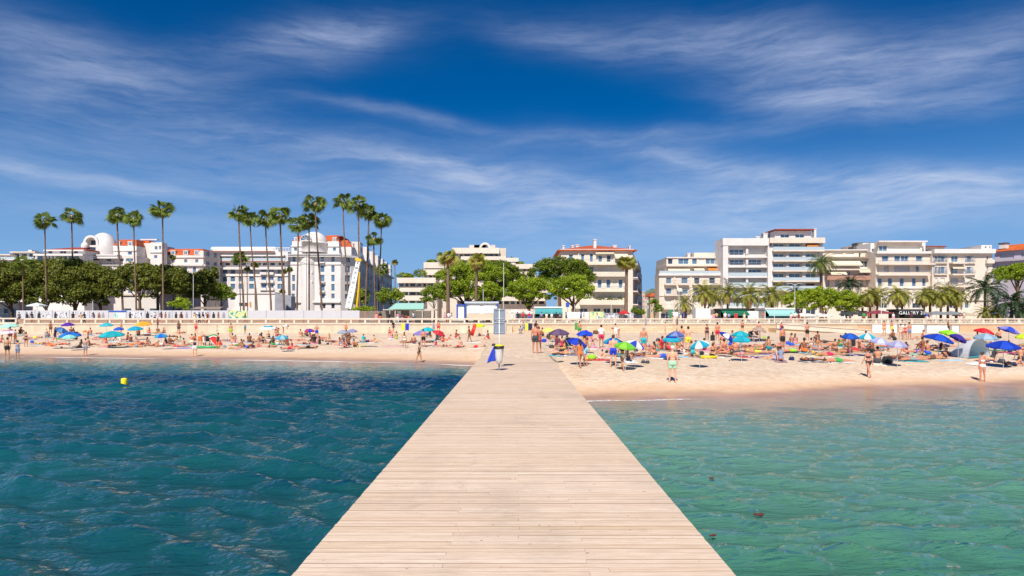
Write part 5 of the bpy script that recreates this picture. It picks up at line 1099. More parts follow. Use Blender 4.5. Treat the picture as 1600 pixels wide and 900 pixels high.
# slat fences
SLAT=cm('slat_brown','#8f8072',rough=.85,noise=.25,nscale=3)
for i,(a,b,l) in enumerate(((563,613,'brown horizontal slat fence right of the white hoardings'),(649,673,'short brown slat fence right of the beach hut'))):
    D=110.0; x0,x1=xat(a,D),xat(b,D); root=empty('slat_fence',(x0,D,PROM_Z),0,l,'fence'); mb=MB()
    for k in range(13): mb.box(0,x1-x0,0,.04,.05+k*.145,.16+k*.145)
    mb.build('slats',SLAT,root); n=max(2,int((x1-x0)/1.8))
    for k in range(n+1): mb=MB(); x=(x1-x0)*k/n; mb.box(x-.04,x+.04,  .045,.12,0,1.98); mb.build('post',SLAT,root)
# ---------------------------------------------------------------- kiosks, awnings, cafe fronts
KW=cm('kiosk_white','#e3dfd8',rough=.6,noise=.06); KB=cm('kiosk_blue','#1f4fae',rough=.5); MINT=cm('awning_mint','#a9d8c8',rough=.8,trans=.2); TEAL=cm('awning_teal','#55aeb0',rough=.8,trans=.2); GRE=cm('awning_green','#0f6a4c',rough=.8); BLK=cm('awning_black','#17181c',rough=.8); PTEAL=cm('awning_paleteal','#9ed5cf',rough=.8,trans=.2)
def pb(mb,D,x0,x1,y0,y1,d0,d1,mi=0):
    a,b=P(x0,y0,D),P(x1,y1,D); mb.box(a.x,b.x,D+d0,D+d1,min(a.z,b.z),max(a.z,b.z),mi)
D=110
root=empty('kiosk',(0,0,0),0,'white kiosk with blue corner posts and white shutters behind the railing','kiosk')
mb=MB(); pb(mb,D,728,777,474,500,0,3.2); mb.build('body',KW,root)
mb=MB(); pb(mb,D,726,779,471.2,474,-.4,3.6); mb.build('roof',cm('kiosk_roof','#b9c3cc',rough=.5),root)
mb=MB(); pb(mb,D,726.5,728.5,470,500,-.35,-.05); pb(mb,D,776.5,778.6,470,480,-.35,-.05); mb.build('corner_trim',KB,root)
for a,b in ((732,750),(755,774)): mb=MB(); pb(mb,D,a,b,476,489.5,-.08,-.01); mb.build('shutter',cm('shutter_bright','#ecebe6',rough=.5),root)
mb=MB(); pb(mb,D,729,776,490,500,-.06,-.012); mb.build('counter',cm('counter_tan','#cbbba2',rough=.7),root)
root=empty('kiosk',(0,0,0),0,'narrow white cabin with blue edges left of the white kiosk','kiosk')
mb=MB(); pb(mb,D,714.5,725,477.5,500,.2,2.4); mb.build('body',KW,root); mb=MB(); pb(mb,D,713.2,715.2,476.5,500,.05,.35); pb(mb,D,713,726,475.7,477.5,0,2.6); mb.build('trim',KB,root)
root=empty('beach_hut',(0,0,0),0,'beach hut with pale mint sloping roof behind the sand on the left','hut')
mb=MB(); a=P(607,482,106);b=P(662,482,106); mb.face([(a.x,105.5,a.z-.1),(b.x,105.5,b.z-.1),(b.x-.4,109.5,b.z+.9),(a.x+.6,109.5,a.z+.9)]); mb.face([(a.x,105.5,a.z-.18),(a.x+.6,109.5,a.z+.82),(b.x-.4,109.5,b.z+.82),(b.x,105.5,b.z-.18)]); mb.build('roof',MINT,root)
mb=MB(); pb(mb,109,610,648,483,500,0,.1); mb.build('back_wall',cm('hut_wall','#8a7a6c',rough=.8),root); mb=MB(); pb(mb,109,640,650,484,500,-.4,-.1); pb(mb,109,621,627,486,500,-.4,-.1); mb.build('panel',KW,root)
for x in (609,617.5,660): mb=MB(); q=P(x,490,105.7); mb.box(q.x-.05,q.x+.05,105.65,105.75,PROM_Z,P(0,484.2,105.7).z); mb.build('post',cm('post_pale','#cfc8bc'),root)
mb=MB(); pb(mb,108,598,680,483.2,484.6,0,3); mb.build('canopy',cm('canopy_beige','#c9bba6',rough=.8),root)
def cafe(x0,x1,yt,m,label,name='cafe_stall',ya=None,ybig=None,side=KW,D=109,sign=None,inner=DARK):
    root=empty(name,(0,0,0),0,label,'cafe stall'); ya=ya or yt+6
    mb=MB(); pb(mb,D,x0-1.5,x1+1.5,yt-2,yt+.5,-.2,3.5); mb.build('roof',side,root)
    mb=MB(); pb(mb,D,x0-1,x0,yt+.5,500,0,3); pb(mb,D,x1,x1+1,yt+.5,500,0,3); pb(mb,D,x0,x1,yt+.5,500,2.9,3); mb.build('walls',side,root)
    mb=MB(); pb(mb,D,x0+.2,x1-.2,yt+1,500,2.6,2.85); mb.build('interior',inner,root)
    mb=MB(); a=P(x0,yt+1,D);b=P(x1,ya,D); mb.face([(a.x,D-1.5,b.z),(b.x,D-1.5,b.z),(b.x,D,a.z),(a.x,D,a.z)]); mb.face([(a.x,D-1.5,b.z-.04),(a.x,D,a.z-.04),(b.x,D,a.z-.04),(b.x,D-1.5,b.z-.04)]); mb.box(a.x,b.x,D-1.53,D-1.5,b.z-.28,b.z-.002); mb.build('awning',m,root)
    mb=MB(); pb(mb,D,x0+1,x1-1,494.5,500,.2,.8); mb.build('counter',cm('counter_teal','#3d7f8c',rough=.6) if m in(TEAL,PTEAL) else cm('counter_dark','#3a3634',rough=.6),root)
    return root
cafe(836,878,481,TEAL,'cafe stall with a teal awning and crowd behind the balustrade',ya=488)
cafe(1126,1166,484,GRE,'cafe stall with a dark green awning behind the balustrade',ya=490.5,side=cm('cafe_darkgreen','#1f3a30'))
cafe(1196,1240,483,PTEAL,'cafe stall with a pale turquoise awning near the round trees',ya=491,side=KW)
root=cafe(1405,1443,485,BLK,'restaurant front with black awning and white lettering at the right',ya=492,side=cm('cafe_grey','#4a4a4c'),D=111)
tx=bpy.data.curves.new('lettering','FONT'); tx.body='GALLERY 21'; tx.size=.72; tx.extrude=.01; tx.align_x='CENTER'; tx.space_character=1.1
to=bpy.data.objects.new('lettering_tmp',tx); COL.objects.link(to); dg=bpy.context.evaluated_depsgraph_get(); tm=bpy.data.meshes.new_from_object(to.evaluated_get(dg)); bpy.data.objects.remove(to)
tm.materials.clear(); tm.materials.append(cm('letter_white','#f2f2f0',rough=.5)); lo=bpy.data.objects.new('lettering',tm); COL.objects.link(lo); lo.parent=root; q=P(1425,489.9,111-1.56); 
mb=MB(); pb(mb,109.5,1407,1441,486.8,491.9,-.05,-.0); mb.build('sign_band',BLK,root)
lo.location=(q.x,109.42,P(0,491.2,109.4).z); lo.rotation_euler=(R(90),0,0)
# white boards and painted screens
bd=[(884,920,487.5,500,'board_white','#e4e1da','large blank white board right of the teal awning stall'),(1087,1110,482,500,'board_white','#e4e1da','blank white box kiosk left of the green awning'),(921,944,487,500,None,None,'painted blue and green screen right of the blank board'),(945,965,489,500,'frame','#9a9a9c','grey framed display board before the cream block'),
 (967,975,490,500,'frame','#9a9a9c','narrow grey display board below the red parasol'),(976,990,489,500,'frame','#a4a4a6','grey display board right of the red parasol'),(1168,1185,486,500,'board_white','#e4e1da','white signboard right of the green awning'),(1050,1062,487.5,493,'board_white','#e4e1da','small white sign with dark writing before the beige building'),
 (810,832,486,500,'tarp','#9aa0a2','grey fabric screen of the white tent beside the pier sign')]
for i,(x0,x1,y0,y1,mn,h,l) in enumerate(bd):
    D=108.5+(i%3)*.3; root=empty('display_board',(0,0,0),0,l,'board'); mb=MB(); pb(mb,D,x0,x1,y0,y1,0,.08 if i not in(1,) else 2.0); mb.build('panel',cm(mn,h,rough=.6,noise=.05) if mn else MUR,root)
    if mn=='frame': mb=MB(); pb(mb,D,x0+1,(x0+x1)/2-.5,y0+1.2,y1-2,-.03,-.002); pb(mb,D,(x0+x1)/2+.5,x1-1,y0+1.2,y1-2,-.03,-.002); mb.build('print',BW[i%2],root)
    mb=MB(); pb(mb,D,x0-.5,x0,y0-.5,501,.0,.08); pb(mb,D,x1,x1+.5,y0-.5,501,.0,.08); mb.build('frame_posts',RAIL,root)
# parasols on the promenade
def cafe_parasol(px,py,D,r,m,label,h=None,square=False,flat=.3,group='parasols on the promenade'):
    q=P(px,py,D); root=empty('parasol',(q.x,D,PROM_Z),0,label,'parasol',group); z=q.z-PROM_Z
    mb=MB(); n=4 if square else 10; prof=[(.03,z),(r*.5,z-flat*.45),(r,z-flat)]; mb.lathe(prof,(0,0,0),n,a0=PI/4,a1=2*PI+PI/4); mb.lathe([(r,z-flat),(r,z-flat-.16)],(0,0,0),n,a0=PI/4,a1=2*PI+PI/4); o=mb.build('canopy',m,root); 
    mb=MB(); mb.tube([(0,0,0),(0,0,z+.06)],.03,6); mb.build('pole',cm('pole_grey','#b9b6b0',rough=.5),root); mb=MB(); mb.lathe([(.001,.0),(.25,.0),(.25,.06),(.001,.07)],(0,0,0),10); mb.build('base',RAIL,root)
PWH=cm('parasol_white','#e9e2d8',rough=.8,trans=.2); PGR=cm('parasol_grey','#7f8488',rough=.8); 
for i,a in enumerate([(1256,488.5,107,2.2,PWH,'white parasol over the seated crowd, left of its twin'),(1281,489,107.5,1.9,PWH,'white parasol right of its twin by the round trees'),(58,473,113,1.5,cm('parasol_mint','#cfd8d2',rough=.8),'pale square parasol on a yellow pole behind the hoardings'),(975,484.5,108,.9,cm('parasol_red','#c8232c',rough=.8),'small red parasol before the cream block'),
  (1463,486,110,2.3,PGR,'grey parasol right of the black awning'),(1486,486,110.5,2.2,PGR,'grey parasol second right of the black awning'),(1508,488,110,1.8,cm('parasol_beige','#b9a48c',rough=.8),'beige parasol among the low palms'),(1560,484.5,110,2.6,cm('parasol_violet','#7a7fb8',rough=.8),'bluish parasol behind the low palms at the right'),
  (806,483.5,108,1.6,PWH,'white tent parasol beside the pier sign, nearer the kiosk'),(824,485,109,1.4,PWH,'white tent parasol left of the teal awning'),(1372,484.5,111,2.2,cm('parasol_maroon','#8a3a48',rough=.8),'maroon parasol behind the brownish palms'),(1330,486,111,1.8,cm('parasol_dark','#3d4038',rough=.8),'dark parasol below the round trees')]): cafe_parasol(a[0],a[1],a[2],a[3],a[4],a[5],square=i in(2,),flat=.45)
# lamp posts and poles
def pole(px,y0,D,label,heads=0,r=.07,m=None,name='lamp_post',cat='lamp post',flag=None):
    q=P(px,y0,D); root=empty(name,(q.x,D,PROM_Z),0,label,cat,'poles along the promenade'); h=q.z-PROM_Z; mm=m or cm('pole_white','#dcdcd8',rough=.5)
    mb=MB(); mb.tube([(0,0,0),(0,0,.5),(0,0,.52),(0,0,h)],[r*1.7,r*1.6,r,r*.7],8); mb.build('pole',mm,root,smooth=False)
    for k in range(heads):
        s=-1 if k%2 else 1; mb=MB(); zz=h-(k//2)*1.9; mb.tube([(0,0,zz-.3),(s*.5,0,zz),(s*.9,0,zz)],[.03,.03,.03],6); mb.build('arm',mm,root); mb=MB(); mb.ell((s*1.05,0,zz-.02),.34,.14,.08,0,10,6); mb.build('lamp_head',cm('lamp_grey','#8f9296',rough=.4),root,smooth=True)
    if flag: mb=MB(); mb.box(.06,.06+flag[0],-.02,.02,h-flag[1]-.3,h-.3); mb.build('banner',flag[2],root)
for a in [(787,411,112,'tall white pole rising beside the notice board',0),(302,430,113,'white pole before the hotel block',0),(479,393,116,'slim dark lamp post with four heads before the grand hotel',4),(638,454,111,'white pole behind the mint roofed hut',0),(1061,452,112,'white lamp pole left of the beige building palms',2),(1210,478,104,'short white pole with sign before the pale turquoise awning',0),
  (985,436,113,'thin pale lamp pole right of the skirted palm before the cream block',1),(955,470,112,'thin pole below the pines right of the teal stall',0),(1242,443,112,'double headed lamp post left of the round trees',2),(145,470,112,'thin pole among the dark trees',0),(1377,464,108,'white mast with small lamp at the right end of the round bushes',1),(755,452,114,'thin mast behind the blue and white kiosk',0),(898,475,112,'short pale mast above the blank white board',0)]:
    pole(*a[:4],heads=a[4],m=cm('pole_dark','#5c5a60',rough=.5) if a[0] in(479,) else None,r=.05)
for a in [(1053,481,110,'pole with a green banner before the beige building',(-.9,2.0,cm('banner_green','#3f7f5a')))]: pole(*a[:4],flag=a[4])
# blue sign under the pines
mb=MB(); pb(mb,112,884,889.5,473,480,0,.08); q=P(887,476,112); mb.tube([(q.x,112.04,PROM_Z),(q.x,112.04,P(0,479.9,112).z)],.03,5); tag(mb.build('blue_sign',BLU),'small blue sign under the bright pine','sign')
# crane truck with a white telescopic boom
def crane():
    D=117; root=empty('crane_truck',(0,0,0),0,'yellow crane truck with raised white telescopic boom beside the hotel','crane'); Y=cm('crane_yellow','#e8b81c',rough=.45); Wt=cm('boom_white','#e6e6e4',rough=.45)
    a=P(545,482,D); b=P(561,404,D); v=b-a
    def seg(t0,t1,w,m,n): 
        mb=MB(); p0,p1=a+v*t0,a+v*t1; d=v.normalized(); s=d.cross(Vector((0,1,0))).normalized(); 
        M=Matrix((( s.x,0,d.x,p0.x),(s.y,1,d.y,p0.y),(s.z,0,d.z,p0.z),(0,0,0,1))); mb.box(-w,w,-w,w,0,(p1-p0).length,0,M); mb.build(n,m,root)
    seg(0,.45,.52,Wt,'boom'); seg(.45,.75,.43,Wt,'boom_section'); seg(.75,.95,.35,Wt,'boom_section'); seg(.95,1.0,.5,Y,'boom_head')
    mb=MB(); c=P(557,485,D); mb.tube([c,P(560,455,D),P(562,425,D)],[.2,.17,.12],8); mb.build('hydraulic_ram',Y,root)
    mb=MB(); 
    for i in range(10): 
        t=i/9; q=a+v*t*.9; w_=.14+.06*(i*7%3); mb.box(q.x-w_,q.x+w_*.8,q.y-.56,q.y-.50 if t<.45 else q.y-.42,q.z+.1,q.z+.3+.1*(i%2))
    mb.build('boom_marking',cm('marking_dark','#b4b6ba'),root)
    q=P(545,489,D); mb=MB(); mb.box(q.x-.8,q.x+1.6,D-1.2,D+1.2,PROM_Z+.7,PROM_Z+1.7); mb.box(q.x-2.2,q.x-.85,D-1.1,D+1.1,PROM_Z+.5,PROM_Z+2.1); mb.build('chassis',Y,root)
    for dx in (-1.6,0.,1.2): mb=MB(); M=Matrix.Translation((q.x+dx,D-1.2,PROM_Z+.5))@Matrix.Rotation(R(90),4,'X'); mb.lathe([(.001,-.15),(.5,-.15),(.5,.15),(.001,.15)],(0,0,0),14,M=M); mb.build('wheel',cm('tyre','#1c1c1c'),root)
crane()
# grey draped stage and site clutter behind the hoardings
mb=MB(); a=P(430,458,150);b=P(455,480,150); mb.face([(a.x,150,a.z),(P(455,462,150).x,150,P(455,462,150).z),(b.x,150,PROM_Z),(P(434,0,150).x,150,PROM_Z)]); mb.box(P(431,0,151).x,P(455,0,151).x,150.3,154,PROM_Z,P(0,463,151).z); tag(mb.build('draped_scaffold',cm('tarp_grey','#9a9aa2',rough=.8,noise=.2,nscale=.6)),'grey sheeted scaffold beside the white podium','scaffold')
site=[(396,486.2,4,2.2,'#1f8f80','green'),(413,486,5,2.4,'#2a9688','turquoise'),(428,486,4.5,2.3,'#176f5e','dark green'),(455,486.5,2,2,'#e9e9e6','white'),(500,486.5,3,1.9,'#d8d6d2','pale grey'),(533,487,5,1.7,'#2a3558','navy')]
for i,(px,py,w,h,c,n) in enumerate(site):
    D=114; q=P(px,py,D); root=empty('site_container',(q.x,D,PROM_Z),0,n+' site container roof showing above the hoardings','container','containers behind the hoardings'); ww=w*D/F*1.25
    mb=MB(); mb.box(-ww,ww,0,2,0,q.z-PROM_Z+.1); mb.build('body',cm('cont%d'%i,c,rough=.6,noise=.1),root); mb=MB()
    for k in range(6): mb.box(-ww+2*ww*k/6+.05,-ww+2*ww*k/6+.12,-.04,-.002,0,q.z-PROM_Z+.05)
    mb.build('ribs',cm('cont%d'%i,c),root)
for i,(px,l) in enumerate(((309,'left'),(331,'right'))):
    q=P(px,480,128); root=empty('market_stall',(q.x,128,PROM_Z),0,'pale wooden stall structure at the '+l+' below the loose tree','stall','pale stalls below the trees'); mb=MB(); mb.box(-1.2,1.2,0,2,0,1.6); mb.build('body',KW,root); mb=MB(); mb.face([(-1.5,-.2,2.4),(1.5,-.2,2.4),(1.2,2.2,2.9),(-1.2,2.2,2.9)]); mb.build('roof',SLAT,root)
    for s in(-1,1): mb=MB(); mb.box(s*1.25-.05,s*1.25+.05,-.1,0,0,2.4); mb.build('post',SLAT,root)
for a in ((140,-10,30,474,W_PINK,'low pinkish garden building behind the trees at the left edge'),(140,255,300,457,W_SHADE_LAV,'shade tinted lavender garden building below the orange mansard block'),(142,190,250,462,W_WHITE,'low white garden wall building behind the tallest left palm')):
    root=empty('garden_building',(0,0,0),0,a[5],'building','garden buildings behind the trees'); p=PF('PX',a[1],a[2],a[3],a[0],root,a[4],depth=4)
    for k in range(3): w=(a[2]-a[1])/3; p.win(a[1]+w*(k+.2),a[1]+w*(k+.75),482,490,'d' if k%2 else 'w')
    p.done(); mb=MB(); mb.box(p.f.A.x-.3,p.f.B.x+.3,a[0]-.3,a[0]+4.3,p.f.zt+.005,p.f.zt+.3); mb.build('roof',CONC,root)
# ---------------------------------------------------------------- people
def vn(*a): return Vector(a).normalized()
# pose: torso up U, torso front Fv, arms [(upper,fore)]*2, legs [(thigh,shin)]*2 (left/right = -x/+x), head tilt
def LV(x,y,z): return Vector((x,y,z)).normalized()
DN=(0,0,-1)
POSES={
 'stand': dict(U=(0,.02,1),F=(0,1,0),arms=[((-.16,0,-1),(-.08,.12,-1)),((.16,0,-1),(.08,.12,-1))],legs=[((-.07,0,-1),(-.04,-.02,-1)),((.07,.03,-1),(.05,-.04,-1))]),
 'hips':  dict(U=(0,0,1),F=(0,1,0),arms=[((-.55,-.1,-1),(.75,.25,-.55)),((.55,-.1,-1),(-.75,.25,-.55))],legs=[((-.12,0,-1),(-.08,0,-1)),((.12,.03,-1),(.08,-.04,-1))]),
 'walk':  dict(U=(0,.06,1),F=(0,1,0),arms=[((-.16,.35,-1),(-.05,.55,-1)),((.16,-.35,-1),(.08,-.1,-1))],legs=[((-.04,-.28,-1),(-.03,-.42,-1)),((.04,.38,-1),(.03,.12,-1))]),
 'phone': dict(U=(0,.02,1),F=(0,1,0),arms=[((-.15,.05,-1),(-.05,.15,-1)),((.25,.45,-.9),(-.25,.7,.75))],legs=[((-.07,0,-1),(-.04,-.02,-1)),((.07,.06,-1),(.05,-.08,-1))]),
 'reach': dict(U=(0,.03,1),F=(0,1,0),arms=[((-.15,.05,-1),(-.05,.15,-1)),((1,.25,-.3),(1,.3,.05))],legs=[((-.10,0,-1),(-.06,-.02,-1)),((.10,.03,-1),(.07,-.04,-1))]),
 'bend':  dict(U=(0,.85,.42),F=(0,.42,-.85),arms=[((-.1,.25,-1),(0,.15,-1)),((.1,.35,-1),(0,.1,-1))],legs=[((-.10,.06,-1),(-.04,-.10,-1)),((.10,.12,-1),(.05,-.12,-1))]),
 'sit':   dict(U=(0,-.28,1),F=(0,1,.28),arms=[((-.22,-.45,-1),(-.15,-.25,-1)),((.22,-.45,-1),(.15,-.25,-1))],legs=[((-.18,1,.10),(-.10,1,-.14)),((.18,1,.42),(.10,.8,-.62))]),
 'knees': dict(U=(0,.12,1),F=(0,1,-.1),arms=[((-.2,.75,-.75),(.45,.85,-.10)),((.2,.75,-.75),(-.45,.85,-.10))],legs=[((-.14,.72,.72),(0,.42,-.95)),((.14,.72,.66),(0,.42,-.9))]),
 'cross': dict(U=(0,.05,1),F=(0,1,0),arms=[((-.3,.35,-1),(.2,.8,-.35)),((.3,.35,-1),(-.2,.8,-.35))],legs=[((-.75,.75,-.02),(.85,.25,-.10)),((.75,.75,.0),(-.85,.3,-.08))]),
 'lie':   dict(U=(0,1,.03),F=(0,0,1),arms=[((-.35,-1,-.05),(-.05,-1,0)),((.9,.55,-.03),(-.5,.9,.08))],legs=[((-.10,-1,.02),(-.05,-1,-.03)),((.12,-1,.03),(.05,-1,-.03))]),
 'liek':  dict(U=(0,1,.06),F=(0,0,1),arms=[((-.6,-.8,-.06),(.1,-1,0)),((.6,-.8,-.06),(-.1,-1,.0))],legs=[((-.10,-1,.02),(-.05,-1,-.03)),((.10,-.75,.72),(0,-.55,-.85))]),
 'prone': dict(U=(0,1,-.02),F=(0,0,-1),arms=[((-.9,.6,.0),(.75,.75,-.05)),((.9,.6,.0),(-.75,.75,-.05))],legs=[((-.12,-1,.0),(-.08,-1,-.02)),((.12,-1,.0),(.08,-1,-.02))]),
 'prop':  dict(U=(0,.9,.5),F=(0,.5,-.9),arms=[((-.25,.35,-1),(.1,1,-.12)),((.25,.35,-1),(-.1,1,-.12))],legs=[((-.12,-1,-.12),(-.05,-1,.0)),((.12,-1,-.12),(.05,-.5,.85))]),
 'recl':  dict(U=(0,-.75,.75),F=(0,.75,.75),arms=[((-.25,-.3,-1),(-.1,-1,-.1)),((.25,-.3,-1),(.1,-1,-.1))],legs=[((-.12,1,.02),(-.05,1,-.06)),((.12,.85,.55),(.05,.75,-.7))]),
 'kneel': dict(U=(0,.25,1),F=(0,1,-.2),arms=[((-.2,.5,-1),(.1,.8,-.5)),((.2,.5,-1),(-.1,.8,-.5))],legs=[((-.15,.7,-.6),(-.05,-1,-.10)),((.15,.7,-.6),(.05,-1,-.10))]),
}
LYING={'lie','liek','prone','prop','recl'}
def body(pose,sex):
    p=POSES[pose]; fm=sex=='f'; U=vn(*p['U']); Fv=Vector(p['F']); Fv=(Fv-U*Fv.dot(U)).normalized(); X=Fv.cross(U)
    T=.52 if not fm else .49; sh=.185 if not fm else .16; hp=.092 if not fm else .1
    pel=Vector((0,0,0)); waist=pel+U*.17; chest=pel+U*T*.72; neck=pel+U*T; 
    hup=(U*.55+vn(0,0,1)*.45).normalized() if pose not in('lie','liek','prone') else U
    if pose=='bend': hup=(U+vn(0,0,-.1)).normalized()
    head=neck+hup*.205+Fv*(.02 if pose not in('prone',) else .0)
    shapes=[]; segs=[]
    def cap(a,b,r0,r1,sid=None,flat=1):
        shapes.append((a,b,r0,r1)); 
        if sid is not None: segs.append((sid,a,b,max(r0,r1)))
    mb=MB(); Mf=Matrix((X,Fv,U)).transposed()
    def E(c,rx,ry,rz,M=Mf,n=16,m=12): mb.ell(c,rx,ry,rz,0,n,m,M=M)
    def C(a,b,r0,r1,sid=None,n=12):
        d=b-a; L=d.length; K=6; pts=[a.lerp(b,i/K) for i in range(K+1)]; mb.tube(pts,[r0+(r1-r0)*i/K for i in range(K+1)],n); mb.ell(a,r0,r0,r0,0,n,8); mb.ell(b,r1,r1,r1,0,n,8)
        if sid is not None: segs.append((sid,a,b,(r0+r1)/2))
    # torso
    E(pel+U*.02,.165 if not fm else .175,.115,.13); E(waist+U*.02,.135 if not fm else .118,.098,.15); E(chest,.17 if not fm else .142,.115 if not fm else .105,.19); E(chest+U*.07,sh*.95,.085,.09)
    E(pel-Fv*.055-U*.03-X*.07,.085,.08,.09); E(pel-Fv*.055-U*.03+X*.07,.085,.08,.09)
    if fm: E(chest+Fv*.085+X*.07+U*.01,.058,.052,.056); E(chest+Fv*.085-X*.07+U*.01,.058,.052,.056)
    elif pose!='walk': E(pel+U*.13+Fv*.035,.12,.09,.12)
    segs.append((0,pel-U*.06,neck,.15))
    C(neck-U*.03,head-hup*.06,.062 if not fm else .052,.052 if not fm else .045,1,10)
    Mh=Matrix((X,X.cross(hup)*-1,hup)).transposed(); Fh=hup.cross(X); 
    Mh=Matrix((X,Fh,hup)).transposed()
    E(head,.076,.092,.112,Mh); E(head+Fh*.045-hup*.062,.045,.045,.05,Mh,10,8); E(head+Fh*.098-hup*.012,.013,.022,.024,Mh,8,6)
    for s in(-1,1): E(head+X*s*.077-hup*.01,.012,.022,.032,Mh,8,6)
    segs.append((2,head-hup*.04,head+hup*.05,.09))
    tips=[]
    for i,s in enumerate((-1,1)):
        a,b=p['arms'][i]; a=vn(*a);b=vn(*b); S0=chest+U*.10+X*s*sh; e=S0+a*.275; w=e+b*.25
        k=.85 if fm else 1
        C(S0,e,.052*k,.038*k,3,10); C(e,w,.039*k,.026*k,4,10); 
        hx=X if abs(b.dot(X))<.8 else Fv; q=(hx-b*hx.dot(b)).normalized(); Mq=Matrix((q,b.cross(q)*-1,b)).transposed(); E(w+b*.045,.036,.018,.05,Mq,10,8); segs.append((4,w,w+b*.1,.03)); tips.append((w,b,q,s))
        a,b=p['legs'][i]; a=vn(*a);b=vn(*b); H=pel-U*.02+X*s*hp; kn=H+a*.43; an=kn+b*.42
        C(H,kn,.092 if not fm else .096,.056,5,14); C(kn,an,.055,.034,6,12); q=kn.lerp(an,.28)-(Fv if abs(b.dot(Fv))<.7 else U)*.016; E(q,.05,.05,.12,Matrix((X,b.cross(X),b)).transposed(),10,8)
        ft=Fv if abs(b.dot(Fv))<.75 else (vn(0,0,1) if Fv.z>=-.3 else b)
        if pose in('knees','recl','liek','sit','cross') : ft=vn(0,1 if pose!='liek' else -1,.15)
        if pose in('bend',): ft=vn(0,1,0)
        if pose in('stand','hips','walk','phone','reach'): ft=vn(s*.15,1,0)
        if pose in('prone','prop','kneel'): ft=vn(0,-1,-.2)
        C(an+b*.02,an+ft*.13+b*.045,.034,.026,7,9); E(an-ft*.03+b*.03,.032,.035,.035,Matrix((X,Fv,U)).transposed(),8,6)
    me=mb.mesh('body',[]); o=bpy.data.objects.new('tmp',me); COL.objects.link(o)
    md=o.modifiers.new('r','REMESH'); md.mode='VOXEL'; md.voxel_size=.0175; md.use_smooth_shade=True
    ms=o.modifiers.new('s','SMOOTH'); ms.iterations=3; ms.factor=.5
    dg=bpy.context.evaluated_depsgraph_get(); nm=bpy.data.meshes.new_from_object(o.evaluated_get(dg)); bpy.data.objects.remove(o); bpy.data.meshes.remove(me)
    co=np.empty(len(nm.vertices)*3,np.float32); nm.vertices.foreach_get('co',co); co=co.reshape(-1,3).astype(float); no=np.empty_like(co,dtype=np.float32).ravel(); nm.vertices.foreach_get('normal',no); no=no.reshape(-1,3).astype(float)
    zmin=co[:,2].min(); co[:,2]-=zmin; off=Vector((0,0,-zmin))
    F_=[tuple(pl.vertices) for pl in nm.polygons]; bpy.data.meshes.remove(nm)
    # classify vertices by nearest bone
    best=np.full(len(co),1e9); sid=np.zeros(len(co),int); tt=np.zeros(len(co))
    for (i,a,b,r) in segs:
        a=np.array(a+off); b=np.array(b+off); d=b-a; t=np.clip(((co-a)@d)/(d@d),0,1); dist=np.linalg.norm(co-(a+t[:,None]*d),axis=1)/ (r+.02)
        m=dist<best; best[m]=dist[m]; sid[m]=i; tt[m]=t[m]
    # final body mesh with eyes, mouth, fingers
    mb=MB(); mb.v=[tuple(c) for c in co]; mb.f=list(F_); mb.m=[0]*len(F_); hd=head+off
    for s in(-1,1): mb.ell(hd+X*s*.032+Fh*.084+hup*.012,.014,.008,.008,1,8,5,M=Mh)
    mb.ell(hd+Fh*.088-hup*.05,.024,.008,.007,2,8,5,M=Mh)
    for (w,b,q,s) in tips:
        w=w+off; pr=b.cross(q)
        for k in range(4):
            o_=w+b*.07+q*((k-1.5)*.018); l=(.062,.07,.066,.05)[k]; m_=o_+b*l*.5+pr*.006; mb.tube([o_,m_,m_+b*l*.5+pr*.018],[.0088,.008,.006],6)
        o_=w+b*.025+q*(.03*(1 if s<0 else -1)); dd=(b*.75+q*(.6 if s<0 else -.6)).normalized(); mb.tube([o_,o_+dd*.03,o_+dd*.03+b*.026],[.011,.0095,.007],6)
    return dict(mb=mb,co=co,no=no,F=F_,sid=sid,tt=tt,head=hd,hup=hup,Fh=Fh,X=X,U=U,pel=off.copy(),neck=neck+off,H=co[:,2].max())
BODY={}; GM={}
SKIN={'light':cm('skin_light','#dba483',rough=.55,spec=.4),'tan':cm('skin_tan','#b88260',rough=.5,spec=.45),'red':cm('skin_sunburnt','#c58264',rough=.5),'brown':cm('skin_brown','#8c5234',rough=.5),'dark':cm('skin_dark','#4e2e20',rough=.5)}
EYE=cm('eye_dark','#2a2220',rough=.3); LIP=cm('lip','#a35648',rough=.5)
HAIRC={'dk':cm('hair_dark','#1e1612',rough=.6),'br':cm('hair_brown','#4a2f1c',rough=.6),'bl':cm('hair_blond','#b78f55',rough=.6),'gy':cm('hair_grey','#a9a49c',rough=.6)}
CC={'black':'#16161a','navy':'#18244e','blue':'#1f55c4','royal':'#1236c2','ltblue':'#8fc0dc','turquoise':'#25a9b4','teal':'#177f8a','green':'#2f9a48','mint':'#9fcfae','lime':'#8fd02a','yellow':'#ecd83a','orange':'#e4702a','red':'#cc2030','crimson':'#c41f55','pink':'#e58aa8','purple':'#6a3a94','lavender':'#a49cc8','white':'#e8e6e2','cream':'#e6dcc4','grey':'#8d8f94','dkgrey':'#3c3e44','brown':'#6a4430','greyblue':'#7d8ca6','tan':'#c8a478','maroon':'#6e2434'}
def cloth(c): return cm('cloth_'+c,CC[c],rough=.85,sheen=.2)
def getbody(pose,sex):
    if (pose,sex) not in BODY:
        B=body(pose,sex); B['mesh']=B['mb'].mesh('body',[SKIN['tan'],EYE,LIP],True); BODY[(pose,sex)]=B
    return BODY[(pose,sex)]
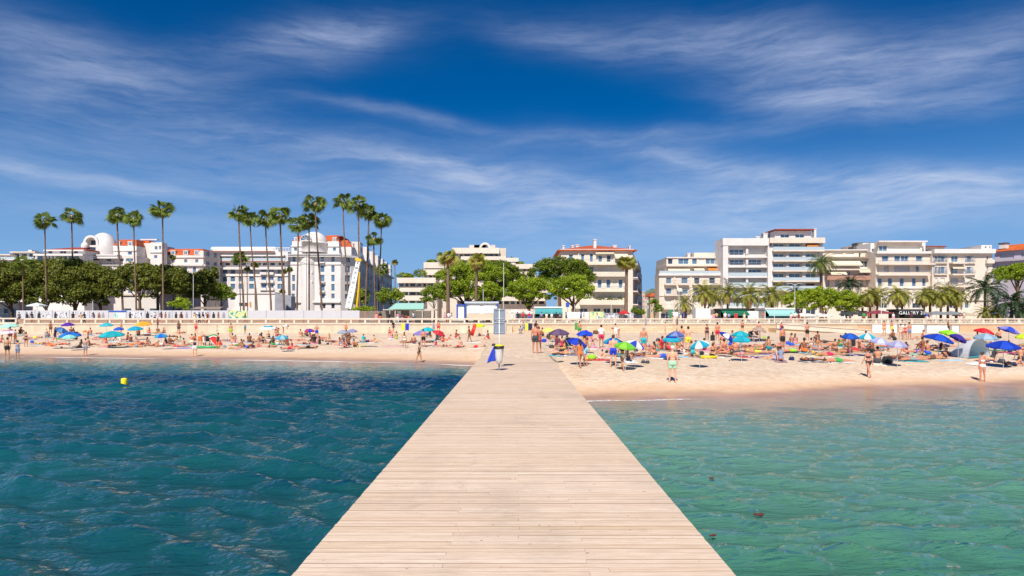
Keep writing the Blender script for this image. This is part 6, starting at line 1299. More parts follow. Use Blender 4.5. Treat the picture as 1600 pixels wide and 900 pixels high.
def garment(pose,sex,kind):
    k=(pose,sex,kind)
    if k in GM: return GM[k]
    B=getbody(pose,sex); s,t=B['sid'],B['tt']; tor=s==0
    rule={'trunks':(tor&(t<.30))|((s==5)&(t<.58)),'briefs':(tor&(t<.22))|((s==5)&(t<.10)),'bra':tor&(t>.52)&(t<.74),'swimsuit':(tor&(t<.84))|((s==5)&(t<.08)),
      'shirt':(tor&(t>.10))|((s==3)&(t<.62))|((s==1)&(t<.25)),'vest':(tor&(t>.10)&(t<.95)),'dress':(tor&(t<.86))|((s==5)&(t<.85)),'trousers':(tor&(t<.30))|(s==5)|((s==6)&(t<.92)),'skirt':(tor&(t<.32))|((s==5)&(t<.42))}[kind]
    off={'trunks':.022,'briefs':.008,'bra':.009,'swimsuit':.008,'shirt':.018,'vest':.014,'dress':.024,'trousers':.020,'skirt':.03}[kind]
    co=B['co']+B['no']*off; keep=[f for f in B['F'] if sum(rule[v] for v in f)>=3]
    used=sorted({v for f in keep for v in f}); ix={v:i for i,v in enumerate(used)}; mb=MB(); mb.v=[tuple(co[v]) for v in used]+[tuple(B['co'][v]+B['no'][v]*.002) for v in used]; n=len(used)
    mb.f=[tuple(ix[v] for v in f) for f in keep]
    from collections import Counter
    E=Counter(); 
    for f in mb.f:
        for a,b in zip(f,f[1:]+f[:1]): E[(min(a,b),max(a,b))]+=1
    ex=[]
    for f in mb.f:
        for a,b in zip(f,f[1:]+f[:1]):
            if E[(min(a,b),max(a,b))]==1: ex.append((b,a,a+n,b+n))
    mb.f+=ex; mb.m=[0]*len(mb.f); GM[k]=mb.mesh(kind,[cloth('blue')],True); return GM[k]
def hairmesh(pose,sex,kind):
    k=(pose,sex,'h'+kind)
    if k in GM: return GM[k]
    B=getbody(pose,sex); h,u,f,x=B['head'],B['hup'],B['Fh'],B['X']; M=Matrix((x,f,u)).transposed(); mb=MB()
    if kind in('s','l','b'):
        mb.ell(h-f*.022+u*.022,.086,.092,.108,0,14,10,M=M)
    if kind=='l': 
        mb.ell(h-f*.06-u*.07,.075,.05,.12,0,12,8,M=M); mb.tube([h-f*.075-u*.05,h-f*.09-u*.20,B['neck']-f*.085-B['U']*.13],[.065,.065,.025],10)
    if kind=='b': mb.ell(h-f*.10+u*.06,.04,.04,.04,0,10,8,M=M)
    if kind=='h':
        mb.ell(h+u*.035,.095,.105,.085,0,16,10,M=M); mb.lathe([(.095,.0),(.17,-.012),(.17,.0),(.095,.018)],(0,0,0),18,M=Matrix.Translation(h+u*.035)@M.to_4x4())
    if kind=='c':
        mb.ell(h+u*.028,.09,.10,.095,0,16,10,M=M); mb.ell(h+f*.11+u*.045,.06,.075,.010,0,10,6,M=M)
    GM[k]=mb.mesh('hair' if kind in 'slb' else 'hat',[HAIRC['dk']],True); return GM[k]
def setm(o,m,i=0): o.material_slots[i].link='OBJECT'; o.material_slots[i].material=m
GN={'trunks':'swim trunks','briefs':'swim briefs','bikini':'bikini','swimsuit':'swimsuit','shirt':'shirt','vest':'vest','dress':'dress','trousers':'trousers','bra':'bikini top','bottom':'bikini bottom','skirt':'skirt'}
PV={'stand':'standing','hips':'with hands on hips','walk':'walking','phone':'with raised hand','reach':'with arm stretched out','bend':'bending over','sit':'sitting','knees':'hugging knees','cross':'cross-legged','lie':'lying on back','liek':'lying with one knee up','prone':'lying face down','prop':'propped on elbows','recl':'reclining','kneel':'kneeling'}
LAND=[('the litter bin',779,560),('the notice board',781,500)]
def person(loc,pose,deg,sex,skin,hair,clothes,label=None,h=1.72,group='beachgoers'):
    """hair like 'dk-s' / 'h-white' ; clothes list of (kind,colour)"""
    B=getbody(pose,sex); root=bpy.data.objects.new('person',B['mesh']); COL.objects.link(root); root.location=loc; root.rotation_euler=(0,0,R(180-deg if pose not in LYING or pose=='recl' else -deg)); k=h/1.75*(.95 if sex=='f' else 1); root.scale=(k,k,k)
    setm(root,SKIN[skin],0); setm(root,EYE,1); setm(root,LIP,2)
    for g in clothes:
        kinds={'bikini':('bra','briefs'),'bottom':('briefs',)}.get(g[0],(g[0],))
        for kk in kinds:
            me=garment(pose,sex,kk); o=bpy.data.objects.new({'bra':'bikini_top','briefs':'swim_briefs','trunks':'swim_trunks'}.get(kk,kk),me); COL.objects.link(o); o.parent=root; setm(o,cloth(g[1]))
    a,b=hair.split('-')
    if a in HAIRC: o=bpy.data.objects.new('hair',hairmesh(pose,sex,b)); m=HAIRC[a]
    else: o=bpy.data.objects.new('hat' if a=='h' else 'cap',hairmesh(pose,sex,a)); m=cloth(b)
    COL.objects.link(o); o.parent=root; setm(o,m)
    if label is None: return root
    return tag(root,label,'person',group)
# ---------------------------------------------------------------- beach parasols
UMB=[]
def parasol(t,x,y,w,cols,label,short,h=1.55,tilt=(0,0),n=8,rimy=None):
    px,py=tp(t,x,y); wp=w/TL[t][2]; u=(px-800)/F; D=None
    for d in np.arange(31 if px>800 else 52,92,.25):
        X=u*d; z=float(ground(X,d,False))+h*.86
        if z-0.0>0 and HY+(CAMZ-z)*F/d<=py and ground(X,d,False)>.12: D=float(d); break
    if D is None: D=92.0
    z=CAMZ+(HY-py)*D/F; g=float(ground(u*D,D)); rz=z-g; r=wp*D/F/2; r=min(max(r,.55),1.6); root=empty('beach_parasol',(u*D,D,g),0,label,'beach umbrella','beach umbrellas'); root.rotation_euler=(0,0,0)
    hh=.42*r/1.0*.62+.10; tilt_=Euler((R(tilt[1]),R(tilt[0]),0)).to_matrix().to_4x4(); M=Matrix.Translation((0,0,rz))@tilt_
    mb=MB(); K=6; N=n
    P_=lambda k,i,dz=0: M@Vector((r*i/K*math.cos(2*PI*k/N),r*i/K*math.sin(2*PI*k/N),hh*(1-(i/K)**1.7)+dz))
    def Q(k,f,i):
        a=P_(k,i);b=P_(k+1,i); q=a.lerp(b,f); q=q-(M.to_3x3()@Vector((0,0,1)))*(.05*r*4*f*(1-f)*(i/K)); return q
    for k in range(N):
        for i in range(K):
            for (f0,f1) in ((0,.5),(.5,1)):
                if len(cols)>2: mi=(i*len(cols)//K)
                elif len(cols)==2 and cols[1][0]=='~': mi=i%2
                else: mi=k%len(cols)
                mb.face([Q(k,f0,i),Q(k,f1,i),Q(k,f1,i+1),Q(k,f0,i+1)] if i>0 else [Q(k,f0,0),Q(k,f1,1),Q(k,f0,1)],mi)
        for (f0,f1) in ((0,.5),(.5,1)):
            a,b=Q(k,f0,K),Q(k,f1,K); dn=(M.to_3x3()@Vector((0,0,1)))*.09; mb.face([a,b,b-dn,a-dn],(0 if len(cols)>2 or (len(cols)==2 and cols[1][0]=='~') else k%len(cols)))
    mb.build('canopy',[mat('canopy_'+c.strip('~#'),srgb(c.strip('~')),.75,trans=.25) for c in cols],root,smooth=False)
    tip=M@Vector((0,0,hh)); mb=MB(); mb.tube([(0,0,-.05),tuple(M@Vector((0,0,0)).lerp(Vector((0,0,0)),0)) if False else (0,0,max(.1,rz*.75)),tuple(tip),tuple(M@Vector((0,0,hh+.10)))],[.018,.018,.016,.01],6); mb.build('pole',cm('pole_steel','#cfcfcf',rough=.35,metal=.5),root)
    for k in range(N):
        mb=MB(); mb.tube([M@Vector((0,0,hh-.03)),M@Vector((r*.5*math.cos(2*PI*k/N),r*.5*math.sin(2*PI*k/N),hh*(1-.5**1.7)-.025)),M@Vector((r*math.cos(2*PI*k/N),r*math.sin(2*PI*k/N),-.02))],.008,4); mb.build('rib',cm('rib_white','#c8c8c8'),root)
    UMB.append((short,px,py+rz*F/D*.5,D)); return root
U_='''A 110 222 195 #a8e0d2 mint|pale mint umbrella under the railing at the far left|the pale mint umbrella
A 85 293 180 #e8e4ec,#c8889c,~#e8e4ec striped|flat white and pink striped umbrella at the far left|the pink striped umbrella
A 795 207 140 #5a24a0 |purple umbrella on the upper left beach|the purple umbrella
A 718 268 150 #5a8fc4,#2f5fa0|tilted light and dark blue patterned umbrella on the left beach|the tilted blue patterned umbrella|25
A 820 330 238 #1440b8,#1d78d0|wide royal blue umbrella low on the left beach|the wide royal blue umbrella
A 810 352 150 #8fd8d0|small pale turquoise umbrella just below the wide royal blue one|the small pale turquoise umbrella
A 1310 325 275 #14a2b0,#1cb4c0|largest turquoise umbrella of the left beach|the largest turquoise umbrella
A 1390 257 115 #2a5ac8|small blue umbrella directly behind the largest turquoise one|the small blue umbrella
A 1248 211 152 #3fb4c4|light teal umbrella near the left wall|the light teal umbrella
B 85 255 172 #14a2c4|teal blue umbrella in front of the yellow one|the teal blue umbrella
B 180 200 190 #f0a428,#f4b43c|yellow orange umbrella near the left railing|the yellow umbrella
B 388 340 148 #1a5fd0,#28a0c8|small blue and turquoise umbrella over the lying group|the low blue umbrella
C 145 245 185 #e8f0f0,#1c9cb4,~#e8f0f0|turquoise and white ringed umbrella left of centre|the turquoise ringed umbrella
C 305 358 150 #8cc4dc,#4a9ec4|pale blue striped umbrella in front of the ringed one|the pale blue striped umbrella
C 628 277 125 #1a3fc0,#c03048|blue and red umbrella beside the person in blue trunks|the blue and red umbrella
C 1015 294 132 #9aa6b4|pale grey umbrella, left of a lavender one|the pale grey umbrella
C 1128 280 118 #8f8fb8|lavender grey umbrella right of the pale grey one|the lavender grey umbrella
D 432 308 175 #9a8cc8,#8478b8|lavender umbrella left of the red one|the lavender umbrella
D 510 265 160 #1cb0c0,#28c0cc|bright turquoise umbrella behind the lavender one|the bright turquoise umbrella
D 645 305 158 #c42838,#d03848|red umbrella tilted to the right before the pier|the tilted red umbrella|22
D 1110 218 145 #c8dc28|flat lime umbrella near the wall left of the notice board|the lime umbrella
E 508 278 222 #5f4a68,#6c5676|large purple grey umbrella right of the pier|the large purple grey umbrella
E 398 252 125 #e4e07a|pale yellow umbrella half behind the purple grey one|the pale yellow umbrella
E 788 288 138 #1440c8,#1c50d8|medium bright blue umbrella in the second row right of the pier|the medium bright blue umbrella
E 706 382 225 #1030b0,#1a40c8|royal blue umbrella tilted over the black stroller|the tilted royal blue umbrella|14
E 1090 372 150 #14a0c0,#1030b0|blue and turquoise umbrella left of the green one|the blue and turquoise umbrella
E 1225 425 235 #6cc030,#8cd040|bright green umbrella in front of a blue striped one|the bright green umbrella|8
E 1330 408 110 #e8ecf4,#2040b8|blue and white striped umbrella behind the green one|the blue striped umbrella|20
F 388 298 135 #5060a8,#8088c0|violet blue umbrella near the stone wall|the violet blue umbrella
F 342 348 150 #18a8c0,#2030a0,~#18a8c0|turquoise umbrella with dark blue ring near the crowd|the turquoise and navy umbrella
F 645 408 165 #10a0c0,#d8eaf4|turquoise and white umbrella tilted before the crowd|the turquoise and white umbrella|-14
F 940 322 112 #1838a8,#e0e4f0|steeply tilted blue and white umbrella|the steeply tilted umbrella|38
F 1085 296 180 #14a8b8,#20b8c4|turquoise umbrella, upper of an overlapping pair|the upper turquoise umbrella
F 1098 352 195 #18b4c8,#0c98b0|turquoise umbrella, lower of an overlapping pair|the lower turquoise umbrella
F 1295 245 160 #b09c8c|dull beige umbrella tilted right near the stone wall|the beige umbrella|14
G 888 320 172 #1450b0,#1c5cc4|blue umbrella touching a turquoise and white one|the blue umbrella by the wall
G 1072 322 172 #18a8c8,#e4eef4|turquoise and white umbrella right of the blue one by the wall|the turquoise umbrella by the wall
G 1215 376 208 #a8acd8,#c8cce8|lavender striped umbrella on the right beach|the lavender striped umbrella|10
G 1400 408 165 #9c9cc8,#b4b4d8|lavender umbrella right of the striped one|the lavender umbrella on the right
H 530 345 300 #0c3cb0,#1450c8|large deep blue umbrella left of the green one|the large deep blue umbrella|14
H 650 292 215 #8cd820,#a4e038|lime green umbrella behind the large deep blue one|the lime green umbrella|18
H 742 335 112 #40309c|indigo umbrella behind the lime green one|the indigo umbrella|30
H 1022 266 195 #d01828,#dc2838|red umbrella on the right beach|the red umbrella on the right|12
H 1042 328 235 #88a4bc,#a0bccc|grey blue umbrella below the red one|the grey blue umbrella
H 1230 420 320 #0a34a8,#1048c4|largest deep blue umbrella near the right edge|the largest deep blue umbrella
H 1288 248 210 #8c8cd8,#2848c8|lavender and blue umbrella near the right wall|the lavender and blue umbrella|20
H 1460 322 80 #c8e030|yellow green umbrella cut by the right edge|the yellow green umbrella at the edge'''
for ln in U_.split('\n'):
    f=ln.split('|'); a=f[0].split(); cols=a[4].split(',') if ',' in a[4] else [a[4]]
    parasol(a[0],float(a[1]),float(a[2]),float(a[3]),cols,f[1],f[2],tilt=((float(f[3]) if len(f)>3 else 0),6))
# ---------------------------------------------------------------- towels, bags and beach things
def towel(loc,deg,c,label,w=.75,l=1.65,stripe=None):
    mb=MB(); N=10;Mx=6
    for j in range(N+1):
        for i in range(Mx+1): x=(i/Mx-.5)*w; y=(j/N-.5)*l; mb.v.append((x+.02*math.sin(y*5),y+.02*math.sin(x*9),.030+.010*math.sin(x*11+y*3)+.006*math.sin(y*13)))
    for j in range(N):
        for i in range(Mx): a=j*(Mx+1)+i; mb.f.append((a,a+1,a+Mx+2,a+Mx+1)); mb.m.append(1 if stripe and j%3==1 else 0)
    o=mb.build('beach_towel',[cloth(c),cloth(stripe or 'white')],None,loc,smooth=True); o.rotation_euler=(0,0,R(-deg)); md=o.modifiers.new('t','SOLIDIFY'); md.thickness=.02; return tag(o,label,'towel','towels spread on the sand')
def slope_align(o,loc): 
    e=.6; gx=(float(ground(loc[0]+e,loc[1]))-float(ground(loc[0]-e,loc[1])))/(2*e); gy=(float(ground(loc[0],loc[1]+e))-float(ground(loc[0],loc[1]-e)))/(2*e)
    g_=math.hypot(gx,gy); s_=min(1,.09/max(g_,1e-6)); gx*=s_; gy*=s_
    n=Vector((-gx,-gy,1)).normalized(); q=Vector((0,0,1)).rotation_difference(n); o.rotation_mode='QUATERNION'; o.rotation_quaternion=q@Euler(o.rotation_euler).to_quaternion()
def bag(loc,c,label,k=.4,cat='bag'):
    root=empty('beach_bag',loc,0,label,cat,'bags on the sand'); mb=MB()
    prof=[(.001,0),(.8,.02),(1,.25),(.92,.6),(.7,.85),(.2,.9),(.001,.88)]; mb.lathe([(a*k*.36,b*k*.62) for a,b in prof],(0,0,0),14)
    for i,v in enumerate(mb.v): a=math.atan2(v[1],v[0]); f=1+.12*math.sin(3*a+v[2]*9); mb.v[i]=(v[0]*f*1.25,v[1]*f*.75,v[2])
    mb.build('body',cloth(c),root,smooth=True); mb=MB(); mb.tube([(-k*.25,0,k*.5),(-k*.15,0,k*.72),(k*.15,0,k*.72),(k*.25,0,k*.5)],.014,5); mb.build('handle',cloth('dkgrey'),root); return root
RW=None
def where(px,py,big=False):
    # relation to the nearest uniquely named umbrella or fixture
    best=None
    for (n,x,y,*_) in LAND2:
        d=math.hypot(px-x,(py-y)*1.8)
        if best is None or d<best[0]: best=(d,n,x,y)
    _,n,x,y=best; dx=px-x; dy=py-y
    if abs(dx)<6 and abs(dy)<7: return 'under '+n if 'umbrella' in n else 'at '+n
    if abs(dx)>abs(dy)*1.6: return ('right of ' if dx>0 else 'left of ')+n
    return ('in front of ' if dy>0 else 'behind ')+n
LAND2=[(a,b,c) for a,b,c in LAND]+[(n,x,y) for (n,x,y,d) in UMB]+[('the pop-up tent',1514,552),('the watermelon float',330,538)]
